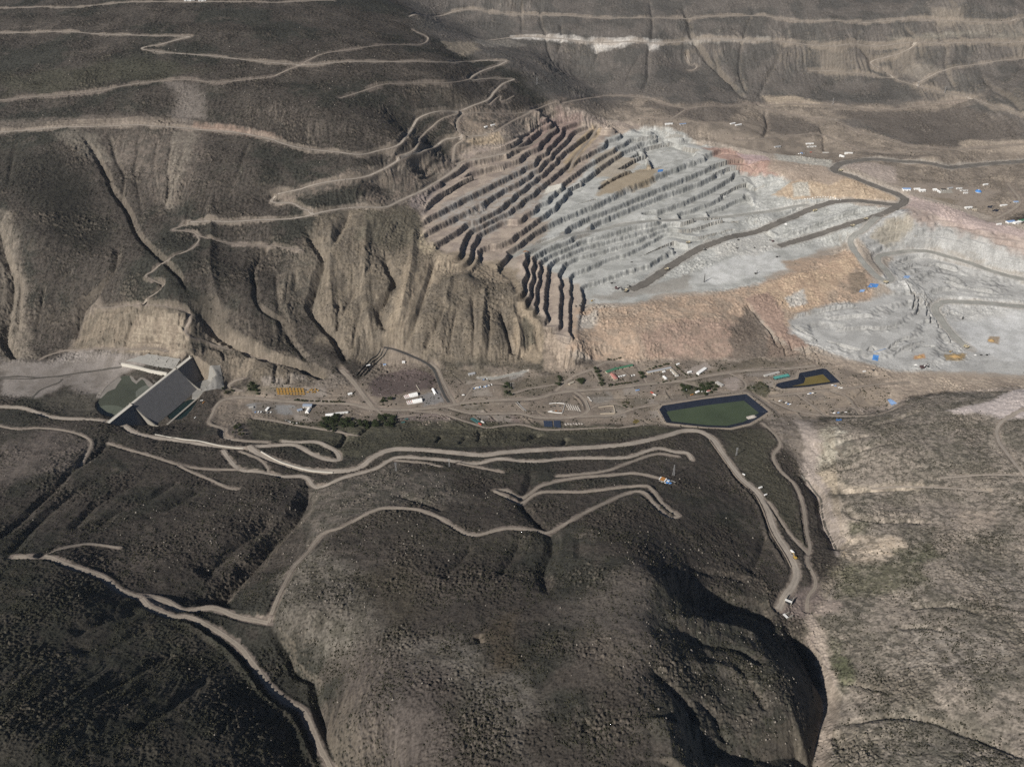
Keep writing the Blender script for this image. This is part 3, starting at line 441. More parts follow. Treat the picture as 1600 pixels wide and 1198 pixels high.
 ('track', 'small looped track on a far spur', 6.7, PALE, [(1073,81),(1075,92),(1078,101),(1085,101),(1089,104),(1084,110),(1076,110)]),
 ('track', 'access track behind the pit crest', 9.5, TRACK, [(990,182),(1040,186),(1070,172)]),
]
FLATZ = None
# ---------------------------------------------------------------- the lined ponds, given by their rim (height, depth, slope width)
PONDS = {
 'green': dict(rim=[(1031,640),(1036,634),(1100,624),(1166,616),(1200,643),(1186,652),(1170,661),(1140,668),(1105,667),(1060,662),(1042,660)], z=-4.0, depth=11.0),
 'ochre': dict(rim=[(1212,603),(1216,599),(1248,592),(1250,583),(1286,576),(1291,577),(1312,597),(1262,604),(1222,607)], z=-9.0, depth=11.0),
}
for _k, _p in PONDS.items():
    _p['world'] = poly_line([pt(x, y, _p['z'])[:2] for x, y in _p['rim']], 10)

BASINS = [(29.0, [(150,636),(158,618),(168,604),(186,590),(204,587),(213,596),(220,589),(233,596),(238,605),(222,622),(200,640),(176,660),(160,655)]),
          (-2.0, [(262,650),(291,626),(311,627),(283,655)])]
BASINS = [(z, np.array([pt(x, y, z)[:2] for x, y in smooth_line(p, 4, True)])) for z, p in BASINS]

_a, _b = np.array(pt(172, 658.5, 62))[:2], np.array(pt(296, 559.5, 62))[:2]
_l = np.hypot(*(_b - _a)); _x = (_b - _a) / _l; _y = np.array([_x[1], -_x[0]])
DAM_DIG = np.array([_a + _x * 6 + _y * 2, _a + _x * (_l + 2) + _y * 2, _a + _x * (_l - 10) + _y * 70, _a + _x * (_l - 30) + _y * 98, _a + _x * 72 + _y * 98, _a + _x * 58 + _y * 72, _a + _x * 34 + _y * 50, _a + _x * 8 + _y * 28])

R_PIT = hits([(660,352),(668,320),(672,300),(700,272),(720,252),(770,246),(830,212),(866,186),(905,192),(960,205),(1010,206),(1080,216),(1110,232),(1150,244),(1172,262),(1178,285),(1182,305),(1175,322),(1160,345),(1120,366),(1080,384),(1045,405),(1005,430),(960,452),(925,470),(905,500),(898,530),(886,542),(872,530),(852,510),(838,495),(822,482),(806,466),(800,440),(775,420),(745,405),(740,425),(715,415),(690,392),(668,380)])[:, :2]
R_PIT2 = hits([(1420,348),(1440,330),(1500,350),(1700,395),(1720,470),(1600,470),(1490,465),(1465,462),(1440,450),(1400,430),(1395,405),(1370,395),(1345,380),(1360,360)])[:, :2]
R_LOBE = hits([(1235,490),(1300,478),(1360,470),(1395,450),(1420,455),(1450,485),(1470,510),(1490,545),(1480,565),(1400,575),(1340,560),(1270,535),(1235,515)])[:, :2]
R_ABUT = hits([(215,485),(292,488),(298,530),(292,556),(235,548),(190,546),(200,510)])[:, :2]
FLATS = [hits(p)[:, :2] for p in (
 [(0,575),(60,565),(180,556),(235,566),(220,610),(160,622),(100,600),(60,620),(0,612)],
 [(385,604),(500,600),(555,612),(600,600),(690,590),(740,590),(860,590),(1000,570),(1200,566),(1300,575),(1380,590),(1360,640),(1250,650),(1180,660),(1100,668),(900,664),(700,655),(560,660),(440,655),(385,640)],
 [(925,466),(985,450),(1050,436),(1120,412),(1210,390),(1300,384),(1300,395),(1220,430),(1150,448),(1050,462),(985,476),(935,475)],
 [(1480,500),(1600,482),(1720,490),(1720,600),(1600,590),(1440,588),(1520,560)],
 [(1405,288),(1480,285),(1560,300),(1540,325),(1470,318),(1420,302)],
 [(1100,190),(1190,190),(1300,225),(1300,245),(1200,240),(1110,215)])]

def terrace(z, jag, sl):
    lz = np.array(LZ, np.float32)
    k = np.clip(np.searchsorted(lz, z) - 1, 0, len(lz) - 2)
    a = lz[k]; b = lz[k + 1]
    t = np.clip((z - a) / (b - a), -3, 4)
    k_ = np.clip(sl / (b - a), .004, .05)
    c = 0.5 + jag * k_
    h = np.clip(6.0 * k_, .05, .28)
    F_ = sstep(c - h, c + h, t)
    am = np.where(k <= 7, 1.95, np.where(k <= 9, 1.6, 1.35))
    f = 0.5 + (F_ - 0.5) * am - (t - 0.5) * (am - 1)          # berms lean back a little toward the wall
    return np.where((z > lz[0]) & (z < lz[-1]), a + (b - a) * f, z), F_, t

ROAD_W = []        # filled below: dict(name,label,width,mat,line Nx2,z N)

def base_height(P, want=False):
    """the land without its roads"""
    X, Y = P.X, P.Y
    Z = glook(GRID, X, Y).astype(np.float32)
    SL = glook(GSL, X, Y).astype(np.float32)
    N = len(X)
    flat = np.zeros(N, np.float32)
    for poly in FLATS:
        k, s = P.inside(poly, 40); flat[k] = np.maximum(flat[k], sstep(-25, 25, s))
    for poly in (R_PIT, R_PIT2, R_LOBE):
        k, s = P.inside(poly, 30); flat[k] = np.maximum(flat[k], sstep(-15, 15, s) * 0.96)
    wild = 1 - flat
    for dpt, hw, line in GUL_W:
        k, d, sd, arc, _, L = P.near(line, hw * 2.6)
        if len(k) == 0: continue
        wob = noise(arc / 45.0, np.full(len(k), hw), 5) * 0.35
        q = d / (hw * (1 + wob))
        taper = sstep(0, 0.18, arc / L) * sstep(0, 0.1, 1 - arc / L)
        prof = np.where(q < 1, 1 - 0.8 * q, 0.2 * np.clip(2.4 - q, 0, 1.4) / 1.4)
        Z[k] -= dpt * taper * np.maximum(prof, 0)
    # weathered ground: broad swells, rills running down steep ground, knobbly rock
    n1 = fbm(X, Y, 260, 4, 11)
    Z += wild * (5.0 * n1)
    wx = X + 26 * noise(X / 120, Y / 120, 3); wy = Y
    ril = 1 - np.abs(noise(wx / 30.0, wy / 230.0, 21)) * 2
    ril3 = 1 - np.abs(noise((X + 8 * noise(X / 40, Y / 40, 4)) / 7.0, Y / 75.0, 23)) * 2
    ril2 = 1 - np.abs(noise(wx / 13.0, wy / 120.0, 22)) * 2
    steep = sstep(0.33, 0.62, SL)
    Z -= (.4 + .6 * sstep(1500, 2300, Y)) * wild * steep * (0.45 + 0.9 * np.clip(n1, -.4, .6)) * (6.0 * ril + 3.8 * ril2 + 1.6 * ril3)
    dens = np.clip(.5 + 1.0 * fbm(X, Y, 130, 3, 35), 0, 1.3)
    b1 = np.clip(noise(X / 6.2, Y / 6.2, 32) - .12 + .25 * (dens - .5), 0, 1); b2 = np.clip(noise(X / 3.4, Y / 3.4, 34) - .1 + .25 * (dens - .5), 0, 1)
    far = sstep(2000, 2700, Y)
    b3 = np.clip(noise(X / 10.5, Y / 10.5, 36) - .08 + .25 * (dens - .5), 0, 1) * far
    Z += wild * 4.2 * b3 * (.4 + dens)
    Z += wild * (1.3 * noise(X / 19, Y / 19, 31) + 3.0 * b1 * (.4 + dens) + 1.9 * b2 * (.4 + dens))
    Z += flat * 0.35 * noise(X / 26, Y / 26, 33)
    out = dict(wild=wild, steep=steep, SL=SL, bush=np.clip(b1 * 3.2, 0, 1) * .6 + np.clip(b2 * 3.2, 0, 1) * .6 + np.clip(b3 * 3.2, 0, 1) * .7)
    # benches
    face = np.zeros(N, np.float32)
    for hgt, reach, line, up in SCARP_W:
        k, d, sd, arc, _, L = P.near(line, reach)
        if len(k) == 0: continue
        wv = 2.2 * noise(arc / 22, np.full(len(k), hgt), 51) + 1.6 * noise(arc / 7, np.full(len(k), hgt), 52)
        q = d * sd * up + wv
        tp = sstep(0, .12, arc / L) * sstep(0, .12, 1 - arc / L)
        st = sstep(-3.2, 3.2, q) - .5
        Z[k] += hgt * tp * st * np.clip(1 - np.abs(q) / reach, 0, 1)
        face[k] = np.maximum(face[k], tp * .8 * np.clip(1 - np.abs(q) / 4.2, 0, 1))
    k, s = P.inside(R_PIT, 40)
    if len(k):
        x, y = X[k], Y[k]
        jag = 2.6 * noise(x / 70, y / 70, 41) + 1.4 * noise(x / 15, y / 15, 42) + 1.3 * noise(x / 6.5, y / 6.5, 43)
        zt, f, t = terrace(Z[k], jag, SL[k])
        m = sstep(-12, 10, s)
        Z[k] = Z[k] * (1 - m) + zt * m
        face[k] = m * np.clip(1 - np.abs(f - 0.5) * 2.1, 0, 1) ** 0.5
    for poly, step, hh in ((R_PIT2, 15.0, .30), (R_LOBE, 11.0, .26), (R_ABUT, 16.0, .28)):
        k, s = P.inside(poly, 30)
        if len(k) == 0: continue
        x, y = X[k], Y[k]
        jag = 0.22 * noise(x / 60, y / 60, 45) + 0.14 * noise(x / 17, y / 17, 46)
        q = Z[k] / step; fl = np.floor(q); t = q - fl
        f = sstep(0.5 + jag - hh, 0.5 + jag + hh, t)
        m = sstep(-8, 12, s)
        Z[k] = Z[k] * (1 - m) + (fl + 0.9 * f + 0.1 * t) * step * m
        face[k] = np.maximum(face[k], m * 0.8 * np.clip(1 - np.abs(f - 0.5) * 2.1, 0, 1) ** 0.5)
    out['face'] = face
    return Z, out

def pads_and_roads(P, Z, want=False):
    N = len(P.X)
    near = np.full(N, 99.0, np.float32); 
    for r in ROAD_W:
        hw = r['width'] / 2; cut = hw + 2.2
        R = cut + 4 + r['width'] * 0.35
        k, d, sd, arc, vz, L = P.near(r['line'], R, r['z'])
        if len(k) == 0: continue
        m = 1 - sstep(0, 1, (d - cut) / (R - cut))
        m = np.where(d < cut, 1, m * 0.85)
        dz = vz - Z[k]
        # batters no flatter than the ground allows: blend quicker where the step is small
        mm = np.where(d < cut, 1, np.clip(m, 0, 1))
        Z[k] += dz * mm
        near[k] = np.minimum(near[k], (d - hw) / (3 + 0.35 * r['width']))
    k, s = P.inside(DAM_DIG, 14)
    if len(k):
        m = sstep(-12, 2, s); Z[k] = Z[k] * (1 - m) + np.minimum(Z[k], 0.5) * m
    for lvl, poly in BASINS:
        k, s = P.inside(poly, 30)
        if len(k) == 0: continue
        bed = lvl - 1.2 - 3 * sstep(0, 20, s)
        Z[k] = np.where(s > 0, np.minimum(Z[k], bed), np.where(s > -10, np.maximum(Z[k], lvl + .25), Z[k]))
    for p in PONDS.values():
        k, s = P.inside(p['world'], 40)
        if len(k) == 0: continue
        m = sstep(-34, -9, s)
        Z[k] = Z[k] * (1 - m) + p['z'] * m
        Z[k] -= np.clip((s + 1.5) / 24.0, 0, 1) * (p['depth'] + 2.5)
    return Z, near

GUL_W = []
for dpt, hw, line in GUL:
    _l = smooth_line(hits(line)[:, :2], 14)
    _m = np.median(_l, 0)
    GUL_W.append((dpt * (1.9 if 2300 < _m[1] < 3000 and _m[0] < 150 else 1.45 if _m[1] > 2250 else 1.1), hw, _l))

SCARP_W = []
_gy, _gx_ = np.gradient(GRID, GS)
for hgt, reach, line in SCARP:
    l = smooth_line(hits(line)[:, :2], 10)
    t = np.gradient(l, axis=0); nx, ny = -t[:, 1], t[:, 0]          # left of the line
    dot = np.sum(nx * glook(_gx_, l[:, 0], l[:, 1], False) + ny * glook(_gy, l[:, 0], l[:, 1], False))
    _m = np.median(l, 0)
    SCARP_W.append((hgt * (1.45 if _m[0] > 900 and 2450 < _m[1] < 3600 else 1.0), reach, l, 1.0 if dot > 0 else -1.0))

_r = random.Random(11)
for _q in range(64):          # little terraces, ditches and earth banks of the valley works
    _x = _r.choice((_r.uniform(400, 560), _r.uniform(715, 1000), _r.uniform(900, 1380), _r.uniform(1180, 1390))); _y = _r.uniform(586, 655) - (6 if _x > 900 else 0)
    _dx, _dy = _r.choice(((_r.uniform(12, 30), _r.uniform(-5, 0)), (_r.uniform(12, 30), _r.uniform(-5, 0)), (_r.uniform(6, 14), _r.uniform(7, 14))))
    _l = smooth_line(hits([(_x - _dx, _y - _dy * .6), (_x, _y + _r.uniform(-1, 1)), (_x + _dx, _y + _dy * .6)])[:, :2], 8)
    if _q % 2: SCARP_W.append((_r.uniform(3, 5.5), _r.uniform(7, 11), _l, _r.choice((-1.0, 1.0))))
    else: GUL_W.append((_r.choice((-2.6, -2.2, 2.4)), _r.uniform(2.6, 4), _l))

def zsample(X, Y, roads=True):
    X = np.atleast_1d(np.asarray(X, float)); Y = np.atleast_1d(np.asarray(Y, float))
    o = np.argsort(Y); P = Pts(X[o], Y[o])
    Z, _ = base_height(P)
    if roads: Z, _ = pads_and_roads(P, Z)
    r = np.empty(len(X)); r[o] = Z
    return r

def _movavg(a, n):
    n = max(1, int(n)); k = np.ones(2 * n + 1) / (2 * n + 1)
    return np.convolve(np.pad(a, n, mode='edge'), k, 'valid')

def build_roads():
    lines = [smooth_line(hits(r[4])[:, :2], 9.0) for r in ROADS]
    allp = np.vstack(lines)
    zz = zsample(allp[:, 0], allp[:, 1], roads=False)
    i = 0
    for r, l in zip(ROADS, lines):
        z = zz[i:i + len(l)]; i += len(l)
        z = _movavg(_movavg(z, 5), 5)
        z = z - .9 - .06 * r[2]
        ROAD_W.append(dict(name=r[0], label=r[1], width=r[2], mat=r[3], line=l, z=z))
build_roads()
# ---------------------------------------------------------------- materials
def mat(name, rgb=(.5, .5, .5), rough=.9, attr=None, var=0.25, scale=0.12, bump=0.0, bscale=0.5, metal=0.0, spec=0.25, var2=0.0, scale2=0.02):
    m = bpy.data.materials.new(name); m.use_nodes = True
    n = m.node_tree.nodes; l = m.node_tree.links
    b = n['Principled BSDF']; b.inputs['Roughness'].default_value = rough; b.inputs['Metallic'].default_value = metal
    b.inputs['Specular IOR Level'].default_value = spec
    tc = n.new('ShaderNodeTexCoord')
    if attr:
        a = n.new('ShaderNodeAttribute'); a.attribute_name = attr; src = a.outputs['Color']
    else:
        c = n.new('ShaderNodeRGB'); c.outputs[0].default_value = (*rgb, 1); src = c.outputs[0]
    def vary(src, sc, amt, detail):
        nz = n.new('ShaderNodeTexNoise'); nz.inputs['Scale'].default_value = sc; nz.inputs['Detail'].default_value = detail; nz.inputs['Roughness'].default_value = .65
        l.new(tc.outputs['Object'], nz.inputs['Vector'])
        mr = n.new('ShaderNodeMapRange'); mr.inputs[1].default_value = .28; mr.inputs[2].default_value = .72
        mr.inputs[3].default_value = 1 - amt; mr.inputs[4].default_value = 1 + amt
        l.new(nz.outputs[0], mr.inputs[0])
        mx = n.new('ShaderNodeVectorMath'); mx.operation = 'SCALE'
        l.new(src, mx.inputs[0]); l.new(mr.outputs[0], mx.inputs['Scale'])
        return mx.outputs[0], nz
    src, nz = vary(src, scale, var, 5)
    if var2: src, _ = vary(src, scale2, var2, 3)
    l.new(src, b.inputs['Base Color'])
    if bump:
        nb = n.new('ShaderNodeTexNoise'); nb.inputs['Scale'].default_value = bscale; nb.inputs['Detail'].default_value = 4
        l.new(tc.outputs['Object'], nb.inputs['Vector'])
        bp = n.new('ShaderNodeBump'); bp.inputs['Strength'].default_value = 1.0; bp.inputs['Distance'].default_value = bump
        l.new(nb.outputs[0], bp.inputs['Height']); l.new(bp.outputs[0], b.inputs['Normal'])
    return m
M = {}
M['ground'] = mat('ground', attr='albedo', var=.26, scale=.22, var2=.14, scale2=.011, bump=.5, bscale=.45, spec=.1)
M[PALE] = mat('pale_gravel', (.245, .205, .165), var=.16, scale=.09, bump=.3, bscale=.3, spec=.1)
M[TRACK] = mat('track_dirt', (.205, .168, .135), var=.18, scale=.1, bump=.3, bscale=.3, spec=.1)
M[HAUL] = mat('haul_gravel', (.135, .123, .108), var=.16, scale=.06, bump=.3, bscale=.2, spec=.1)
M[TARM] = mat('dark_gravel', (.06, .058, .055), var=.2, scale=.1, spec=.15)
M[GREYR] = mat('pit_gravel', (.27, .255, .225), var=.12, scale=.06, bump=.3, bscale=.2, spec=.1)

RTINT = {PALE: (.30, .262, .22), TRACK: (.245, .21, .172), HAUL: (.135, .123, .108), TARM: (.06, .058, .055), GREYR: (.265, .26, .235)}
for _k in RTINT: M[_k + '_road'] = mat(_k + '_road', attr='albedo', var=.14, scale=.2, bump=.4, bscale=.4, spec=.1)
# ---------------------------------------------------------------- the land itself
ys = [545.0]
while ys[-1] < 6650: ys.append(ys[-1] + 1.2 + .00082 * (ys[-1] - 545))
ys = np.array(ys); NR = len(ys); NC = 2200
tc_ = np.linspace(-1, 1, NC)
YY = np.repeat(ys, NC); XX = (tc_[None, :] * ((1260 + (ys - 780) * .73)[:, None])).ravel()
TP = Pts(XX, YY)
TZ, TF = base_height(TP)
TZ, TNEAR = pads_and_roads(TP, TZ)
X, Y = TP.X, TP.Y
gz = TZ.reshape(NR, NC)
_dzx = np.gradient(gz, axis=1) / np.gradient(XX.reshape(NR, NC), axis=1)
_dzy = np.gradient(gz, axis=0) / np.gradient(ys)[:, None]
RS = np.hypot(_dzx, _dzy).ravel().astype(np.float32)          # real slope

# colours of soil and rock (albedo), zone by zone
C = np.empty((len(X), 3), np.float32)
SCRUB = np.zeros(len(X), np.float32)
n_a = fbm(X, Y, 420, 4, 61); n_b = fbm(X, Y, 90, 4, 62); n_c = fbm(X, Y, 22, 3, 63)
def col(rgb): return np.array(rgb, np.float32)
def mixc(k, m, rgb):
    m = m[:, None]; C[k] = C[k] * (1 - m) + col(rgb) * m
ALL = slice(None)
C[:] = col((.070, .061, .050))
mixc(ALL, sstep(-.1, .45, n_a + .5 * n_b), (.046, .045, .036))
mixc(ALL, sstep(.15, .6, n_b - .5 * n_a) * .6, (.105, .09, .074))
mixc(ALL, sstep(.2, .7, n_c) * .35, (.034, .034, .028))
SCRUB[:] = 1.0
WARP = 1.0
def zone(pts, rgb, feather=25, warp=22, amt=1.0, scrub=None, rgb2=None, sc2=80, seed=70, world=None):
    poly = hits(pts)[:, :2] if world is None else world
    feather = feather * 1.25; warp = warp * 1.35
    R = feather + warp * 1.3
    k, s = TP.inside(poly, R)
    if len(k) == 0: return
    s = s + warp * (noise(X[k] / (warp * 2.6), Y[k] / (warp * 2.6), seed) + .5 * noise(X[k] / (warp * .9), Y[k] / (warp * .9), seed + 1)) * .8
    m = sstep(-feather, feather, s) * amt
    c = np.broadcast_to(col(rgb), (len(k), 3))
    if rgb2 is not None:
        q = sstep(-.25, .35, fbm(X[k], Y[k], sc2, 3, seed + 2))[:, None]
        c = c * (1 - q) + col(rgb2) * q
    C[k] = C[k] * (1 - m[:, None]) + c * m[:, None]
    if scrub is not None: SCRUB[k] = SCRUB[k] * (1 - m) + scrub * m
# far slope and ground behind the pit
zone([(620,-40),(660,50),(780,95),(870,170),(980,190),(1180,225),(1300,240),(1400,255),(2030,240),(2090,-60)], (.115,.104,.09), 60, 40, 1, .25, (.085,.08,.07), 160)
zone([(880,155),(1000,150),(1080,165),(1180,160),(1290,160),(1400,165),(1470,155),(1530,150),(1500,170),(1400,182),(1290,185),(1420,225),(1600,222),(2050,225),(2050,330),(1600,340),(1560,350),(1400,300),(1300,270),(1180,250),(1100,225),(1020,205),(950,195),(900,175)], (.235,.20,.158), 30, 30, 1, .25, (.175,.15,.12), 70)
for z_ in ([(1195,175),(1250,185),(1290,200),(1280,212),(1200,205)],[(1030,172),(1160,168),(1140,190),(1060,185)],[(1210,168),(1290,170),(1340,190),(1420,222),(1480,230),(1590,220),(1600,195),(1500,165),(1400,175)],[(1330,240),(1400,240),(1460,243),(1400,250)],[(1010,158),(1075,172),(1060,178),(1000,168)],[(905,160),(950,158),(985,168),(930,172)]):
    zone(z_, (.12,.105,.088), 18, 14, .9, .4)
zone([(1190,150),(1240,150),(1285,160),(1280,166),(1200,165)], (.29,.245,.185), 12, 8, 1, 0)
zone([(1500,222),(1520,218),(1600,220),(2050,215),(2050,235),(1500,236)], (.27,.23,.18), 12, 8, 1, 0)
zone([(1400,290),(1470,286),(1530,293),(1560,300),(1540,318),(1500,325),(1420,304)], (.24,.205,.165), 12, 10, 1, .2)
zone([(1410,305),(1450,308),(1500,313),(1490,322),(1440,318)], (.19,.16,.12), 10, 10, 1, .7)
zone([(1310,258),(1360,253),(1400,262),(1400,288),(1350,280),(1318,268)], (.31,.265,.225), 14, 10, 1, 0)
# the bench cuts of the far contour roads spill pale rubble downhill
zone([(800,56),(900,58),(1000,60),(1040,66),(1020,78),(1010,66),(960,75),(930,82),(925,68),(880,64),(800,62)], (.44,.42,.375), 14, 14, .95, 0)
zone([(1040,64),(1080,58),(1200,58),(1205,64),(1100,64)], (.32,.30,.26), 12, 12, .8, 0)
zone([(745,60),(795,62),(820,72),(760,74),(740,66)], (.21,.195,.165), 16, 14, .8, .2)
zone([(1390,60),(1600,55),(2030,55),(2030,64),(1450,62)], (.2,.185,.15), 14, 12, .8, .2)
zone([(1430,95),(1470,108),(1440,128),(1410,115)], (.19,.17,.14), 14, 12, .8, .2)
zone([(690,66),(740,66),(750,78),(720,88),(700,76)], (.22,.19,.145), 14, 12, .9, .1)
zone([(1460,12),(1500,14),(1505,30),(1470,44),(1455,30)], (.2,.175,.14), 18, 20, .8, .1)
zone([(1500,40),(1600,38),(1600,52),(1520,48)], (.19,.17,.14), 18, 20, .7, .1)
# left mountain: pale bank above the contour road, bare gully heads
zone([(0,198),(60,197),(110,188),(160,186),(220,184),(290,186),(290,197),(220,192),(130,197),(60,203),(0,206)], (.24,.205,.155), 8, 8, .95, .1, (.17,.14,.11), 20)
zone([(0,190),(60,186),(240,182),(300,188),(420,208),(420,214),(300,203),(180,198),(0,207)], (.17,.145,.118), 18, 16, .7, .4)
zone([(300,190),(420,208),(440,216),(420,217),(300,200)], (.235,.175,.135), 8, 8, .9, .1)
zone([(260,128),(310,130),(315,160),(320,185),(270,190),(275,150)], (.17,.15,.128), 20, 18, .8, .3)
zone([(150,205),(320,205),(330,240),(280,320),(270,340),(240,300),(200,260),(160,240)], (.145,.123,.1), 30, 34, .8, .4, (.1,.088,.072), 30)
zone([(270,205),(310,205),(290,260),(268,330),(255,330),(262,260)], (.18,.16,.128), 10, 12, .8, .2, (.12,.105,.085), 20)
zone([(80,208),(150,208),(170,250),(130,245),(100,225)], (.15,.135,.108), 16, 16, .8, .2)
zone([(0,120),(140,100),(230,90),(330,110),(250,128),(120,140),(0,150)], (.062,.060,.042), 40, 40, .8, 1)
zone([(0,230),(90,240),(150,300),(170,370),(120,400),(60,330),(0,290)], (.036,.034,.027), 40, 40, .85, 1)  # patch of shadow on this slope, painted into the ground colour
zone([(0,330),(25,335),(30,420),(35,500),(60,560),(0,580),(5,500),(0,440)], (.19,.165,.13), 16, 16, .85, .2, (.13,.115,.09), 25)
zone([(25,420),(40,430),(40,530),(25,540)], (.18,.155,.122), 12, 12, .7, .2)
zone([(105,545),(115,520),(135,485),(150,460),(165,470),(140,500),(128,545)], (.2,.17,.135), 10, 10, .8, .2)
zone([(110,548),(128,500),(150,482),(220,478),(292,482),(298,500),(296,560),(240,556),(190,548),(140,545)], (.185,.155,.115), 12, 14, 1, .2, (.14,.12,.09), 40)
zone([(192,548),(200,520),(215,492),(255,488),(285,495),(296,515),(294,566),(240,553)], (.30,.255,.19), 9, 10, 1, 0, (.24,.2,.15), 30)
zone([(262,480),(295,484),(292,492),(262,488)], (.10,.09,.07), 8, 6, .9, .6)
zone([(300,490),(330,500),(380,520),(430,545),(470,560),(440,566),(370,545),(320,520)], (.21,.178,.135), 10, 9, .85, .1)
zone([(296,540),(330,548),(400,556),(430,560),(440,575),(380,590),(340,600),(296,585)], (.215,.18,.135), 14, 12, .9, .3, (.16,.138,.105), 40)
zone([(390,565),(440,552),(500,575),(520,600),(440,605),(390,600)], (.175,.148,.11), 14, 12, .9, .5, (.125,.108,.083), 40)
zone([(690,250),(860,165),(960,188),(1120,222),(1250,246),(1420,298),(1600,350),(2050,378),(2050,592),(1400,592),(1260,562),(1000,567),(893,562),(850,500),(800,430),(700,392),(655,340)], (.32,.28,.228), 10, 8, 1, .03)
zone([(690,178),(720,166),(760,168),(815,172),(850,165),(880,150),(920,178),(890,200),(850,206),(800,226),(750,250),(715,264),(685,262),(700,236),(720,218),(702,195)], (.225,.185,.145), 12, 14, .8, .2, (.12,.105,.085), 30)
zone([(715,208),(780,206),(788,222),(735,226)], (.29,.235,.165), 7, 7, .95, 0)
zone([(700,176),(722,172),(760,205),(735,212)], (.25,.205,.155), 8, 8, .8, .1)
# the spurs below the pit: tan, rilled
zone([(490,335),(560,325),(640,320),(668,340),(690,390),(720,410),(800,425),(830,480),(860,520),(880,575),(760,570),(660,562),(560,566),(500,530),(480,440)], (.165,.140,.104), 24, 24, 1, .55, (.125,.108,.083), 50)
zone([(690,390),(720,372),(760,400),(810,420),(815,470),(800,445),(740,430),(700,425),(650,470),(630,545),(605,540),(625,470),(660,410)], (.255,.213,.155), 14, 14, .95, .1, (.20,.165,.12), 25)
zone([(655,335),(675,340),(672,380),(690,392),(660,400),(650,385),(660,350)], (.31,.265,.185), 9, 8, .95, 0, (.25,.21,.15), 15)
zone([(640,400),(650,440),(625,480),(612,530),(600,530),(618,470),(630,420)], (.235,.195,.14), 12, 12, .8, .1)
zone([(570,335),(655,330),(662,350),(640,390),(620,395),(560,372)], (.105,.096,.070), 18, 20, .7, .8)
zone([(450,405),(505,380),(530,360),(500,420),(490,480),(450,500),(430,450)], (.17,.147,.112), 18, 16, .7, .4, (.11,.1,.078), 30)
zone([(812,470),(826,482),(840,500),(850,530),(845,570),(810,560),(800,520)], (.255,.21,.15), 8, 8, 1, .1)
zone([(815,490),(830,500),(838,535),(815,545)], (.12,.108,.08), 8, 7, .9, .7)
zone([(852,508),(886,538),(895,560),(905,585),(850,580),(850,540)], (.285,.235,.18), 8, 7, 1, 0, (.235,.195,.15), 18)
zone([(430,300),(470,292),(600,262),(660,240),(700,232),(720,250),(690,290),(650,320),(600,322),(560,325),(560,312),(600,295),(580,285),(520,300),(440,322)], (.19,.158,.125), 14, 16, .85, .3, (.12,.105,.085), 40)
zone([(640,312),(700,272),(722,258),(735,285),(700,318),(668,330),(640,325)], (.215,.183,.162), 10, 8, 1, 0)
# the main pit
zone([(655,330),(690,290),(722,240),(790,225),(840,195),(880,165),(925,178),(985,190),(1010,200),(960,215),(930,240),(900,285),(850,310),(840,345),(800,392),(812,420),(828,470),(850,500),(885,540),(905,520),(905,470),(860,420),(830,392),(780,410),(740,400),(700,395),(670,380)], (.35,.295,.235), 14, 12, 1, 0, (.275,.23,.19), 45)
zone([(820,215),(870,170),(910,180),(905,200),(860,235),(830,235)], (.28,.215,.18), 14, 14, .9, 0, (.22,.165,.14), 30)
zone([(690,320),(760,290),(830,250),(860,300),(830,330),(790,350),(760,372),(735,362),(680,345)], (.33,.315,.28), 14, 14, .8, 0, (.27,.235,.195), 30)
zone([(805,395),(850,372),(860,345),(830,340),(850,305),(900,285),(925,250),(950,215),(1000,200),(1070,208),(1090,225),(1130,236),(1190,255),(1240,285),(1300,300),(1330,318),(1400,325),(1350,350),(1345,372),(1290,388),(1200,430),(1190,448),(1100,456),(1040,458),(990,474),(920,474),(905,446),(865,425),(838,405)], (.405,.41,.375), 12, 10, 1, 0, (.325,.33,.30), 60)
zone([(855,288),(880,290),(875,302),(850,302)], (.6,.585,.5), 6, 4, 1, 0)
zone([(940,285),(1000,262),(1030,262),(1020,285),(960,305),(935,308)], (.30,.245,.165), 12, 12, .9, 0)
zone([(930,240),(960,232),(1000,255),(960,280),(930,275)], (.33,.285,.215), 10, 12, .8, 0)
zone([(880,255),(905,220),(925,195),(940,200),(915,235),(890,270)], (.36,.285,.18), 7, 6, .9, 0)
zone([(1095,232),(1140,232),(1200,250),(1225,262),(1215,275),(1170,272),(1130,250)], (.36,.25,.20), 10, 10, .95, 0, (.30,.2,.16), 30)
zone([(1150,240),(1195,244),(1205,252),(1170,256)], (.36,.28,.27), 6, 6, .8, 0)
zone([(1210,240),(1250,245),(1300,250),(1300,266),(1250,262),(1215,252)], (.37,.36,.31), 10, 7, .9, 0)
zone([(1205,305),(1235,285),(1280,275),(1310,275),(1400,300),(1405,312),(1330,308),(1290,310),(1240,312)], (.40,.32,.225), 8, 6, .95, 0, (.34,.265,.185), 40)
zone([(1238,288),(1262,285),(1266,306),(1240,308)], (.37,.36,.31), 5, 3, .9, 0)
zone([(960,458),(990,447),(1040,440),(1080,425),(1075,452),(1000,462),(940,470),(925,464)], (.26,.245,.21), 10, 10, .8, 0)
zone([(1100,420),(1180,390),(1210,395),(1230,420),(1180,432),(1120,445),(1080,440)], (.52,.525,.49), 14, 12, .9, 0, (.45,.455,.42), 40)
zone([(1110,385),(1200,362),(1220,385),(1180,400),(1120,402)], (.40,.395,.355), 12, 10, .8, 0)
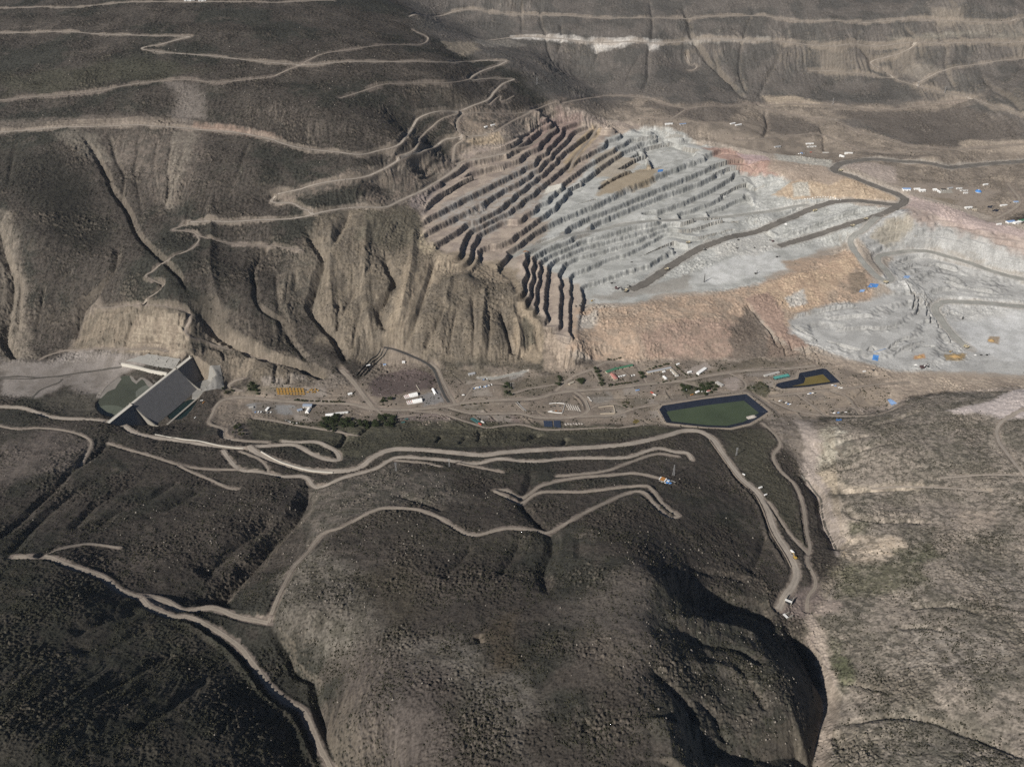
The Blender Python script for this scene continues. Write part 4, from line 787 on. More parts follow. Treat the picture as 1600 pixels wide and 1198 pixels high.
# orange front of the pit
zone([(895,480),(985,480),(1040,465),(1110,460),(1180,445),(1240,425),(1220,408),(1330,388),(1345,400),(1365,440),(1360,470),(1290,480),(1240,490),(1235,510),(1200,500),(1170,466),(1190,520),(1150,560),(1080,562),(1000,566),(940,566),(890,545)], (.36,.275,.20), 12, 12, 1, .05, (.30,.24,.18), 45)
zone([(1180,448),(1260,425),(1340,390),(1350,412),(1310,440),(1280,478),(1240,488),(1200,470)], (.42,.325,.225), 12, 10, .9, 0, (.36,.27,.19), 40)
zone([(1165,466),(1200,455),(1225,490),(1225,505),(1265,540),(1240,545),(1205,515),(1185,490)], (.28,.205,.16), 8, 6, 1, 0)
zone([(1000,520),(1060,500),(1130,500),(1180,520),(1150,560),(1060,562),(1010,560)], (.30,.22,.172), 16, 16, .8, .1, (.24,.185,.145), 35)
zone([(1140,520),(1165,480),(1185,490),(1210,530),(1225,555),(1170,562),(1140,560)], (.15,.125,.1), 10, 10, .9, .5)
zone([(1200,520),(1240,545),(1255,555),(1225,562),(1200,560)], (.2,.155,.12), 8, 8, .9, .3)
zone([(1325,425),(1350,425),(1358,455),(1330,460)], (.17,.14,.105), 8, 8, .8, .3)
zone([(900,495),(935,485),(930,510),(905,515)], (.39,.37,.32), 10, 8, .8, 0)
zone([(1226,465),(1255,452),(1262,475),(1235,480)], (.43,.42,.375), 6, 4, .9, 0)
zone([(1205,250),(1300,262),(1325,276),(1300,290),(1235,284),(1200,268)], (.31,.255,.2), 10, 8, .95, 0)
# right pit
zone([(1235,498),(1290,478),(1350,472),(1395,455),(1375,442),(1395,400),(1365,400),(1340,375),(1370,345),(1415,325),(1470,330),(1550,360),(2050,400),(2050,585),(1600,585),(1500,580),(1400,582),(1340,565),(1270,540),(1235,520)], (.405,.405,.375), 10, 10, 1, 0, (.335,.335,.31), 60)
zone([(1415,322),(1440,318),(1500,340),(1600,362),(2050,395),(2050,420),(1600,400),(1540,375),(1480,352),(1420,345)], (.38,.315,.265), 16, 12, .95, 0, (.34,.275,.23), 60)
zone([(1420,305),(1440,312),(1540,345),(1610,362),(1600,372),(1540,362),(1450,332),(1415,320)], (.39,.32,.285), 10, 6, .9, 0)
zone([(1380,345),(1420,335),(1430,355),(1380,385),(1360,370)], (.31,.28,.215), 12, 12, .8, 0)
zone([(1490,505),(1600,485),(2050,490),(2050,570),(1560,560),(1520,545)], (.50,.505,.48), 16, 14, .9, 0, (.42,.425,.40), 50)
zone([(1545,525),(1562,526),(1560,538),(1543,534)], (.27,.21,.14), 4, 3, .9, 0)
zone([(1428,556),(1444,553),(1446,560),(1428,562)], (.42,.24,.11), 4, 3, .9, 0)
zone([(1475,552),(1510,552),(1505,562),(1478,562)], (.27,.2,.1), 5, 4, .9, 0)
# beige flats between right pit and right hill
zone([(1250,548),(1340,566),(1400,582),(1500,585),(1600,590),(2050,590),(2050,625),(1600,612),(1480,612),(1420,620),(1400,635),(1350,640),(1290,640),(1260,620),(1300,600),(1320,590),(1280,570)], (.345,.29,.225), 12, 10, 1, 0, (.30,.25,.195), 60)
# valley floor
zone([(0,562),(60,566),(110,548),(190,546),(235,566),(210,575),(190,585),(210,640),(150,628),(100,600),(60,622),(0,620)], (.215,.195,.172), 12, 10, 1, .05, (.18,.162,.14), 50)
zone([(330,640),(345,610),(385,604),(500,598),(555,600),(600,545),(680,560),(700,575),(760,572),(870,585),(950,566),(1100,562),(1250,556),(1320,575),(1380,595),(1400,640),(1290,645),(1255,660),(1190,655),(1100,665),(900,664),(700,655),(560,662),(440,660),(350,690)], (.205,.172,.135), 12, 12, 1, .22, (.165,.14,.112), 50)
zone([(1180,590),(1300,600),(1390,610),(1380,640),(1300,645),(1255,655),(1200,630),(1175,610)], (.27,.225,.172), 12, 10, .9, .1, (.22,.185,.145), 40)
zone([(575,605),(590,585),(640,570),(672,575),(682,595),(680,606),(640,612),(600,622),(582,618)], (.098,.078,.070), 9, 6, 1, 0)
zone([(560,580),(600,545),(640,556),(660,572),(600,585),(570,600)], (.16,.135,.108), 10, 8, .9, .2)
zone([(385,632),(400,628),(470,634),(468,648),(400,645)], (.215,.215,.205), 5, 4, .9, 0)
zone([(656,618),(690,608),(694,628),(662,634)], (.19,.185,.175), 5, 4, .9, 0)
zone([(740,596),(780,592),(820,580),(820,585),(790,598),(745,604)], (.25,.24,.215), 5, 4, .8, 0)
zone([(1068,578),(1105,566),(1112,574),(1090,585),(1070,590)], (.27,.235,.2), 6, 5, .9, 0)
zone([(1130,592),(1156,586),(1158,606),(1145,613),(1132,602)], (.285,.245,.21), 6, 5, .9, 0)
zone([(590,664),(610,650),(680,645),(710,655),(700,668),(640,668)], (.205,.168,.148), 8, 7, .8, 0)
zone([(755,654),(800,648),(820,660),(800,668),(775,668)], (.175,.142,.122), 6, 5, .9, .1)
zone([(915,612),(950,610),(962,625),(930,630)], (.21,.195,.168), 6, 6, .8, .1)
VR = random.Random(3)
for q in range(70):                      # levelled plots, old fields and spoil in the valley works
    x = VR.choice((VR.uniform(400, 545), VR.uniform(715, 1290), VR.uniform(715, 1290))); y = VR.uniform(588, 655) - (x > 900) * 6; a = VR.uniform(8, 26); b_ = VR.uniform(3, 8); sk = VR.uniform(-4, 9)
    rgb_ = VR.choice(((.24,.205,.16),(.16,.135,.105),(.27,.24,.2),(.13,.112,.088),(.19,.165,.135),(.225,.2,.17)))
    zone([(x - a, y - b_), (x + a - sk, y - b_ - 1), (x + a + sk, y + b_), (x - a + sk, y + b_ + 1)], rgb_, 4, 4, .8, VR.choice((0, .1, .5)))
for z_ in ([(498,658),(524,648),(545,656),(595,660),(598,668),(575,672),(520,676)],[(588,652),(600,645),(618,652),(614,669),(600,668)],[(1064,602),(1080,600),(1118,595),(1122,606),(1112,618),(1068,616)],[(1160,606),(1190,597),(1206,606),(1196,622),(1176,612)],[(783,597),(792,597),(802,608),(798,620),(788,618)],[(868,608),(872,589),(880,589),(878,600)],[(385,598),(400,596),(407,608),(402,618),(390,612)],[(928,578),(936,574),(946,602),(938,604)]):
    zone(z_, (.062,.062,.038), 5, 5, .85, 1.5)
for z_ in ([(430,652),(500,660),(510,676),(440,670)],[(350,605),(420,603),(440,600),(430,612),(360,616)],[(640,575),(700,570),(760,575),(770,590),(700,592)],[(780,600),(870,585),(900,590),(860,612),(790,622)],[(960,625),(1010,620),(1020,640),(960,640)],[(1120,570),(1180,560),(1240,565),(1240,575),(1140,585)],[(700,640),(760,630),(760,640),(715,650)],[(1020,598),(1060,590),(1130,576),(1140,584),(1060,603)]):
    zone(z_, (.12,.105,.078), 9, 9, .75, .9)
# the near bank, hills
zone([(380,655),(560,662),(700,656),(900,666),(1020,664),(1080,672),(1020,680),(900,695),(700,698),(600,698),(560,715),(500,700),(400,690)], (.095,.09,.062), 10, 8, .9, .9, (.075,.072,.052), 40)
zone([(1120,675),(1180,668),(1215,690),(1200,715),(1240,770),(1255,850),(1215,810),(1160,740)], (.082,.078,.055), 14, 12, .8, 1)
zone([(0,690),(90,670),(150,690),(130,725),(60,740),(0,770)], (.15,.128,.108), 30, 25, .85, .4, (.11,.095,.08), 60)
zone([(480,760),(600,730),(700,740),(740,790),(640,785),(560,810),(500,840),(430,930),(430,960),(470,880)], (.15,.132,.108), 24, 24, .85, .55, (.095,.088,.07), 35)
zone([(430,900),(500,850),(560,880),(600,980),(560,1020),(470,1000),(430,960)], (.16,.145,.118), 26, 26, .8, .9, (.105,.097,.076), 30)
zone([(630,990),(690,980),(740,1010),(760,1040),(800,1080),(760,1090),(700,1060),(640,1070),(610,1040)], (.175,.158,.13), 24, 24, .8, 1, (.115,.104,.083), 30)
zone([(720,1080),(800,1060),(850,1100),(800,1150),(850,1198),(740,1198),(780,1140)], (.16,.145,.12), 26, 26, .75, 1, (.11,.1,.08), 30)
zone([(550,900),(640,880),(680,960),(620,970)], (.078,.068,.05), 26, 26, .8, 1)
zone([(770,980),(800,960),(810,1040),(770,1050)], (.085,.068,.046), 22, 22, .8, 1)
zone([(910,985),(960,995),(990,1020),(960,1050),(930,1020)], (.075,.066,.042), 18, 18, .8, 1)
zone([(870,960),(1000,880),(1040,980),(1000,1080),(900,1040)], (.125,.108,.09), 30, 26, .7, .8)
zone([(560,1000),(700,1060),(720,1198),(540,1198)], (.112,.096,.082), 30, 30, .7, .8)
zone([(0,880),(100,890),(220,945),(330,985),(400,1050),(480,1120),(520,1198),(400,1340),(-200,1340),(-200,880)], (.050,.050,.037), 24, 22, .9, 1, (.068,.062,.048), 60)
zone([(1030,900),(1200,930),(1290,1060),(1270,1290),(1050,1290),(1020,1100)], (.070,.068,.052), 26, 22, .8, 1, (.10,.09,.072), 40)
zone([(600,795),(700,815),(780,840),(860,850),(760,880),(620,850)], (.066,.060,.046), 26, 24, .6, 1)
# the right hill, beige with dark bushes
zone([(1275,660),(1350,650),(1400,635),(1500,612),(1600,612),(2090,620),(2130,1340),(1280,1340),(1285,1198),(1297,1130),(1303,1080),(1285,1040),(1262,990),(1252,965),(1270,940),(1300,890),(1318,860),(1300,800),(1290,770),(1260,735)], (.225,.195,.152), 12, 12, 1, .85, (.135,.121,.092), 110)
zone([(1340,660),(1420,640),(1500,650),(1560,670),(1540,700),(1440,720),(1370,710)], (.145,.13,.097), 26, 22, .8, 1, (.19,.165,.13), 40)
zone([(1280,665),(1310,665),(1330,690),(1300,720),(1270,735),(1262,700)], (.34,.315,.245), 12, 14, .9, .1, (.2,.18,.14), 22)
zone([(1255,735),(1300,735),(1330,762),(1380,758),(1440,750),(1430,762),(1340,772),(1290,762)], (.40,.34,.25), 10, 12, .9, .1, (.27,.23,.17), 25)
zone([(1290,775),(1330,782),(1320,800),(1360,815),(1330,840),(1305,850),(1296,800)], (.30,.255,.195), 10, 12, .8, .2)
zone([(1320,840),(1400,838),(1425,850),(1390,878),(1335,888),(1318,862)], (.40,.335,.245), 10, 12, .95, .1, (.34,.28,.2), 30)
zone([(1380,790),(1480,780),(1560,800),(1540,830),(1440,822)], (.235,.2,.158), 20, 22, .8, .6)
zone([(1500,800),(1560,795),(1560,820),(1500,825)], (.30,.25,.19), 14, 14, .8, .2)
zone([(1330,815),(1365,812),(1350,830),(1325,835)], (.088,.09,.052), 9, 10, .8, 1.5)
zone([(1300,895),(1360,878),(1430,880),(1450,910),(1380,932),(1310,930)], (.108,.103,.066), 14, 16, .9, 1.2)
zone([(1400,860),(1450,850),(1470,870),(1420,885)], (.088,.09,.052), 12, 14, .8, 1.5)
zone([(1278,990),(1310,1000),(1335,1050),(1320,1075),(1300,1080),(1290,1040)], (.085,.09,.05), 9, 10, .9, 1.5)
zone([(1370,1000),(1460,985),(1560,990),(1600,1040),(1450,1060),(1380,1050)], (.27,.24,.19), 26, 28, .8, .9, (.19,.167,.13), 25)
zone([(1480,900),(1600,890),(2030,940),(1600,950),(1500,930)], (.255,.225,.18), 26, 28, .8, .8, (.18,.16,.125), 25)
zone([(1285,1130),(1400,1120),(1480,1150),(1600,1198),(1600,1300),(1290,1300)], (.135,.125,.092), 26, 26, .7, 1, (.19,.17,.13), 30)
k, s_ = TP.inside(hits([(1275,650),(1400,630),(1600,605),(2130,600),(2130,1340),(1285,1340),(1300,1100),(1262,960),(1310,870)])[:, :2], 10); C[k] *= 1.16
k, s_ = TP.inside(hits([(1300,640),(1400,630),(1600,605),(2130,600),(2130,1340),(1290,1340),(1305,1100),(1290,960),(1330,870)])[:, :2], 10)
C[k] *= np.array([1.07, 1.08, 1.12], np.float32)
f1 = fbm(X[k], Y[k], 16, 3, 121, .65); f2 = fbm(X[k], Y[k], 75, 3, 122)
q = sstep(.05, .5, f1 + .5 * f2)[:, None] * .62
C[k] = C[k] * (1 - q) + col((.082, .077, .060)) * q
q = sstep(.1, .6, -f1 + .7 * f2)[:, None] * .4
C[k] = C[k] * (1 - q) + col((.33, .29, .235)) * q
zone([(212,929),(235,929),(264,943),(288,950),(264,959),(236,950)], (.2,.168,.135), 5, 5, .9, 0)
zone([(60,622),(150,615),(160,640),(150,655),(80,645)], (.085,.078,.062), 9, 8, .85, .6)
zone([(1590,608),(2050,608),(2050,660),(1570,655),(1530,645),(1505,648),(1480,643),(1545,628)], (.46,.41,.37), 10, 8, 1, 0)
# creek bed
zone([(1190,652),(1262,648),(1292,664),(1264,692),(1252,738),(1236,712),(1222,690),(1204,668)], (.21,.182,.15), 10, 9, .9, .1, (.15,.13,.105), 25)
zone([(1238,655),(1262,660),(1285,690),(1275,735),(1292,760),(1303,800),(1318,840),(1308,870),(1296,835),(1280,800),(1284,775),(1262,752),(1250,735),(1258,700)], (.34,.295,.25), 8, 7, 1, 0)
zone([(1262,960),(1285,940),(1320,935),(1310,955),(1275,962),(1285,1000),(1278,1020),(1262,990)], (.31,.26,.215), 8, 8, .95, 0)
zone([(1288,1045),(1303,1042),(1305,1060),(1295,1072)], (.36,.30,.23), 6, 5, .95, 0)
zone([(1264,960),(1290,985),(1300,1030),(1312,1070),(1310,1110),(1302,1140),(1296,1170),(1300,1230),(1276,1230),(1276,1150),(1290,1110),(1290,1060),(1275,1010)], (.34,.29,.235), 6, 6, .95, 0)
zone([(1205,940),(1240,925),(1275,910),(1290,935),(1262,962),(1230,965)], (.175,.145,.125), 9, 7, .95, 0)
# dirt thrown aside along every road
for r in ROAD_W:
    wd = r['width'] * .85 + 5 + 16 * float(sstep(2300, 3400, np.median(r['line'][:, 1]))) * (r['mat'] in (PALE, TRACK))
    k, d, sd_, arc, _, L = TP.near(r['line'], wd)
    if len(k) == 0: continue
    fr = float(sstep(2300, 3400, np.median(r['line'][:, 1])))
    e = r['width'] * .5 + (wd - r['width'] * .5) * (.45 + .55 * (noise(X[k] / (22 + 60 * fr), Y[k] / (22 + 60 * fr), 91) + (.6 - .3 * fr) * noise(X[k] / (8 + 14 * fr), Y[k] / (8 + 14 * fr), 92)))
    m = (1 - sstep(e - 3 - 5 * fr, e + 2 + 4 * fr, d)) * (1 - .3 * fr)
    rgb = {PALE: (.235, .20, .16), TRACK: (.185, .155, .127), HAUL: (.30, .28, .24), TARM: (.16, .135, .11), GREYR: (.36, .34, .295)}[r['mat']]
    mixc(k, m * .85, rgb); SCRUB[k] *= (1 - m)
# fans of rubble and washed rills down steep ground
stp = sstep(.22, .6, RS) * (1 - np.clip(TF['face'] * 2, 0, 1))
C *= (1 + stp * (.30 * noise(X / 7, Y / 95, 93) + .20 * noise((X + 20 * n_b) / 19, Y / 170, 94)))[:, None]
# fresh rock on bench faces, loose pale dust on the berms
fc = TF['face']
k = np.nonzero(fc > .02)[0]
streak = noise(X[k] / 5.5, Y[k] / 30, 95) * .5 + noise(X[k] / 17, Y[k] / 60, 96) * .6
C[k] *= (1 - fc[k] * (.30 + .35 * np.clip(streak, -.6, .8)))[:, None]
# cut rock and scree on very steep ground
k = np.nonzero((RS > .75) & (fc < .1))[0]
mixc(k, sstep(.75, 1.3, RS[k]) * .45, (.17, .145, .11)); SCRUB[k] *= 1 - .7 * sstep(.75, 1.3, RS[k])
# fine mottling: bushes, stones
n_d = noise(X / 9, Y / 9, 97); n_e = noise(X / 4.2, Y / 4.2, 98)
C *= (1 + TF['wild'] * (.16 * n_d + .16 * n_e) + .06 * n_e)[:, None]
bsh = np.clip(TF['bush'], 0, 1) * np.clip(SCRUB, 0, 1) * TF['wild']
C *= (1 - .64 * bsh)[:, None]
C *= np.array([1.0, .985, 1.01], np.float32)
for p in PONDS.values():
    k, s = TP.inside(p['world'], 16)
    m = sstep(-14, -8, s); mixc(k, m, (.27, .235, .19)); SCRUB[k] *= 1 - m
np.clip(C, .012, .9, out=C)

me = bpy.data.meshes.new('terrain')
nv = len(X); me.vertices.add(nv)
co = np.empty((nv, 3), np.float32); co[:, 0] = X; co[:, 1] = Y; co[:, 2] = TZ
me.vertices.foreach_set('co', co.ravel())
ii = np.arange(nv, dtype=np.int32).reshape(NR, NC)
q = np.stack([ii[:-1, :-1], ii[:-1, 1:], ii[1:, 1:], ii[1:, :-1]], -1).reshape(-1, 4)
nf = len(q)
me.loops.add(nf * 4); me.loops.foreach_set('vertex_index', q.ravel())
me.polygons.add(nf); me.polygons.foreach_set('loop_start', np.arange(0, nf * 4, 4, dtype=np.int32))
me.polygons.foreach_set('use_smooth', np.ones(nf, bool))
me.update(calc_edges=True)
at = me.attributes.new('albedo', 'FLOAT_COLOR', 'POINT')
at.data.foreach_set('color', np.c_[C, np.ones(nv, np.float32)].ravel().astype(np.float32))
me.materials.append(M['ground'])
terrain = bpy.data.objects.new('terrain', me); COL.objects.link(terrain)
terrain['kind'] = 'structure'

def gz(x, y):
    """height of the finished land, from its mesh"""
    j = int(np.clip(np.searchsorted(ys, y) - 1, 0, NR - 2)); ty = (y - ys[j]) / (ys[j + 1] - ys[j])
    def row(j):
        hwid = 1260 + (ys[j] - 780) * .73
        f = np.clip((x / hwid + 1) / 2 * (NC - 1), 0, NC - 1.001); i = int(f); t = f - i
        return gz_[j, i] * (1 - t) + gz_[j, i + 1] * t
    return row(j) * (1 - ty) + row(j + 1) * ty
gz_ = gz
gz_ = TZ.reshape(NR, NC)

# ---------------------------------------------------------------- roads as strips laid on their benches
def mesh_obj(name, verts, faces, m, parent=None, smooth=False):
    me = bpy.data.meshes.new(name); me.from_pydata([tuple(map(float, v)) for v in verts], [], faces); me.update()
    if smooth: me.polygons.foreach_set('use_smooth', np.ones(len(me.polygons), bool))
    if m is not None: me.materials.append(m)
    o = bpy.data.objects.new(name, me); COL.objects.link(o)
    if parent is not None: o.parent = parent
    return o
for r in ROAD_W:
    l = r['line']; t = np.gradient(l, axis=0); t /= np.hypot(t[:, 0], t[:, 1])[:, None] + 1e-9
    nrm = np.c_[-t[:, 1], t[:, 0]]
    K = 11; verts = []; cols = []
    tint = np.array(RTINT[r['mat']])
    hw = r['width'] / 2
    arc = np.r_[0, np.cumsum(np.hypot(*np.diff(l, axis=0).T))]
    ed = [1 + .26 * noise(arc / 14, np.full(len(arc), 3.0 + q), 77) + .30 * noise(arc / 50, np.full(len(arc), 9.0 + q), 78) for q in (0, 1)]
    en = rng.uniform(-.5, .5, 997); rn = noise(arc / 40, np.full(len(arc), 21.0), 79)
    for i in range(len(l)):
        for j in range(K):
            a = (j / (K - 1)) * 2 - 1
            p = l[i] + nrm[i] * a * hw * (ed[0][i] if a < 0 else ed[1][i])
            zt = gz(p[0], p[1])
            verts.append((p[0], p[1], zt + (.30 if abs(a) < .99 else -.15)))
            trk = math.exp(-((abs(a) - .42) / .16) ** 2); ce = math.exp(-(a / .14) ** 2); edg = max(0, (abs(a) - .7) / .3)
            g_ = 1 + .10 * trk - .10 * ce * (1 if r['width'] < 20 else -.6) - edg * (.16 + .5 * en[(i * 3 + j) % len(en)]) + .16 * en[(i + 7 * j) % len(en)] + .22 * rn[i]
            cols.append((*(tint * max(.4, g_)), 1))
    faces = [(i * K + j, i * K + j + 1, (i + 1) * K + j + 1, (i + 1) * K + j) for i in range(len(l) - 1) for j in range(K - 1)]
    faces = [f[::-1] for f in faces]
    o = mesh_obj(r['name'], verts, faces, M[r['mat'] + '_road'], smooth=True); o['kind'] = 'structure'
    at = o.data.attributes.new('albedo', 'FLOAT_COLOR', 'POINT'); at.data.foreach_set('color', np.array(cols, np.float32).ravel())
# ---------------------------------------------------------------- water, liners, dam
def water_mat(name, rgb, rough=.12):
    return mat(name, rgb, rough=rough, var=.18, scale=.012, spec=.4, bump=.05, bscale=.25)
M['res_water'] = water_mat('reservoir_water', (.062, .066, .046))
M['green_water'] = water_mat('green_water', (.056, .072, .040))
M['ochre_water'] = water_mat('ochre_water', (.15, .115, .035))
M['dark_water'] = water_mat('dark_water', (.010, .020, .018))
M['liner'] = mat('liner', (.014, .018, .029), rough=.5, var=.2, scale=.05, spec=.35)
M['concrete'] = mat('concrete', (.27, .25, .215), var=.12, scale=.15, spec=.2)
M['concrete_dark'] = mat('concrete_dark', (.19, .182, .175), var=.14, scale=.1, spec=.2)
M['concrete_pale'] = mat('concrete_pale', (.50, .47, .41), var=.1, scale=.2, spec=.2)
M['shotcrete'] = mat('shotcrete', (.235, .225, .205), var=.14, scale=.2, bump=.4, bscale=.4, spec=.15)

def sheet(name, poly, z, m, kind='structure'):
    """a flat water sheet over a basin"""
    bm = bmesh.new()
    vs = [bm.verts.new((p[0], p[1], z)) for p in poly]
    f = bm.faces.new(vs)
    bmesh.ops.triangulate(bm, faces=[f])
    for f in bm.faces:
        if f.normal.z < 0: f.normal_flip()
    me = bpy.data.meshes.new(name); bm.to_mesh(me); bm.free(); me.materials.append(m)
    o = bpy.data.objects.new(name, me); COL.objects.link(o); o['kind'] = kind
    return o
def wpoly(pts, z, step=5): return np.array([pt(x, y, z)[:2] for x, y in smooth_line(pts, step, True)])
sheet('reservoir_water', BASINS[0][1], 29.0, M['res_water'])
sheet('shallow_water', wpoly([(148,641),(160,634),(178,633),(192,637),(194,645),(176,657),(160,652)], 29.06), 29.06, water_mat('shallow_water', (.105, .115, .085)))
sheet('shallow_water', wpoly([(212,612),(222,604),(234,601),(230,612),(220,622),(212,620)], 29.06), 29.06, M['res_water'] if False else water_mat('silty_water', (.125, .13, .105)))
M['silt'] = mat('silt', (.205, .187, .165), var=.15, scale=.05, spec=.15)
sheet('silt_bank', wpoly([(204,582),(235,584),(262,590),(244,606),(232,604),(222,592),(213,600),(206,595)], 29.12), 29.12, M['silt'])
sheet('silt_bank', wpoly([(150,622),(156,610),(172,598),(186,588),(190,592),(184,600),(180,607),(168,612),(158,622)], 29.12), 29.12, M['silt'])
sheet('pool_water', BASINS[1][1], -2.0, M['dark_water'])

def drape(name, pts, off, m, n=26, z=None, thick=0.0):
    """a sheet lying on the land inside a four-sided outline (points in order), given on the photograph"""
    a, b, c, d = [np.array(hit(*p)[:2]) if z is None else np.array(pt(p[0], p[1], z)[:2]) for p in pts]
    vs = []
    for j in range(n + 1):
        for i in range(n + 1):
            u, v = i / n, j / n
            p = (a * (1 - u) + b * u) * (1 - v) + (d * (1 - u) + c * u) * v
            vs.append((p[0], p[1], gz(p[0], p[1]) + off))
    fs = [(j * (n + 1) + i, j * (n + 1) + i + 1, (j + 1) * (n + 1) + i + 1, (j + 1) * (n + 1) + i) for j in range(n) for i in range(n)]
    o = mesh_obj(name, vs, fs, m, smooth=True)
    me = o.data
    if me.polygons[0].normal.z < 0: me.flip_normals()
    return o

def pond(key, label, wpts, wz, wm):
    p = PONDS[key]; rim = p['world']; ctr = rim.mean(0)
    # liner: rings from the rim inward, each vertex on the carved land
    root = bpy.data.objects.new('lined_pond', None); COL.objects.link(root); root.location = (ctr[0], ctr[1], p['z'])
    root['label'] = label; root['category'] = 'pond'
    line = np.array(rim)
    # inward normals
    t = np.roll(line, -1, 0) - np.roll(line, 1, 0); t /= np.hypot(t[:, 0], t[:, 1])[:, None]
    nrm = np.c_[-t[:, 1], t[:, 0]]
    area = 0.5 * np.sum(line[:, 0] * np.roll(line[:, 1], -1) - np.roll(line[:, 0], -1) * line[:, 1])
    if area < 0: nrm = -nrm
    ds = [-2.0, 0.0, 4.0, 9.0, 14.0, 19.0, 25.0, 29.0]
    vs, fs = [], []; n = len(line)
    for d in ds:
        for i in range(n):
            q = line[i] + nrm[i] * d
            h = p['z'] - np.clip((d - 1.0) / 26.0, 0, 1) * p['depth']
            vs.append((q[0] - ctr[0], q[1] - ctr[1], h + .55 - p['z']))
    for a in range(len(ds) - 1):
        for i in range(n):
            j = (i + 1) % n
            fs.append((a * n + i, a * n + j, (a + 1) * n + j, (a + 1) * n + i))
    o = mesh_obj('liner', vs, fs, M['liner'], root)
    # rim kerb of compacted earth
    vs, fs = [], []
    for d, h in ((-9, .1), (-8, 1.0), (-2.2, 1.0), (-1.4, .2)):
        for i in range(n):
            q = line[i] + nrm[i] * d; vs.append((q[0] - ctr[0], q[1] - ctr[1], h))
    for a in range(3):
        for i in range(n):
            j = (i + 1) % n; fs.append((a * n + i, a * n + j, (a + 1) * n + j, (a + 1) * n + i))
    mesh_obj('berm', vs, fs, M[PALE], root)
    sheet('pond_water', line + nrm * 6.0, wz, wm)
    return root
pond('green', 'large pond with a dark lining and dull green water', [(1040,650),(1062,645),(1090,640),(1140,630),(1158,628),(1168,634),(1164,646),(1176,650),(1172,657),(1158,664),(1140,668),(1105,667),(1060,662),(1046,658)], -11.5, M['green_water'])
pond('ochre', 'smaller pond with a dark lining and yellow-brown water', [(1225,604),(1242,602),(1256,597),(1258,588),(1285,586),(1296,598),(1262,603),(1240,606)], -16.0, M['ochre_water'])
sheet('pool_water', wpoly([(988,660),(992,655),(1000,657),(1002,660),(994,662)], gz(*hit(995, 659)[:2]) + .3), gz(*hit(995, 659)[:2]) + .5, M['ochre_water'])
sheet('pool_water', wpoly([(957,667),(960,664),(972,663),(974,666),(966,668)], gz(*hit(966, 666)[:2]) + .3), gz(*hit(966, 666)[:2]) + .5, mat('stale_water', (.07, .058, .042), rough=.3))

# river braids over the silt of the reservoir
def ribbon(name, pts, width, m, off=.35, seed=0, label=None):
    l = smooth_line(hits(pts)[:, :2], 8.0)
    t = np.gradient(l, axis=0); t /= np.hypot(t[:, 0], t[:, 1])[:, None] + 1e-9
    nr = np.c_[-t[:, 1], t[:, 0]]; arc = np.arange(len(l)) * 8.0
    w0 = width * .5 * (1 + .5 * noise(arc / 30, np.full(len(l), 2.0 + seed), 81)); w1 = width * .5 * (1 + .5 * noise(arc / 30, np.full(len(l), 7.0 + seed), 82))
    vs = []
    for i in range(len(l)):
        for a in (-1, -.5, 0, .5, 1):
            p = l[i] + nr[i] * a * (w0[i] if a < 0 else w1[i]); vs.append((p[0], p[1], gz(p[0], p[1]) + off))
    fs = [(i * 5 + j + 1, i * 5 + j, (i + 1) * 5 + j, (i + 1) * 5 + j + 1) for i in range(len(l) - 1) for j in range(4)]
    o = mesh_obj(name, vs, fs, m, smooth=True); o['kind'] = 'structure'
    if o.data.polygons[0].normal.z < 0: o.data.flip_normals()
    return o
M['wet_silt'] = mat('wet_silt', (.085, .077, .066), rough=.5, var=.2)
ribbon('river', [(-80,591),(0,590),(30,588),(60,590),(95,587),(130,582),(165,577),(190,573)], 7, M['wet_silt'], seed=1)
ribbon('river', [(-80,593),(0,592),(40,592),(62,591),(80,589),(110,588)], 5, M['wet_silt'], seed=2)
ribbon('river', [(98,592),(92,598),(80,602),(62,610),(50,622)], 6, M['wet_silt'], seed=3)
ribbon('stream', [(1252,742),(1266,752),(1284,770),(1287,790),(1292,812),(1304,838),(1313,858)], 3.5, M['wet_silt'], seed=4)

# the dam
def T(o, label, cat, group=None):
    o['label'] = label; o['category'] = cat
    if group: o['group'] = group
    return o
def empty(name, loc, rz=0.0):
    o = bpy.data.objects.new(name, None); COL.objects.link(o); o.location = loc; o.rotation_euler = (0, 0, rz); return o
dA, dB = np.array(pt(172, 658.5, 62)), np.array(pt(296, 559.5, 62))
ax = (dB - dA)[:2]; DL = np.hypot(*ax); ax /= DL; dn = np.array([ax[1], -ax[0]])       # dn points downstream
ang = math.atan2(ax[1], ax[0])
dam = empty('dam', (dA[0], dA[1], 0), ang)       # local x along the crest, local -y downstream
T(dam, 'concrete gravity dam with a sloping spillway face between two guide walls', 'dam')
def dloc(px, py, z):
    q = np.array(pt(px, py, z))[:2] - dA[:2]; return q @ ax, -(q @ dn)
def extr(name, prof, x0, x1, m, parent, steps=0):
    """a profile in (y, z) extruded along x"""
    n = len(prof); vs = [(x0, y, z) for y, z in prof] + [(x1, y, z) for y, z in prof]
    fs = [(i, (i + 1) % n, n + (i + 1) % n, n + i) for i in range(n)] + [tuple(range(n))[::-1], tuple(range(n, 2 * n))]
    o = mesh_obj(name, vs, fs, m, parent)
    bm = bmesh.new(); bm.from_mesh(o.data); bmesh.ops.recalc_face_normals(bm, faces=bm.faces); bm.to_mesh(o.data); bm.free()
    return o
xs0, xs1 = dloc(207, 632, 62)[0], dloc(275, 576, 62)[0]
offA = -dloc(258, 652, 0)[1]; offB = -dloc(292, 623.5, 0)[1]
OFF = (offA + offB) / 2
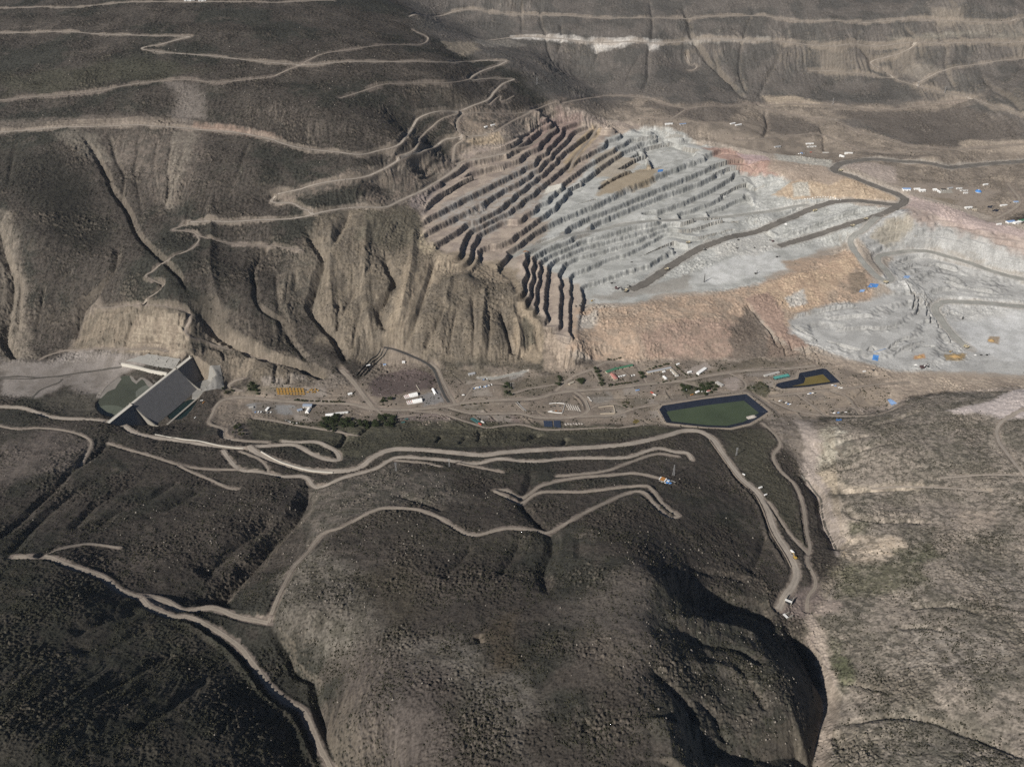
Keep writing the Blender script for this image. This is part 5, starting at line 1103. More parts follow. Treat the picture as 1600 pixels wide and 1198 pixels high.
# stepped spillway face
prof = [(6, -12), (6, 60.5), (2, 61.8), (-3, 61.2)]
y, z = -3.0, 61.2
y, z = -OFF, 0.0; prof.append((y, z))
prof.append((y, -12))
extr('spillway', prof, xs0 + 1.6, xs1 - 1.6, M['concrete_dark'], dam)
# the non-overflow blocks: steep faces
for x0, x1 in ((-6, xs0 - 1.6), (xs1 + 1.6, DL + 8)):
    extr('block', [(6, -12), (6, 62), (-5, 62), (-6, 56), (-OFF * .55, -2), (-OFF * .55, -12)], x0, x1, M['concrete_dark'], dam)
# crest walkway in three lengths with kerbs
for x0, x1, zt in ((-6, xs0 - 1.6, 62), (xs1 + 1.6, DL + 8, 62)):
    extr('crest', [(6.6, zt + .02), (6.6, zt + 1.3), (6.0, zt + 1.3), (6.0, zt + .5), (-4.9, zt + .5), (-4.9, zt + 1.3), (-5.6, zt + 1.3), (-5.6, zt + .02)], x0, x1, M['concrete_pale'], dam)
extr('crest', [(6.4, 60.7), (6.4, 62.6), (2.2, 62.8), (-1.5, 62.0), (-1.5, 61.7), (2, 62.0)], xs0 + 1.6, xs1 - 1.6, M['concrete_pale'], dam)
# guide walls following the slope, flaring into the stilling basin
for xw in (xs0, xs1):
    pr = [(7, -10), (7, 65), (0, 65.2)]
    for i in range(1, 13):
        u = i / 12; yy = -OFF * u * 1.06; zz = 65.2 - 61 * u - 4.5 * math.sin(u * math.pi) * 1.0
        pr.append((yy, max(zz, 3.5)))
    pr += [(-OFF * 1.2, 3.2), (-OFF * 1.2, -10)]
    extr('guide_wall', pr, xw - 1.5, xw + 1.5, M['concrete'], dam)
extr('stilling_basin', [(-OFF - 1, -11), (-OFF - 1, -9), (-OFF - 26, -9), (-OFF - 26, 1.5), (-OFF - 32, 1.5), (-OFF - 32, -11)], xs0 + 18, xs1 + 6, M['concrete'], dam)
kx, ky = dloc(295, 556, 66)
bx = empty('gate_house', (*(dA[:2] + ax * (DL + 4)), 62.6), ang)
T(bx, 'small white control cabin at the far end of the dam crest', 'cabin')
extr('wall', [(2, 0), (2, 6), (-2, 6), (-2, 0)], -2, 2, M['concrete_pale'], bx); extr('roof', [(2.5, 6.02), (2.5, 6.6), (-2.5, 6.6), (-2.5, 6.02)], -2.5, 2.5, M['concrete'], bx)
# the shotcreted bank below the dam and the pale cut-off wall above it
ap = drape('concrete_apron', [(297,575),(344,571),(351,607),(298,617)], .9, M['shotcrete']); T(ap, 'grey shotcrete slab on the bank right of the dam', 'apron')
ap2 = drape('concrete_apron', [(196,564),(232,553),(282,561),(272,577)], .9, M['shotcrete']); T(ap2, 'brown-grey concreted bench behind the pale wall', 'apron')
def wall_run(name, label, pts, h, th, m, cat='wall', base=-2.0, zoff=0.0, parent=None):
    w3 = []
    for p in smooth_line(hits(pts)[:, :2], 7.0): w3.append((p[0], p[1], gz(p[0], p[1]) + zoff))
    w3 = np.array(w3); t = np.gradient(w3[:, :2], axis=0); t /= np.hypot(t[:, 0], t[:, 1])[:, None] + 1e-9
    nr = np.c_[-t[:, 1], t[:, 0]]; c = w3.mean(0); vs, fs = [], []
    zs = _movavg(w3[:, 2], 2)
    for i in range(len(w3)):
        for s, hh in ((-1, base), (-1, h), (1, h), (1, base)):
            q = w3[i, :2] + nr[i] * s * th / 2; vs.append((q[0] - c[0], q[1] - c[1], zs[i] + hh - c[2]))
    for i in range(len(w3) - 1):
        for j in range(4):
            fs.append((i * 4 + j, i * 4 + (j + 1) % 4, (i + 1) * 4 + (j + 1) % 4, (i + 1) * 4 + j))
    fs += [(3, 2, 1, 0), tuple(len(vs) - 4 + k for k in range(4))]
    o = mesh_obj(name, vs, fs, m); o.location = c
    bm = bmesh.new(); bm.from_mesh(o.data); bmesh.ops.recalc_face_normals(bm, faces=bm.faces); bm.to_mesh(o.data); bm.free()
    return T(o, label, cat)
wall_run('retaining_wall', 'broad pale concrete wall along the silted reservoir beside the dam', [(191,571),(215,576),(240,582),(262,587)], 9, 5, M['concrete_pale'])
wall_run('parapet_wall', 'white parapet along the bend of the main haul road', [(408,706),(428,716),(447,724),(479,734),(500,737),(520,738)], 3.0, 2.2, M['concrete_pale'])
wall_run('parapet_wall', 'white parapet along the left bank road', [(242,678),(262,681),(285,686),(311,690),(345,697),(380,701)], 2.4, 1.8, M['concrete_pale'])
wall_run('safety_berm', 'pale safety berm along the outer edge of the main road bend', [(1108,687),(1127,712),(1152,745),(1178,770),(1193,796),(1203,824),(1214,844),(1227,866),(1236,884)], 1.8, 2.6, M[PALE], 'berm')
# ---------------------------------------------------------------- buildings, vehicles, machines, trees
def cm(name, rgb, rough=.6, **k): M[name] = mat(name, rgb, rough=rough, var=k.pop('var', .1), scale=k.pop('scale', .3), **k); return M[name]
cm('white_sheet', (.78, .77, .74), .5); cm('white_panel', (.66, .65, .62), .55); cm('grey_roof', (.34, .345, .35), .5); cm('tan_roof', (.36, .32, .26), .7)
cm('blue_grey_roof', (.24, .28, .34), .5); cm('green_roof', (.06, .16, .095), .5); cm('pink_roof', (.42, .19, .16), .6); cm('teal_roof', (.09, .30, .26), .5)
cm('blue_sheet', (.07, .20, .46), .5); cm('blue_pale', (.22, .33, .52), .5); cm('wall_grey', (.40, .38, .35), .7); cm('wall_beige', (.42, .36, .28), .8)
cm('dark_opening', (.02, .02, .022), .6); cm('window_glass', (.03, .035, .04), .15); cm('tyre', (.02, .02, .02), .9); cm('yellow_paint', (.42, .27, .06), .6); cm('orange_paint', (.36, .17, .05), .6)
cm('dark_steel', (.045, .043, .04), .6); cm('rust', (.20, .10, .05), .8); cm('red_paint', (.42, .09, .06), .5); cm('teal_paint', (.05, .13, .13), .5); cm('steel', (.30, .30, .30), .5); cm('truck_cream', (.50, .44, .30), .6)
cm('panel_blue', (.030, .040, .065), .25, spec=.5); cm('rubble', (.20, .165, .135), .95, var=.3, bump=.5, bscale=.5); cm('pale_rubble', (.33, .30, .265), .95, var=.25, bump=.5, bscale=.5); cm('ochre_rubble', (.36, .24, .11), .95, var=.25, bump=.4, bscale=.5); cm('brown_steel', (.085, .055, .055), .7)
cm('stone', (.22, .195, .165), .95, var=.3); cm('crown', (.040, .050, .024), .95, var=.45, scale=.25, spec=.05); cm('crown_dry', (.075, .070, .038), .95, var=.4, scale=.25, spec=.05); cm('bark', (.09, .07, .05), .95)

class MB:
    def __init__(s): s.v = []; s.f = []
    def add(s, vs, fs):
        n = len(s.v); s.v += [tuple(v) for v in vs]; s.f += [tuple(n + i for i in f) for f in fs]; return s
    def box(s, c, d, rz=0.0, taper=1.0):
        x, y, z = c; a, b, h = d[0] / 2, d[1] / 2, d[2]; co, si = math.cos(rz), math.sin(rz); vs = []
        for zz, k in ((0, 1), (h, taper)):
            for sx, sy in ((-1, -1), (1, -1), (1, 1), (-1, 1)):
                u, w_ = sx * a * k, sy * b * k; vs.append((x + u * co - w_ * si, y + u * si + w_ * co, z + zz))
        return s.add(vs, [(3, 2, 1, 0), (4, 5, 6, 7), (0, 1, 5, 4), (1, 2, 6, 5), (2, 3, 7, 6), (3, 0, 4, 7)])
    def cyl(s, p, q, r, r2=None, n=10):
        p, q = Vector(p), Vector(q); d = (q - p).normalized(); a = d.orthogonal().normalized(); b = d.cross(a); r2 = r if r2 is None else r2; vs = []
        for c, rr in ((p, r), (q, r2)):
            for i in range(n):
                t = i * 2 * math.pi / n; vs.append(c + a * math.cos(t) * rr + b * math.sin(t) * rr)
        return s.add(vs, [(i, (i + 1) % n, n + (i + 1) % n, n + i) for i in range(n)] + [tuple(range(n))[::-1], tuple(range(n, 2 * n))])
    def gable(s, L, W, z0, h, over=.5):
        a, b = L / 2 + over, W / 2 + over; t = .25
        vs = [(-a, -b, z0), (a, -b, z0), (a, 0, z0 + h), (-a, 0, z0 + h), (a, b, z0), (-a, b, z0), (-a, -b, z0 - t), (a, -b, z0 - t), (a, b, z0 - t), (-a, b, z0 - t)]
        return s.add(vs, [(0, 1, 2, 3), (3, 2, 4, 5), (0, 3, 5, 9, 6), (1, 7, 8, 4, 2), (6, 7, 1, 0), (5, 4, 8, 9), (9, 8, 7, 6)])
    def vault(s, L, W, z0, h, n=12, x0=0.0):
        vs = []
        for x in (x0 - L / 2, x0 + L / 2):
            for i in range(n + 1):
                t = math.pi * i / n; vs.append((x, -math.cos(t) * W / 2, z0 + math.sin(t) * h))
        m = n + 1
        return s.add(vs, [(i, m + i, m + i + 1, i + 1) for i in range(n)] + [tuple(range(m)), tuple(range(m, 2 * m))[::-1]])
    def heap(s, c, rx, ry, h, seed=0, n=14, rings=5):
        r = random.Random(seed); x, y, z = c; vs = [(x + r.uniform(-.1, .1) * rx, y, z + h)]
        for k in range(1, rings + 1):
            u = k / rings
            for i in range(n):
                t = i * 2 * math.pi / n; q = u * r.uniform(.88, 1.12)
                vs.append((x + math.cos(t) * rx * q, y + math.sin(t) * ry * q, z + h * (1 - u) ** 1.15 * r.uniform(.85, 1.1) - (1.2 if k == rings else 0)))
        fs = [(0, 1 + i, 1 + (i + 1) % n) for i in range(n)]
        for k in range(rings - 1):
            for i in range(n): fs.append((1 + k * n + i, 1 + (k + 1) * n + i, 1 + (k + 1) * n + (i + 1) % n, 1 + k * n + (i + 1) % n))
        return s.add(vs, fs)
    def build(s, name, m, parent=None, smooth=False):
        o = mesh_obj(name, s.v, s.f, M[m] if isinstance(m, str) else m, parent, smooth)
        bm = bmesh.new(); bm.from_mesh(o.data); bmesh.ops.recalc_face_normals(bm, faces=bm.faces); bm.to_mesh(o.data); bm.free()
        return o
def children(o): return [c for c in COL.objects if c.parent == o]
_kids = {}
def copy_tree(root):
    r = root.copy(); COL.objects.link(r)
    for c in _kids[root.name]:
        d = c.copy(); COL.objects.link(d); d.parent = r
        for e in _kids.get(c.name, ()):
            g = e.copy(); COL.objects.link(g); g.parent = d
    return r
def register(root):
    _kids[root.name] = list(root.children)
    for c in root.children: _kids[c.name] = list(c.children)
    return root
def ground(px, py):
    p = hit(px, py); return Vector((p[0], p[1], gz(p[0], p[1])))
def axis(A, B):
    a, b = ground(*A), ground(*B); d = b - a
    return (a + b) / 2, math.hypot(d.x, d.y), math.atan2(d.y, d.x)
def low(c, L, W, rz):
    """lowest ground under a footprint"""
    co, si = math.cos(rz), math.sin(rz)
    return min(gz(c.x + u * L / 2 * co - v * W / 2 * si, c.y + u * L / 2 * si + v * W / 2 * co) for u in (-1, 0, 1) for v in (-1, 0, 1))

# ---- buildings
def house(name, label, A, B, W, H, roofm, wallm, kind='gable', cat='building', rise=None, group=None, doors=2, wins=4):
    c, L, rz = axis(A, B); z = low(c, L, W, rz)
    r = empty(name, (c.x, c.y, z), rz); T(r, label, cat, group)
    H2 = H + max(0, gz(c.x, c.y) - z)
    MB().box((0, 0, -.5), (L, W, H2 + .5)).build('wall', wallm, r)
    if kind == 'gable': MB().gable(L, W, H2 + .27, rise or W * .16).build('roof', roofm, r)
    else: MB().box((0, 0, H2 + .02), (L + .8, W + .8, .5)).build('roof', roofm, r)
    for i in range(doors):
        x = (i + .5) / doors * L - L / 2
        MB().box((x, -W / 2 - .06, .3), (min(4, L * .12), .14, min(H * .72, 4))).build('door', 'dark_opening', r)
    for i in range(wins):
        x = (i + .5) / wins * L - L / 2 + L * .06
        MB().box((x, -W / 2 - .05, H2 * .5), (min(2.2, L * .07), .12, 1.3)).build('window', 'window_glass', r)
    return r
def arched(name, label, A, B, W, H, sheet='white_sheet', annex=None, cat='tent hall'):
    c, L, rz = axis(A, B); z = low(c, L, W, rz)
    r = empty(name, (c.x, c.y, z), rz); T(r, label, cat)
    La = L * (1 - (annex or 0)); x0 = L / 2 - La / 2
    MB().vault(La, W, 0, H, x0=x0).build('cover', sheet, r)
    for i in range(5):
        x = x0 - La / 2 + (i + .5) / 5 * La; m = MB()
        for k in range(10):
            a, b = math.pi * k / 10, math.pi * (k + 1) / 10
            m.cyl((x, -math.cos(a) * (W / 2 + .1), math.sin(a) * (H + .1)), (x, -math.cos(b) * (W / 2 + .1), math.sin(b) * (H + .1)), .16, n=5)
        m.build('rib', 'white_panel', r)
    MB().box((x0 + La / 2 + .05, 0, 0), (.2, W * .45, H * .7)).build('door', 'dark_opening', r)
    if annex:
        Lx = L * annex
        MB().box((-L / 2 + Lx / 2, 0, 0), (Lx - .4, W * .95, H * .42)).build('annex', 'white_panel', r)
        for k in range(3): MB().box((-L / 2 + Lx * (k + .5) / 3, 0, H * .42 + .02), (Lx * .1, W * .9, .25)).build('stripe', 'pink_roof', r)
    return r
arched('arched_hall', 'upper white arched hall with a striped annex beside the bare brown pad', (632, 621), (652, 616.5), 17, 9, annex=.38)
arched('arched_hall', 'lower white arched hall with a striped annex nearest the valley road', (636, 630), (659, 626), 17, 9, annex=.38)
arched('arched_hall', 'small white arched tent standing alone at the end of the grey yard', (676.5, 608), (681, 616.5), 9, 6)
arched('arched_hall', 'white arched tent leaning against the grey metal hangar', (479.5, 645.5), (483.5, 639), 12, 7)
house('shed', 'grey metal hangar on the gravel yard below the yellow frames', (474, 636), (488, 636), 15, 8, 'blue_grey_roof', 'wall_grey')
house('shed', 'low blue-grey shed on the left of the grey hangar', (465, 643), (472, 641), 11, 5, 'blue_grey_roof', 'wall_grey', wins=2)
house('shed', 'long white hall beside the dark green grove', (509, 650), (522, 649), 10, 5, 'white_sheet', 'white_panel')
house('shed', 'low narrow white shed running right from the long white hall', (523, 646.5), (544, 645), 5, 3, 'white_panel', 'white_panel', kind='flat', wins=5)
house('cabin', 'small white cabin at the right end of the yellow frame yard', (544, 617), (550, 615.5), 7, 4, 'white_sheet', 'white_panel', wins=1, doors=1)
house('cabin', 'white trailer at the left end of the grey gravel yard', (416, 642), (420, 638), 6, 4, 'white_sheet', 'white_panel', kind='flat', wins=1, doors=1)
house('cabin', 'pale flat cabin at the left edge of the gravel yard', (389, 638), (396, 637), 6, 3.5, 'wall_grey', 'wall_grey', kind='flat', wins=2, doors=1)
house('cabin', 'white cabin left of the bare brown pad', (573, 572.5), (578, 571.5), 6, 3.5, 'white_sheet', 'white_panel', wins=1, doors=1)
house('cabin', 'pale blue-roofed cabin above the bare brown pad', (599, 571), (603, 569.5), 6, 3.5, 'blue_pale', 'white_panel', wins=1, doors=1)
house('cabin', 'white cabin at the upper right of the bare brown pad', (628.5, 567.5), (633, 566.5), 5, 3.5, 'white_sheet', 'white_panel', kind='flat', wins=1, doors=1)
house('shed', 'grey shed at the head of the valley car park', (732, 586), (742, 583), 9, 5, 'grey_roof', 'wall_grey')
house('shed', 'left long green-roofed building', (947, 582.5), (964, 577.5), 11, 5, 'green_roof', 'wall_beige', wins=6)
house('shed', 'right long green-roofed building', (966, 577), (988, 572), 10, 5, 'green_roof', 'wall_beige', wins=6)
house('shed', 'pink-roofed hall below the green-roofed buildings', (955.5, 586), (962.5, 594.5), 13, 6, 'pink_roof', 'wall_beige')
house('shed', 'long grey-roofed building along the back of the walled yard', (1011, 584), (1048, 575.5), 9, 5, 'grey_roof', 'wall_beige', wins=8)
house('shed', 'cream-roofed building at the right end of the walled yard', (1049, 578), (1058, 588), 10, 5, 'tan_roof', 'white_panel')
house('cabin', 'small white building in the middle of the walled yard', (1036.5, 589), (1041, 593), 7, 4, 'white_sheet', 'white_panel', wins=2, doors=1)
house('cabin', 'small white shed tucked under the long grey-roofed building', (1035, 582), (1039, 581), 5, 3.5, 'white_sheet', 'white_panel', wins=1, doors=1)
house('cabin', 'white cabin at the top corner outside the walled yard', (1057, 570.5), (1061, 569), 5, 3.5, 'white_sheet', 'white_panel', wins=1, doors=1)
house('shed', 'white block on the terrace right of the walled yard', (1090, 585), (1102, 576.5), 10, 5, 'white_sheet', 'white_panel')
house('cabin', 'small white house left of the white terrace block', (1074.5, 583), (1080, 581.5), 6, 4, 'white_sheet', 'white_panel', wins=2, doors=1)
house('cabin', 'beige house under the foot of the orange slope', (889, 601), (896, 598), 7, 4, 'tan_roof', 'wall_beige', wins=2, doors=1)
house('cabin', 'leftmost white hut among the trees above the green pond', (1067, 611), (1072, 609.5), 6, 3.5, 'white_panel', 'white_panel', wins=1, doors=1)
house('cabin', 'second white hut among the trees above the green pond', (1087, 614), (1092, 612), 6, 3.5, 'white_sheet', 'white_panel', wins=1, doors=1)
house('cabin', 'third white hut among the trees above the green pond', (1096, 612), (1100, 611), 5, 3.5, 'white_sheet', 'white_panel', wins=1, doors=1)
house('cabin', 'pinkish hut among the trees above the green pond', (1104, 612.5), (1109, 611), 6, 3.5, 'pink_roof', 'white_panel', wins=1, doors=1)
house('shed', 'flat grey-roofed store left of the round gravel yard', (1119, 598), (1129, 604), 10, 4, 'wall_grey', 'wall_grey', kind='flat')
house('shed', 'long pale shed above the teal roofs', (1194, 588), (1217, 582.5), 8, 4, 'wall_grey', 'wall_grey')
for i, (a, b, lb) in enumerate((((1210, 592), (1217, 590.5), 'left'), ((1218, 590.5), (1224, 589), 'middle'), ((1225, 589), (1232, 587.5), 'right'))):
    house('shed', 'teal-roofed shed, %s one of the three beside the ochre pond' % lb, a, b, 12, 5, 'teal_roof', 'teal_paint', kind='flat', wins=2, doors=1)
# rim camp and the camps behind the pit
house('shed', 'blue-and-white-roofed shed at the left end of the rim camp', (1410, 297), (1422, 297), 16, 6, 'blue_pale', 'white_sheet')
house('shed', 'long white shed second from the left in the rim camp', (1428, 296.5), (1437, 296), 9, 5, 'white_sheet', 'white_panel')
house('shed', 'white shed with a dark gate, third from the left in the rim camp', (1436, 299), (1445, 298.5), 14, 6, 'white_sheet', 'white_panel')
house('shed', 'small square white shed in the middle of the rim camp', (1457.5, 297.5), (1463, 297.5), 12, 6, 'white_sheet', 'white_panel')
house('shed', 'dark-roofed shed in the rim camp', (1470, 297.5), (1477, 297.5), 13, 5, 'dark_steel', 'wall_grey')
house('shed', 'slanting white shed on the grey pad of the rim camp', (1464, 298), (1469, 302), 9, 5, 'white_sheet', 'white_panel')
house('shed', 'grey shed right of the dark-roofed one in the rim camp', (1481, 296), (1488, 294.5), 9, 5, 'grey_roof', 'wall_grey')
house('cabin', 'upper row of pale cabins near the blue dome', (1494, 295.5), (1503, 295), 6, 4, 'white_panel', 'white_panel', kind='flat', wins=5)
house('cabin', 'second row of pale cabins near the blue dome', (1500, 298.5), (1512, 298), 6, 4, 'wall_grey', 'white_panel', kind='flat', wins=5)
house('cabin', 'lowest white row of cabins left of the blue dome', (1505, 302.5), (1512, 302), 5, 4, 'white_sheet', 'white_panel', kind='flat', wins=4)
house('cabin', 'white cabin above the blue dome', (1536, 290), (1543, 289), 6, 4, 'white_sheet', 'white_panel', wins=2, doors=1)
house('shed', 'pale shed at the left of the lower rim yard', (1508, 325), (1518, 324.5), 11, 5, 'white_panel', 'white_panel')
house('shed', 'cream shed beside the pale one in the lower rim yard', (1519, 327.5), (1526, 328), 9, 5, 'tan_roof', 'wall_beige')
house('shed', 'white-roofed shed at the right of the lower rim yard', (1563, 322), (1573, 320.5), 8, 4, 'white_panel', 'white_panel')
house('shed', 'blue-roofed building in the bend of the camp road', (1583, 318), (1590, 317), 10, 6, 'blue_pale', 'wall_grey')
house('shed', 'blue and white building at the edge above the right pit', (1573, 348.5), (1584, 347), 16, 6, 'blue_pale', 'white_sheet')
house('shed', 'white hall at the edge above the right pit', (1584, 350), (1594, 348), 12, 6, 'white_sheet', 'white_panel')
house('shed', 'green-roofed shed at the right edge of the picture', (1592, 347.5), (1602, 345), 14, 5, 'green_roof', 'white_panel')
house('cabin', 'low white hut left of the blue and white building', (1557, 352), (1564, 351.5), 6, 4, 'white_sheet', 'white_panel', wins=2, doors=1)
house('shed', 'long white shed of the small camp behind the pit crest', (1259, 225.5), (1271, 225), 8, 4, 'white_sheet', 'white_panel')
house('shed', 'pale shed below the long white one behind the pit crest', (1261, 230), (1275, 229), 9, 4, 'wall_grey', 'white_panel')
house('shed', 'grey-green shed at the left of the small camp behind the pit crest', (1210, 231), (1219, 230), 10, 5, 'grey_roof', 'wall_grey')
house('shed', 'pale grey shed at the right of the small camp behind the pit crest', (1285, 239), (1295, 238.5), 10, 5, 'wall_grey', 'wall_grey')
house('cabin', 'bright white hut beside the haul road bend', (1312, 245), (1319, 246), 9, 5, 'white_sheet', 'white_panel', wins=2, doors=1)
house('cabin', 'long low white hut above the haul road bend', (1319, 242), (1332, 240.5), 6, 4, 'white_panel', 'white_panel', kind='flat')
house('cabin', 'left white hut on the plain behind the pit', (1141, 194.5), (1148, 193.5), 8, 4, 'white_sheet', 'white_panel', wins=2, doors=1)
house('cabin', 'right white hut on the plain behind the pit', (1149, 196.5), (1158, 195.5), 8, 4, 'white_sheet', 'white_panel', wins=2, doors=1)
house('cabin', 'long white roof at the crest of the pit', (1039, 194), (1051, 193), 7, 4, 'white_sheet', 'white_panel', kind='flat')
house('cabin', 'blue-grey roof at the crest of the pit', (1062, 194.5), (1072, 193.5), 7, 4, 'blue_pale', 'wall_grey', kind='flat')
house('cabin', 'left white hut on the slope above the pit benches', (757, 199), (761, 197.5), 8, 4, 'white_sheet', 'white_panel', wins=2, doors=1)
house('cabin', 'right white hut on the slope above the pit benches', (767, 196.5), (773, 195.5), 8, 4, 'white_panel', 'white_panel', wins=2, doors=1)
house('cabin', 'blue-roofed cabin at the top left mountain road', (288, 1.5), (304, 1), 12, 5, 'blue_pale', 'white_panel')
house('cabin', 'pale cabin right of the blue one on the top left mountain road', (310, 2), (322, 1.5), 10, 5, 'white_panel', 'white_panel')
# round blue cover
def dome(label, px, py, R, H, m):
    c = ground(px, py); r = empty('dome', (c.x, c.y, c.z)); T(r, label, 'dome')
    mb = MB(); n = 20; rings = 6; vs = [(0, 0, H)]
    for k in range(1, rings + 1):
        t = k / rings * math.pi / 2
        for i in range(n): vs.append((math.sin(t) * R * math.cos(i * 2 * math.pi / n), math.sin(t) * R * math.sin(i * 2 * math.pi / n), H * math.cos(t) - (1 if k == rings else 0)))
    fs = [(0, 1 + i, 1 + (i + 1) % n) for i in range(n)] + [(1 + k * n + i, 1 + (k + 1) * n + i, 1 + (k + 1) * n + (i + 1) % n, 1 + k * n + (i + 1) % n) for k in range(rings - 1) for i in range(n)]
    mb.add(vs, fs).build('cover', m, r, True)
    MB().cyl((0, 0, H - .2), (0, 0, H + 1.6), R * .16, R * .1).build('vent', 'white_panel', r)
    MB().cyl((0, 0, -1), (0, 0, 1.6), R * 1.02, n=20).build('base_ring', 'wall_grey', r)
dome('big blue dome at the right end of the rim camp', 1528.5, 300, 13, 10, 'blue_sheet')

# ---- tarpaulins and lined tanks
def tarp(label, pts, m, cat='tarpaulin', name='tarpaulin'):
    P4 = [ground(*p) for p in pts]; c = sum(P4, Vector()) / 4; vs = []; n = 8
    for j in range(n + 1):
        for i in range(n + 1):
            u, v = i / n, j / n; p = (P4[0] * (1 - u) + P4[1] * u) * (1 - v) + (P4[3] * (1 - u) + P4[2] * u) * v
            vs.append((p.x - c.x, p.y - c.y, gz(p.x, p.y) + .7 + .35 * math.sin(i * 2.1 + j) * math.cos(j * 1.7) - c.z))
    top = len(vs); vs += [(x, y, z - .5) for x, y, z in vs]; N = n + 1
    q = [(j * N + i, j * N + i + 1, (j + 1) * N + i + 1, (j + 1) * N + i) for j in range(n) for i in range(n)]
    ed = [i for i in range(N)] + [j * N + n for j in range(1, N)] + [n * N + i for i in range(n - 1, -1, -1)] + [j * N for j in range(n - 1, 0, -1)]
    fs = q + [tuple(top + k for k in f)[::-1] for f in q] + [(ed[k], ed[(k + 1) % len(ed)], top + ed[(k + 1) % len(ed)], top + ed[k]) for k in range(len(ed))]
    o = MB().add(vs, fs).build(name, m); o.location = c; T(o, label, cat)
tarp('blue tarpaulin on a bench in the middle of the main pit', [(1027, 273), (1035, 272), (1036, 268.5), (1028, 269)], 'blue_sheet')
tarp('large dark blue tarpaulin beside the switchback haul road', [(1355, 450), (1370, 450), (1373, 445), (1360, 443.5)], 'blue_sheet')
tarp('pale blue sheet on a bench right of the switchback', [(1411, 433), (1419, 435.5), (1422, 432.5), (1414, 431)], 'blue_pale')
tarp('small blue sheet on the rocks left of the large dark blue tarpaulin', [(1342, 457), (1350, 456), (1352, 452.5), (1344, 453)], 'blue_pale')
tarp('bright blue tarpaulin at the foot of the right pit', [(1363, 561), (1372, 563), (1373, 556), (1364, 555)], 'blue_sheet')
tarp('bright blue sheet on the valley flat above the right hill', [(1306, 656.5), (1315, 656), (1316, 653), (1307, 653)], 'blue_sheet')
tarp('pale blue slab beside the straight ditch on the valley flat', [(1386, 624.5), (1393, 633), (1402, 629), (1391, 623.5)], 'blue_pale', 'slab', 'slab')
tarp('dark lined tank in the lower rim yard, left one', [(1542, 324), (1549, 324.5), (1551, 322), (1544, 322)], 'liner', 'tank', 'lined_tank')
tarp('dark lined tank in the lower rim yard, right one', [(1550, 329.5), (1558, 330.5), (1562, 327.5), (1554, 326.5)], 'liner', 'tank', 'lined_tank')
tarp('grey concrete pad under the rim camp sheds', [(1468, 302), (1490, 302), (1485, 296), (1471, 297)], 'concrete', 'slab', 'slab')

# ---- vehicles
def wheels(r, xs, W, R, m='tyre'):
    for x in xs:
        for s in (-1, 1): 
            o = MB().cyl((x, s * (W / 2 - .05), R), (x, s * (W / 2 - .75 * R), R), R, n=12).build('wheel', m, r)
            MB().cyl((x, s * (W / 2 - .02), R), (x, s * (W / 2 - .3 * R), R), R * .5, n=8).build('rim', 'steel', o)
def pickup(body='white_sheet', S=1.35):
    r = empty('pickup', (0, 0, 0)); L, W = 5.4 * S, 2.0 * S
    MB().box((-.15 * S, 0, .55 * S), (L, W, .55 * S)).build('body', body, r)
    MB().box((.35 * S, 0, 1.1 * S), (2.0 * S, W * .9, .75 * S), taper=.82).build('cabin', body, r)
    MB().box((1.42 * S, 0, 1.18 * S), (.1, W * .74, .45 * S)).build('windscreen', 'window_glass', r)
    for s in (-1, 1): MB().box((-1.7 * S, s * (W / 2 - .06), 1.1 * S), (2.0 * S, .12, .4 * S)).build('bed_side', body, r)
    wheels(r, (-1.6 * S, 1.6 * S), W, .42 * S); return r
def lorry(body='white_sheet', cab='white_panel', S=1.3):
    r = empty('truck', (0, 0, 0))
    MB().box((0, 0, .8 * S), (9 * S, 1.0 * S, .35 * S)).build('chassis', 'dark_steel', r)
    MB().box((3.5 * S, 0, 1.0 * S), (2.0 * S, 2.5 * S, 2.2 * S), taper=.94).build('cabin', cab, r)
    MB().box((4.5 * S, 0, 2.1 * S), (.12, 2.1 * S, .8 * S)).build('windscreen', 'window_glass', r)
    MB().box((-1.0 * S, 0, 1.16 * S), (6.6 * S, 2.5 * S, 2.3 * S)).build('box', body, r)
    wheels(r, (-3.2 * S, -1.9 * S, 3.3 * S), 2.5 * S, .55 * S); return r
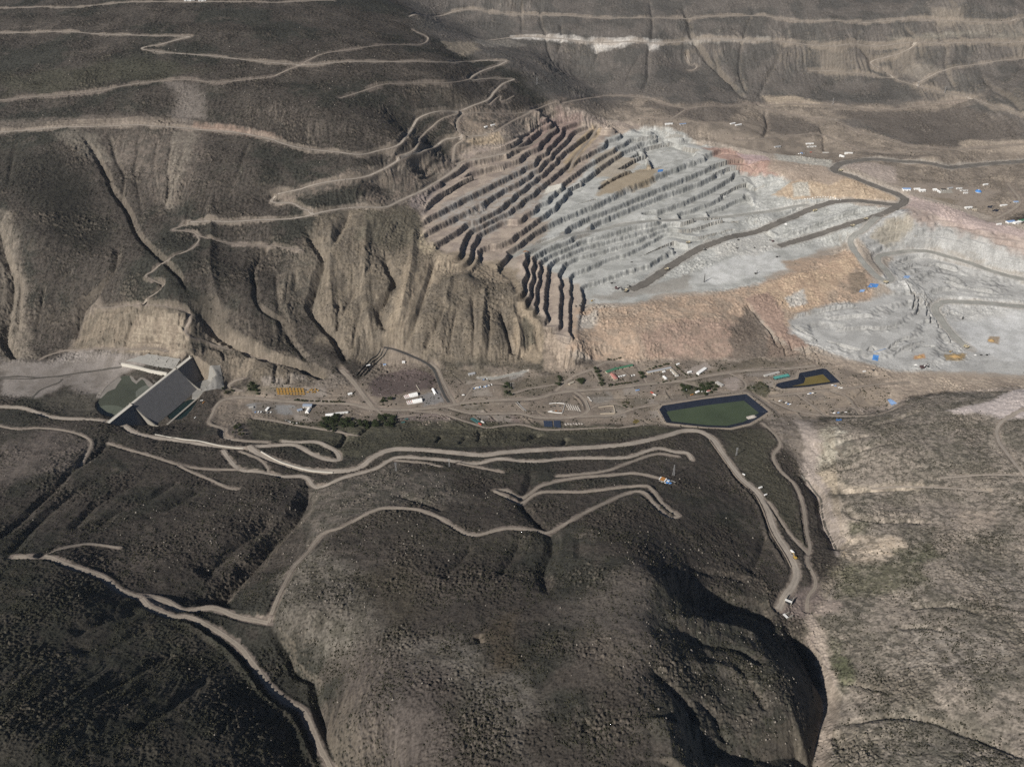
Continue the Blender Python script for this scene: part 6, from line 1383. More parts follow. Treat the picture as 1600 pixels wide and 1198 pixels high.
def haul_truck(S=1.0, bodym='truck_cream'):
    r = empty('haul_truck', (0, 0, 0))
    MB().box((0, 0, 2.4 * S), (12 * S, 4.2 * S, 1.3 * S)).build('chassis', 'dark_steel', r)
    m = MB(); m.add([(-7.2 * S, -4 * S, 5.6 * S), (2.6 * S, -4 * S, 4.0 * S), (2.6 * S, 4 * S, 4.0 * S), (-7.2 * S, 4 * S, 5.6 * S), (-7.6 * S, -4.3 * S, 7.2 * S), (3.0 * S, -4.3 * S, 7.4 * S), (3.0 * S, 4.3 * S, 7.4 * S), (-7.6 * S, 4.3 * S, 7.2 * S), (6.8 * S, -4 * S, 7.6 * S), (6.8 * S, 4 * S, 7.6 * S), (6.8 * S, -4 * S, 7.2 * S), (6.8 * S, 4 * S, 7.2 * S)],
        [(0, 1, 2, 3), (0, 4, 5, 1), (3, 2, 6, 7), (0, 3, 7, 4), (1, 5, 6, 2), (5, 8, 9, 6), (5, 10, 11, 6)]); m.build('dump_body', bodym, r)
    MB().box((-2 * S, 0, 6.3 * S), (7 * S, 6.6 * S, 1.4 * S), taper=.5).build('load', 'rubble', r)
    MB().box((4.4 * S, -1.6 * S, 4.2 * S), (2.2 * S, 2.4 * S, 2.2 * S)).build('cabin', 'truck_cream', r)
    MB().box((5.6 * S, 0, 2.2 * S), (2.2 * S, 6.4 * S, 1.9 * S)).build('deck', 'truck_cream', r)
    for x, y in ((4.2, -2.9), (4.2, 2.9), (-3.6, -2.6), (-3.6, 2.6)):
        wdt = 1.3 if x > 0 else 2.6
        o = MB().cyl((x * S, (y - wdt / 2) * S, 1.95 * S), (x * S, (y + wdt / 2) * S, 1.95 * S), 1.95 * S, n=16).build('wheel', 'tyre', r)
        MB().cyl((x * S, (y - wdt / 2 - .05) * S, 1.95 * S), (x * S, (y + wdt / 2 + .05) * S, 1.95 * S), .9 * S, n=10).build('rim', 'steel', o)
    return r
def shovel(S=1.0, m='brown_steel'):
    r = empty('mining_shovel', (0, 0, 0))
    for s in (-1, 1): MB().box((0, s * 4 * S, 0), (11 * S, 2.4 * S, 2.4 * S), taper=.9).build('crawler', 'tyre', r)
    MB().box((-1.5 * S, 0, 2.6 * S), (13 * S, 9 * S, 6 * S)).build('house', m, r)
    MB().box((4 * S, -2.6 * S, 8.62 * S), (3 * S, 3 * S, 3 * S)).build('cabin', 'white_panel', r)
    MB().cyl((5 * S, 0, 4.5 * S), (17 * S, 0, 15 * S), .9 * S, .7 * S, 8).build('boom', m, r)
    MB().cyl((9 * S, 0, 9 * S), (19 * S, 0, 4.5 * S), .7 * S, .7 * S, 8).build('dipper_arm', 'dark_steel', r)
    b = MB(); b.box((20 * S, 0, 2.2 * S), (4 * S, 4.4 * S, 4 * S), taper=.85); b.build('bucket', 'dark_steel', r)
    MB().cyl((-2 * S, 0, 8.6 * S), (2 * S, 0, 14 * S), .4 * S, n=6).build('gantry', 'dark_steel', r)
    for yy in (-.6, .6): MB().cyl((2 * S, yy * S, 14 * S), (17 * S, yy * S, 15 * S), .12 * S, n=5).build('cable', 'dark_steel', r)
    return r
def excavator(S=1.0, m='yellow_paint'):
    r = empty('excavator', (0, 0, 0))
    for s in (-1, 1): MB().box((0, s * 1.3 * S, 0), (4.2 * S, .7 * S, 1.0 * S), taper=.9).build('crawler', 'tyre', r)
    MB().box((-.6 * S, 0, 1.1 * S), (4.2 * S, 2.9 * S, 1.5 * S)).build('body', m, r)
    MB().box((.8 * S, -.8 * S, 1.4 * S), (1.5 * S, 1.1 * S, 1.9 * S)).build('cabin', 'window_glass', r)
    MB().cyl((1.4 * S, 0, 2.0 * S), (4.6 * S, 0, 5.0 * S), .35 * S, .28 * S, 8).build('boom', m, r)
    MB().cyl((4.6 * S, 0, 5.0 * S), (6.8 * S, 0, 2.2 * S), .28 * S, .2 * S, 8).build('arm', m, r)
    MB().box((6.8 * S, 0, .8 * S), (1.1 * S, 1.3 * S, 1.4 * S), taper=.8).build('bucket', 'dark_steel', r)
    return r
def drill(S=1.0, mast=14.0):
    r = empty('drill_rig', (0, 0, 0))
    for s in (-1, 1): MB().box((0, s * 1.9 * S, 0), (7 * S, 1.0 * S, 1.4 * S), taper=.9).build('crawler', 'tyre', r)
    MB().box((-1.4 * S, 0, 1.5 * S), (8.6 * S, 4.4 * S, 2.6 * S)).build('body', 'dark_steel', r)
    MB().box((2.2 * S, 1.2 * S, 4.12 * S), (2.0 * S, 1.8 * S, 1.6 * S)).build('cabin', 'white_panel', r)
    m = MB()
    for sx, sy in ((-1, -1), (1, -1), (1, 1), (-1, 1)): m.cyl((4.0 * S + sx * .6 * S, sy * .6 * S, .6), (4.0 * S + sx * .5 * S, sy * .5 * S, mast), .22 * S, n=6)
    for k in range(int(mast / 1.6)):
        z = .8 + k * 1.6
        for sx, sy, ex, ey in ((-1, -1, 1, -1), (1, -1, 1, 1), (1, 1, -1, 1), (-1, 1, -1, -1)): m.cyl((4 * S + sx * .6 * S, sy * .6 * S, z), (4 * S + ex * .58 * S, ey * .58 * S, min(z + 1.6, mast)), .12 * S, n=5)
    m.build('mast', 'dark_steel', r)
    MB().cyl((4 * S, 0, .3), (4 * S, 0, mast - 1), .2 * S, n=6).build('drill_rod', 'steel', r)
    return r
def put(proto, px, py, head, label, cat, group=None, scale=None, first=[set()]):
    if proto.name in first[0]: o = copy_tree(proto)
    else:
        o = proto; first[0].add(proto.name)
    c = ground(px, py); o.location = c
    # seat on the slope
    o.rotation_euler = (0, 0, head)
    if scale: o.scale = (scale,) * 3
    o['label'] = label; o['category'] = cat
    if group: o['group'] = group
    elif 'group' in o: del o['group']
    return o
p_haul = register(haul_truck(1.15)); p_shov = register(shovel(.95)); p_exc = register(excavator(1.7)); p_excd = register(excavator(1.6, 'dark_steel')); p_drill = register(drill(1.2, 15)); p_pick = register(pickup()); p_lorry = register(lorry())
p_pickd = register(pickup('dark_steel')); p_pickb = register(pickup('blue_pale')); p_pickr = register(pickup('red_paint')); p_pickg = register(pickup('steel'))
G = 'haul trucks in the mine'
put(p_haul, 1332, 355, .35, 'pale haul truck at the top of the lower haul ramp', 'haul truck', G); put(p_haul, 1353, 343, .4, 'haul truck just above the lower ramp beside the pale bank', 'haul truck', G)
put(p_haul, 1313, 268, 2.6, 'haul truck in the tight bend of the rim haul road', 'haul truck', G); put(p_haul, 1273, 330, 3.5, 'haul truck halfway up the upper haul ramp', 'haul truck', G)
put(p_haul, 1042, 421, .6, 'haul truck where the ramp meets the pit floor', 'haul truck', G); put(p_haul, 1383, 444, 2.4, 'haul truck at the switchback beside the large blue tarpaulin', 'haul truck', G); put(p_haul, 1075, 383, .4, 'haul truck parked on the flat left of the ramp', 'haul truck', G); put(p_haul, 978, 455, 1.2, 'haul truck being loaded beside the dark shovel', 'haul truck', G)
put(p_haul, 1509, 543, 2.3, 'haul truck at the lower end of the right pit road', 'haul truck', G)
G = 'mining shovels in the mine'
put(p_shov, 964, 452, -.4, 'dark mining shovel on the main pit floor', 'mining shovel', G); put(p_shov, 1207, 378, 2.2, 'mining shovel at the foot of the lower haul ramp', 'mining shovel', G, .75); put(p_shov, 1441, 575, .2, 'purple-brown mobile crusher on the white flat', 'crusher', None, 1.05)
G = 'drill rigs on the pit floor'
put(p_drill, 1101, 391, 2.2, 'drill rig beside the upper haul ramp', 'drill rig', G); put(p_drill, 1153, 376, 2.4, 'drill rig nearest the upper haul ramp bend', 'drill rig', G, .8); put(p_drill, 1151, 390, 2.3, 'drill rig in the middle of the white pit floor', 'drill rig', G, .8); put(p_drill, 1178, 388, 2.2, 'rightmost drill rig of the white pit floor', 'drill rig', G, .7); put(p_drill, 1181, 428, .4, 'drill rig near the orange edge of the pit floor', 'drill rig', G, .9)
put(p_drill, 907, 481, .3, 'drill rig at the left corner of the pit floor', 'drill rig', G, .8)
G = 'diggers and loaders around the works'
put(p_excd, 956, 442, .3, 'small dark digger behind the big shovel', 'excavator', G); put(p_excd, 984, 447, 2.5, 'small dark digger right of the big shovel', 'excavator', G); put(p_exc, 925, 470, .4, 'yellow digger at the narrow end of the pit floor', 'excavator', G, .8)
put(p_excd, 1214, 402, .2, 'dark digger alone on the white pit floor', 'excavator', G); put(p_excd, 1504, 498, 1.1, 'dark digger under the curve of the right pit road', 'excavator', G); put(p_excd, 1542, 555, .1, 'right-hand dark digger on the right pit floor edge', 'excavator', G, .9); put(p_exc, 1242, 871, 1.9, 'yellow digger on the main road near the creek', 'excavator', G, 1.1)
put(p_excd, 1364, 581, .4, 'dark digger on the beige flat below the right pit', 'excavator', G, .9); put(p_exc, 1485, 549, .2, 'yellow digger beside the ochre heap in the right pit', 'excavator', G, .7)
put(p_excd, 900, 480, 2.0, 'dark digger beside the corner drill rig', 'excavator', G, .7)
G = 'light trucks and pickups'
put(p_lorry, 1188, 762.6, .5, 'upper white truck on the widened main road', 'truck', G); put(p_lorry, 1196, 774, .5, 'lower white truck on the widened main road', 'truck', G, .8); put(p_lorry, 1162, 742, 2.3, 'white truck at the start of the widened main road', 'truck', G, .7); put(p_lorry, 1238, 862, 2.0, 'white truck behind the yellow digger near the creek', 'truck', G, 1.0)
put(p_lorry, 1350, 582, .2, 'white truck on the beige flat below the right pit', 'truck', G, .9); put(p_lorry, 861, 642.5, .4, 'white truck inside the small fenced yard', 'truck', G, .8); put(p_lorry, 305, 652, 1.1, 'white truck below the stilling pool', 'truck', G, .6)
put(p_pickd, 987, 411, .4, 'dark pickup on a bench of the main pit', 'pickup', G, 1.3); put(p_pick, 1524, 555, .2, 'white pickup at the lower edge of the right pit floor', 'pickup', G, 1.2); put(p_pickd, 1533, 555, .2, 'dark pickup beside the white one at the edge of the right pit floor', 'pickup', G, 1.2)
put(p_pickr, 1267, 238.5, .2, 'red pickup in the small camp behind the pit crest', 'pickup', G, 1.5); put(p_pickb, 1252, 239.5, .2, 'blue pickup in the small camp behind the pit crest', 'pickup', G, 1.5); put(p_pick, 1431, 571, .2, 'white pickup left of the mobile crusher', 'pickup', G, 1.5)
put(p_pick, 724, 617.5, .1, 'white pickup alone on the valley terrace below the car park', 'pickup', G)
# parked cars
protos = [p_pick, p_pick, p_pickd, p_pickg, p_pickb]
def carrow(a, b, n, label, group, head, sc=1.0, jit=.4):
    for i in range(n):
        u = (i + .5) / n
        put(protos[random.randrange(len(protos))], a[0] + (b[0] - a[0]) * u + random.uniform(-jit, jit) * .4, a[1] + (b[1] - a[1]) * u + random.uniform(-jit, jit) * .4, head + random.uniform(-.08, .08), label, 'pickup', group, sc)
carrow((738, 607.5), (754, 604), 8, 'pickup in the lower left row of the valley car park', 'lower row of the valley car park', 1.9)
carrow((755, 605), (769, 601), 7, 'pickup in the lower right row of the valley car park', 'right row of the valley car park', 1.9)
carrow((752, 594), (762, 592), 4, 'pickup beside the grey gravel road above the car park', 'pickups by the gravel road', 1.7)
carrow((966, 589), (978, 586), 7, 'pickup in the row behind the pink-roofed hall', 'row behind the pink-roofed hall', 1.8)
carrow((984, 588), (992, 586), 4, 'pickup in the short row right of the pink-roofed hall', 'short row by the pink-roofed hall', 1.8)
carrow((1246, 241), (1258, 240), 4, 'pickup parked in the small camp behind the pit crest', 'cars of the small rear camp', 1.6, 1.3)
carrow((1262, 616), (1275, 614), 4, 'vehicle parked on the flat right of the green pond', 'vehicles on the flat by the pond', .3, 1.1, 1.5)
carrow((1216, 625), (1236, 633), 6, 'vehicle parked along the dirt track right of the green pond', 'vehicles along the pond track', .6, 1.1, 2.5)
carrow((1298, 604), (1318, 607), 4, 'vehicle parked under the ochre pond', 'vehicles under the ochre pond', .3, 1.1, 2.0)
carrow((1300, 645), (1325, 644), 4, 'vehicle parked on the valley flat near the bright blue sheet', 'vehicles near the blue sheet', .3, 1.1, 2.0)
carrow((396, 644), (425, 645), 6, 'vehicle parked on the left gravel yard', 'vehicles on the left gravel yard', 1.5, 1.0, 2.0)
carrow((445, 657), (470, 663), 6, 'vehicle parked along the lower track of the left yards', 'vehicles along the lower left track', .2, 1.0, 2.0)

# ---- containers
def container(m, L=12.2, W=3.0, H=3.0):
    r = empty('container', (0, 0, 0))
    MB().box((0, 0, .15), (L, W, H)).build('body', m, r)
    b = MB()
    for i in range(14):
        for s in (-1, 1): b.box((-L / 2 + (i + .5) * L / 14, s * (W / 2 + .05), .3), (L / 32, .12, H - .3))
    b.build('ribs', m, r)
    for s in (-1, 1): MB().box((L / 2 + .05, s * W * .25, .3), (.1, W * .44, H - .4)).build('door', m, r)
    return register(r)
ct = container('teal_paint'); cr = container('red_paint'); cw = container('white_panel'); cb = container('blue_pale'); co_ = container('orange_paint'); cg = container('wall_grey')
G = 'containers in the fenced container yard'
for i, (x, y) in enumerate(((738, 657), (740.5, 655), (742, 659.5), (744, 657.5), (746, 662), (748, 659.5))):
    put(ct, x, y, 2.4, 'dark teal container in the fenced container yard', 'container', G)
put(cr, 750, 664, 2.4, 'red container in the fenced container yard', 'container'); put(cw, 754, 661.5, 2.4, 'white container in the fenced container yard', 'container')
put(cb, 996, 610, .3, 'single blue container on the bare terrace', 'container', None, 1.0); put(cr, 1019, 614, 2.3, 'red container at the corner of the bare terrace', 'container'); put(cw, 1022.5, 617, 2.3, 'white container beside the red one at the corner of the bare terrace', 'container')
put(co_, 1081, 617, .5, 'orange container near the back edge of the green pond', 'container', None, .9); put(ct, 635, 655.5, .2, 'teal container below the rubble yard', 'container', None, .9); put(ct, 630, 661, .3, 'second teal container below the rubble yard, nearer the trees', 'container', None, .9)
put(cg, 920, 622, 2.2, 'upper grey container beside the dirt road bend', 'container'); put(cg, 923, 626, 2.2, 'lower grey container beside the dirt road bend', 'container')
put(co_, 318, 628, 1.2, 'orange container at the corner of the stilling pool', 'container', None, .7); put(cw, 315, 625, .4, 'white container at the corner of the stilling pool', 'container', None, .7)

# ---- yellow steel frames stacked in rows
def frame_stack():
    r = empty('frame_stack', (0, 0, 0)); m = MB()
    for x in (-3, 3):
        for y in (-1.6, 1.6): m.box((x, y, 0), (.5, .5, 3.6))
    for z in (.5, 1.9, 3.2):
        for y in (-1.6, 1.6): m.box((0, y, z), (5.5, .4, .35))
        for x in (-3, 3): m.box((x, 0, z), (.4, 2.7, .35))
    m.build('frame', 'yellow_paint', r)
    for z in (.9, 2.3): MB().box((0, 0, z), (5.2, 2.4, .5)).build('deck', 'orange_paint', r)
    return register(r)
fs_ = frame_stack()
for j in range(4):
    for i in range(9):
        x = 433.5 + i * 4.9 + j * .6; y = 608.2 + j * 2.7 - i * .02
        put(fs_, x, y, .05, 'yellow steel frame stack in the block of four long rows', 'frame stack', 'yellow frames in four rows')
for i, (x, y) in enumerate(((481, 613), (485, 610), (489, 613), (488, 609.5), (493, 609), (492, 613), (497, 611))):
    put(fs_, x, y, .4 * i, 'yellow steel frame stack in the loose heap right of the rows', 'frame stack', 'loose yellow frames')

# ---- dark panel blocks
def panels(label, a, b, c, d, rows=4, cols=6):
    A, B, Cc, D = ground(*a), ground(*b), ground(*c), ground(*d); ctr = (A + B + Cc + D) / 4
    r = empty('panel_block', ctr); T(r, label, 'panel block')
    for j in range(rows):
        m = MB()
        for i in range(cols):
            q = []
            for u, v, h in ((i, j, .9), (i + .94, j, .9), (i + .94, j + .86, 2.2), (i, j + .86, 2.2)):
                u /= cols; v /= rows
                p = (A * (1 - u) + B * u) * (1 - v) + (D * (1 - u) + Cc * u) * v - ctr; q.append((p.x, p.y, h))
            m.add(q + [(x, y, z - .15) for x, y, z in q], [(0, 1, 2, 3), (7, 6, 5, 4), (0, 4, 5, 1), (1, 5, 6, 2), (2, 6, 7, 3), (3, 7, 4, 0)])
        m.build('panel_row', 'panel_blue', r)
        m = MB()
        for i in range(cols + 1):
            u, v = min(i / cols, .985), (j + .45) / rows; p = (A * (1 - u) + B * u) * (1 - v) + (D * (1 - u) + Cc * u) * v - ctr
            m.cyl((p.x, p.y, -.6), (p.x, p.y, 1.4), .15, n=5)
        m.build('posts', 'steel', r)
panels('left block of dark blue panels at the edge of the valley works', (850.5, 665.5), (863.5, 666), (862.5, 658), (849, 657.5)); panels('right block of dark blue panels at the edge of the valley works', (866, 666.3), (876.5, 666.8), (875.5, 657.6), (865, 657.3))

# ---- heaps and windrows
def heap(label, px, py, rx, ry, h, m, seed, name='rock_heap', cat='heap', group=None, rz=0.0):
    c = ground(px, py); o = MB().heap((0, 0, 0), rx, ry, h, seed).build(name, m, None, True); o.location = (c.x, c.y, c.z - .2); o.rotation_euler.z = rz; T(o, label, cat, group); return o
heap('pale gravel fan spilling into the right corner of the green pond', 1177, 651, 26, 17, 13, 'pale_rubble', 2); heap('rock heap standing alone on the right pit floor', 1549, 532, 13, 10, 7, 'ochre_rubble', 3); heap('orange heap at the foot of the right pit', 1437, 558, 12, 7, 5, 'ochre_rubble', 4); heap('long ochre heap at the lower lip of the right pit', 1492, 556, 28, 9, 8, 'ochre_rubble', 5)
heap('brown debris heap on the left plateau of the pit', 821, 394, 12, 6, 4, 'rust', 6); heap('white block heap beside the upper haul ramp', 1228, 352, 8, 6, 5, 'white_panel', 7)
heap('left rusty heap in the small fenced yard', 869, 641, 5, 4, 3, 'rust', 8); heap('right rusty heap in the small fenced yard', 876, 641, 6, 4, 3.5, 'rust', 9); heap('dark heap at the back of the small fenced yard', 866, 634, 6, 4, 3.5, 'dark_steel', 10); heap('dark heap at the right back of the small fenced yard', 875, 634, 5, 4, 3, 'dark_steel', 11)
for i in range(6):
    heap('pale windrow of gravel in the striped stockyard', 886 + i * 3.6 + .0, 634 + i * 0.6, 3.2, 26 - abs(i - 2) * 2, 2.2, 'pale_rubble', 20 + i, 'windrow', 'windrow', 'gravel windrows of the stockyard', .25)
for i in range(7):
    heap('small pale heap in the row right of the dark panels', 884 + i * 4.3, 662.5 - (i % 2) * .5, 4.0, 7, 2.6, 'pale_rubble', 30 + i, 'gravel_heap', 'heap', 'heaps right of the dark panels', .3)
r2 = random.Random(5)
for i in range(44):
    x = 652 + r2.random() * 52; y = 647 + r2.random() * 17
    if x > 690 and y > 660: continue
    heap('small rubble heap in the brown rubble yard below the arched halls', x, y, r2.uniform(2.2, 4.2), r2.uniform(2.2, 4), r2.uniform(1.6, 2.8), 'rubble', 50 + i, 'rubble_heap', 'heap', 'rubble heaps below the arched halls', r2.random() * 3)
for i in range(15):
    heap('white rock block in the row along the upper haul ramp', 1258 + i * 4.0, 311 - 3.5 * math.sin(i / 14 * 3.1) + r2.uniform(-.5, .5), r2.uniform(2.6, 4.2), r2.uniform(2.2, 3.6), r2.uniform(2, 3.6), 'white_panel', 120 + i, 'rock_block', 'rock', 'white blocks along the haul ramp', r2.random() * 3)
for i, (x, y, s_) in enumerate(((1093, 762, 3.6), (614, 1094, 3.0), (702, 1061, 2.6), (706, 1060, 2.2), (528, 1096, 2.2), (926, 1008, 2.4), (1121, 970, 5.5), (1113, 974, 4.2), (1092, 934, 3.0), (1080, 1015, 4.0), (1105, 934, 3.2), (225, 790, 3.2), (213, 802, 3.6), (660, 1068, 2.2), (1136, 978, 3.4))):
    lb = ('pale boulder on the slope right of the mast platform', 'pale boulder on the near hill above the forked scar', 'left of two pale boulders close together on the near hill', 'right of two pale boulders close together on the near hill', 'small pale boulder beside the left foot of the near hill', 'pale boulder in the olive hollow of the near hill', 'largest boulder on the shaded right flank of the near hill', 'boulder just left of the largest one on the shaded flank', 'boulder at the top of the shaded right flank', 'boulder in the middle of the shaded right flank', 'boulder beside the upper rib of the shaded right flank', 'pale boulder on the left hillside above the scree', 'paler boulder at the edge of the dark scree on the left hillside', 'small boulder in the bushy pale patch of the near hill', 'boulder just right of the largest one on the shaded flank')[i]
    heap(lb, x, y, s_, s_ * .85, s_ * .95, 'stone', 300 + i, 'boulder', 'boulder', None, i)

# ---- pipes, masts, platform, portals
def pipe(label, pts, R, m, name='pipe', h=.9):
    l = smooth_line(hits(pts)[:, :2], 8); c = l.mean(0); cz = gz(*c); mb = MB()
    P3 = [(p[0] - c[0], p[1] - c[1], gz(p[0], p[1]) + h - cz) for p in l]
    for a, b in zip(P3[:-1], P3[1:]): mb.cyl(a, b, R, n=8)
    o = mb.build(name, m); o.location = (c[0], c[1], cz); T(o, label, 'pipe'); return o
pipe('left one of two long pale pipes on the terrace', [(805, 629), (812, 636), (819, 642)], .9, 'pale_rubble'); pipe('right one of two long pale pipes on the terrace', [(808, 628.5), (815, 635.5), (822, 642)], .9, 'steel')
pipe('dark pipe along the foot of the orange slope', [(1188, 577), (1210, 574.5), (1222, 577), (1232, 585)], .7, 'dark_steel')
pipe('blue pipe on the lower benches of the right pit', [(1366, 551), (1375, 549), (1384, 546)], .9, 'blue_pale')
pipe('tan pipe bundle beside the upper arched hall', [(650.5, 602), (653, 606), (656, 611)], 1.2, 'tan_roof')
wall_run('low_wall', 'back wall of the empty walled plot', [(935, 637), (948, 635), (958, 634)], 3, 1.6, M['wall_beige']); wall_run('low_wall', 'right wall of the empty walled plot', [(958.5, 634.5), (960, 640), (961, 645.5)], 3, 1.6, M['wall_beige']); wall_run('low_wall', 'front wall of the empty walled plot', [(938, 646.5), (950, 646), (960, 645.8)], 3, 1.6, M['wall_beige'])
wall_run('low_wall', 'pale kerb wall at the bend of the valley dirt road', [(916, 625), (919, 632), (922, 640)], 2.0, 1.5, M['concrete'])
wall_run('low_wall', 'back wall of the yard of white buildings', [(1006, 578), (1030, 572), (1050, 567.5)], 2.6, 1.0, M['wall_beige'])
wall_run('low_wall', 'fence wall around the small fenced yard, back side', [(858, 631), (870, 630), (882, 631)], 2.4, .8, M['white_panel']); wall_run('low_wall', 'fence wall around the small fenced yard, front side', [(856, 643), (868, 645), (878, 646)], 2.4, .8, M['white_panel']); wall_run('low_wall', 'fence wall around the small fenced yard, right side', [(882.5, 631.5), (881, 638), (878.6, 645.5)], 2.4, .8, M['white_panel'])
wall_run('ditch_lining', 'straight grey concrete ditch on the valley flat beside the pale blue slab', [(1386, 641), (1396, 635), (1407, 629)], .8, 3.2, M['concrete_dark'], 'ditch')
for i, (x0, y0, x1, y1) in enumerate(((556, 588, 595, 545), (562, 588, 601, 546), (568, 588, 606, 548))):
    pipe(('left', 'middle', 'right')[i] + ' one of three parallel dark conveyors climbing beside the bare brown pad', [(x0, y0), ((x0 + x1) / 2, (y0 + y1) / 2 - 1), (x1, y1)], 1.5, 'dark_steel', 'conveyor', 1.6)
def lattice(label, px, py, H, w=3.0, m='steel', cat='mast', arms=False, solid=False):
    c = ground(px, py); r = empty('lattice_mast', c); T(r, label, cat); mb = MB()
    def leg(sx, sy, z): k = w * (1 - .8 * z / H) / 2; return (sx * k, sy * k, z)
    S4 = ((-1, -1), (1, -1), (1, 1), (-1, 1)); rad = .16 if not solid else .4
    for s in S4: mb.cyl(leg(*s, -1), leg(*s, H), rad, n=5)
    mb.build('legs', m, r); mb = MB(); nz = max(5, int(H / 3))
    for k in range(nz):
        z0, z1 = H * k / nz, H * (k + 1) / nz
        for q in range(4): mb.cyl(leg(*S4[q], z0), leg(*S4[(q + 1) % 4], z1), rad * .6, n=4); mb.cyl(leg(*S4[q], z1), leg(*S4[(q + 1) % 4], z1), rad * .6, n=4)
    mb.build('bracing', m, r)
    if arms:
        for z in (H * .72, H * .84, H * .95): MB().box((0, 0, z), (H * .24, .5, .4)).build('cross_arm', m, r)
    return r
lattice('grey lattice mast behind the drilling platform', 1052, 743, 34, 5, 'steel'); lattice('tall dark mast standing on the white pit floor', 1100, 441, 34, 2.6, 'dark_steel', solid=True)
MB_ = None
for x, y, lb in ((619, 737, 'pylon beside the main road left of the dead-end track'), (702, 729, 'pylon at the end of the dead-end track'), (1150, 713, 'pylon on the slope beside the main road bend')): lattice(lb, x, y, 26, 3, 'steel', 'pylon', True)
for x, y, lb in ((839, 132, 'pylon on the ridge above the pit'), (1301, 163, 'pylon on the far tan road'), (1434, 138, 'left pylon on the zigzag road of the far slope'), (1476, 145, 'right pylon on the zigzag road of the far slope')): lattice(lb, x, y, 34, 4.5, 'steel', 'pylon', True)
for i, (x, y) in enumerate(((797.5, 608), (800.5, 607), (803, 607.5))):
    c = ground(x, y); r = empty('lamp_mast', c); T(r, ('left', 'middle', 'right')[i] + ' one of three thin masts by the dark shrubs on the terrace', 'mast'); MB().cyl((0, 0, -1), (0, 0, 22), .35, .2, 8).build('pole', 'steel', r); MB().box((0, 0, 22), (2.4, .6, .5)).build('lamp_head', 'white_panel', r)
def platform():
    c = ground(1040, 753); z = c.z + 2.6; r = empty('drill_platform', (c.x, c.y, z), -.55); T(r, 'drilling platform with orange and white roof and blue cabins on the near slope', 'platform')
    MB().box((4, 0, -6), (38, 17, 6)).build('deck', 'concrete', r)
    MB().box((-8, 0, 3.6), (11, 14, .5)).build('canopy', 'orange_paint', r); MB().box((-1, 0, 3.3), (2.6, 14, .45)).build('canopy', 'white_sheet', r); MB().box((-15.2, 0, 3.2), (2.6, 13, .45)).build('canopy', 'white_panel', r)
    m = MB()
    for x in (-14, -8, -2):
        for y in (-6, 6): m.cyl((x, y, 0), (x, y, 3.5), .2, n=6)
    m.build('posts', 'steel', r)
    for x, y, mm in ((6, 4.5, 'blue_pale'), (6, 0, 'white_panel'), (6, -4.6, 'blue_sheet'), (14, 3, 'dark_steel'), (14, -3, 'blue_sheet')): MB().box((x, y, .02), (6.4, 3.0, 3.2)).build('cabin', mm, r)
    MB().box((20.5, 0, .02), (3, 8, 1.6)).build('tank', 'wall_grey', r)
    m = MB()
    for y in (-8.2, 8.2): m.box((4, y, .02), (37, .2, 1.1))
    m.build('rail', 'white_panel', r)
platform()
def portal(label, px, py, rz, W=15, L=20, H=8):
    c = ground(px, py); r = empty('culvert_portal', (c.x, c.y, c.z - 1), rz); T(r, label, 'culvert')
    for s in (-1, 1): MB().box((0, s * (W / 2 - .8), 0), (L, 1.6, H)).build('side_wall', 'concrete', r)
    MB().box((-L / 2 + 2.5, 0, H + .02), (5, W, 1.2)).build('head_slab', 'white_panel', r)
    MB().box((-L / 2 + .6, 0, 0), (1.0, W - 3.3, H - .3)).build('opening', 'dark_opening', r); MB().box((.4, 0, -.2), (L - 1, W - 3.3, .4)).build('invert', 'concrete_dark', r)
portal('upper concrete culvert portal with a white head slab near the creek', 1233, 939, 1.0); portal('lower concrete culvert portal beside the creek in front of the shaded hill', 1231, 961, .5, 12, 18, 6)

# ---- trees and shrubs of the valley
def tree_proto(seed, R, H, crownm, trunk=True):
    r = random.Random(seed); root = empty('tree', (0, 0, 0))
    th = H * .32
    m = MB(); m.cyl((0, 0, -1), (r.uniform(-.2, .2), r.uniform(-.2, .2), th), .32, .2, 6)
    for k in range(3):
        a = r.random() * 6.28; m.cyl((0, 0, th * .8), (math.cos(a) * R * .5, math.sin(a) * R * .5, H * .6), .16, .08, 5)
    m.build('trunk', 'bark', root)
    m = MB()
    for k in range(150):                     # small leafy clumps through the volume of the crown
        a = r.random() * 6.28; e = r.uniform(-.5, 1); q = r.random() ** .45
        ce = math.sqrt(max(0, 1 - e * e)); bump = 1 + .3 * math.sin(a * 3 + seed) + .2 * math.sin(a * 5 - seed)
        c = Vector((math.cos(a) * ce * R * q * bump, math.sin(a) * ce * R * q * bump, H * .55 + e * H * .45 * q)); s = R * r.uniform(.14, .27)
        n = Vector((r.gauss(0, 1), r.gauss(0, 1), r.gauss(.6, 1))).normalized(); t = n.orthogonal().normalized(); b = n.cross(t)
        m.add([c + t * s, c + b * s * r.uniform(.6, 1), c - t * s, c - b * s * r.uniform(.6, 1), c + n * s * .45], [(0, 1, 4), (1, 2, 4), (2, 3, 4), (3, 0, 4)])
    o = mesh_obj('crown', m.v, m.f, M[crownm], root)
    return register(root)
TP_ = [tree_proto(i, R, H, c) for i, (R, H, c) in enumerate(((4.6, 8.0, 'crown'), (3.6, 6.5, 'crown'), (5.2, 7.0, 'crown'), (3.2, 5.0, 'crown'), (3.4, 4.6, 'crown_dry'), (2.6, 3.4, 'crown_dry')))]
tcount = 0; tused = set()
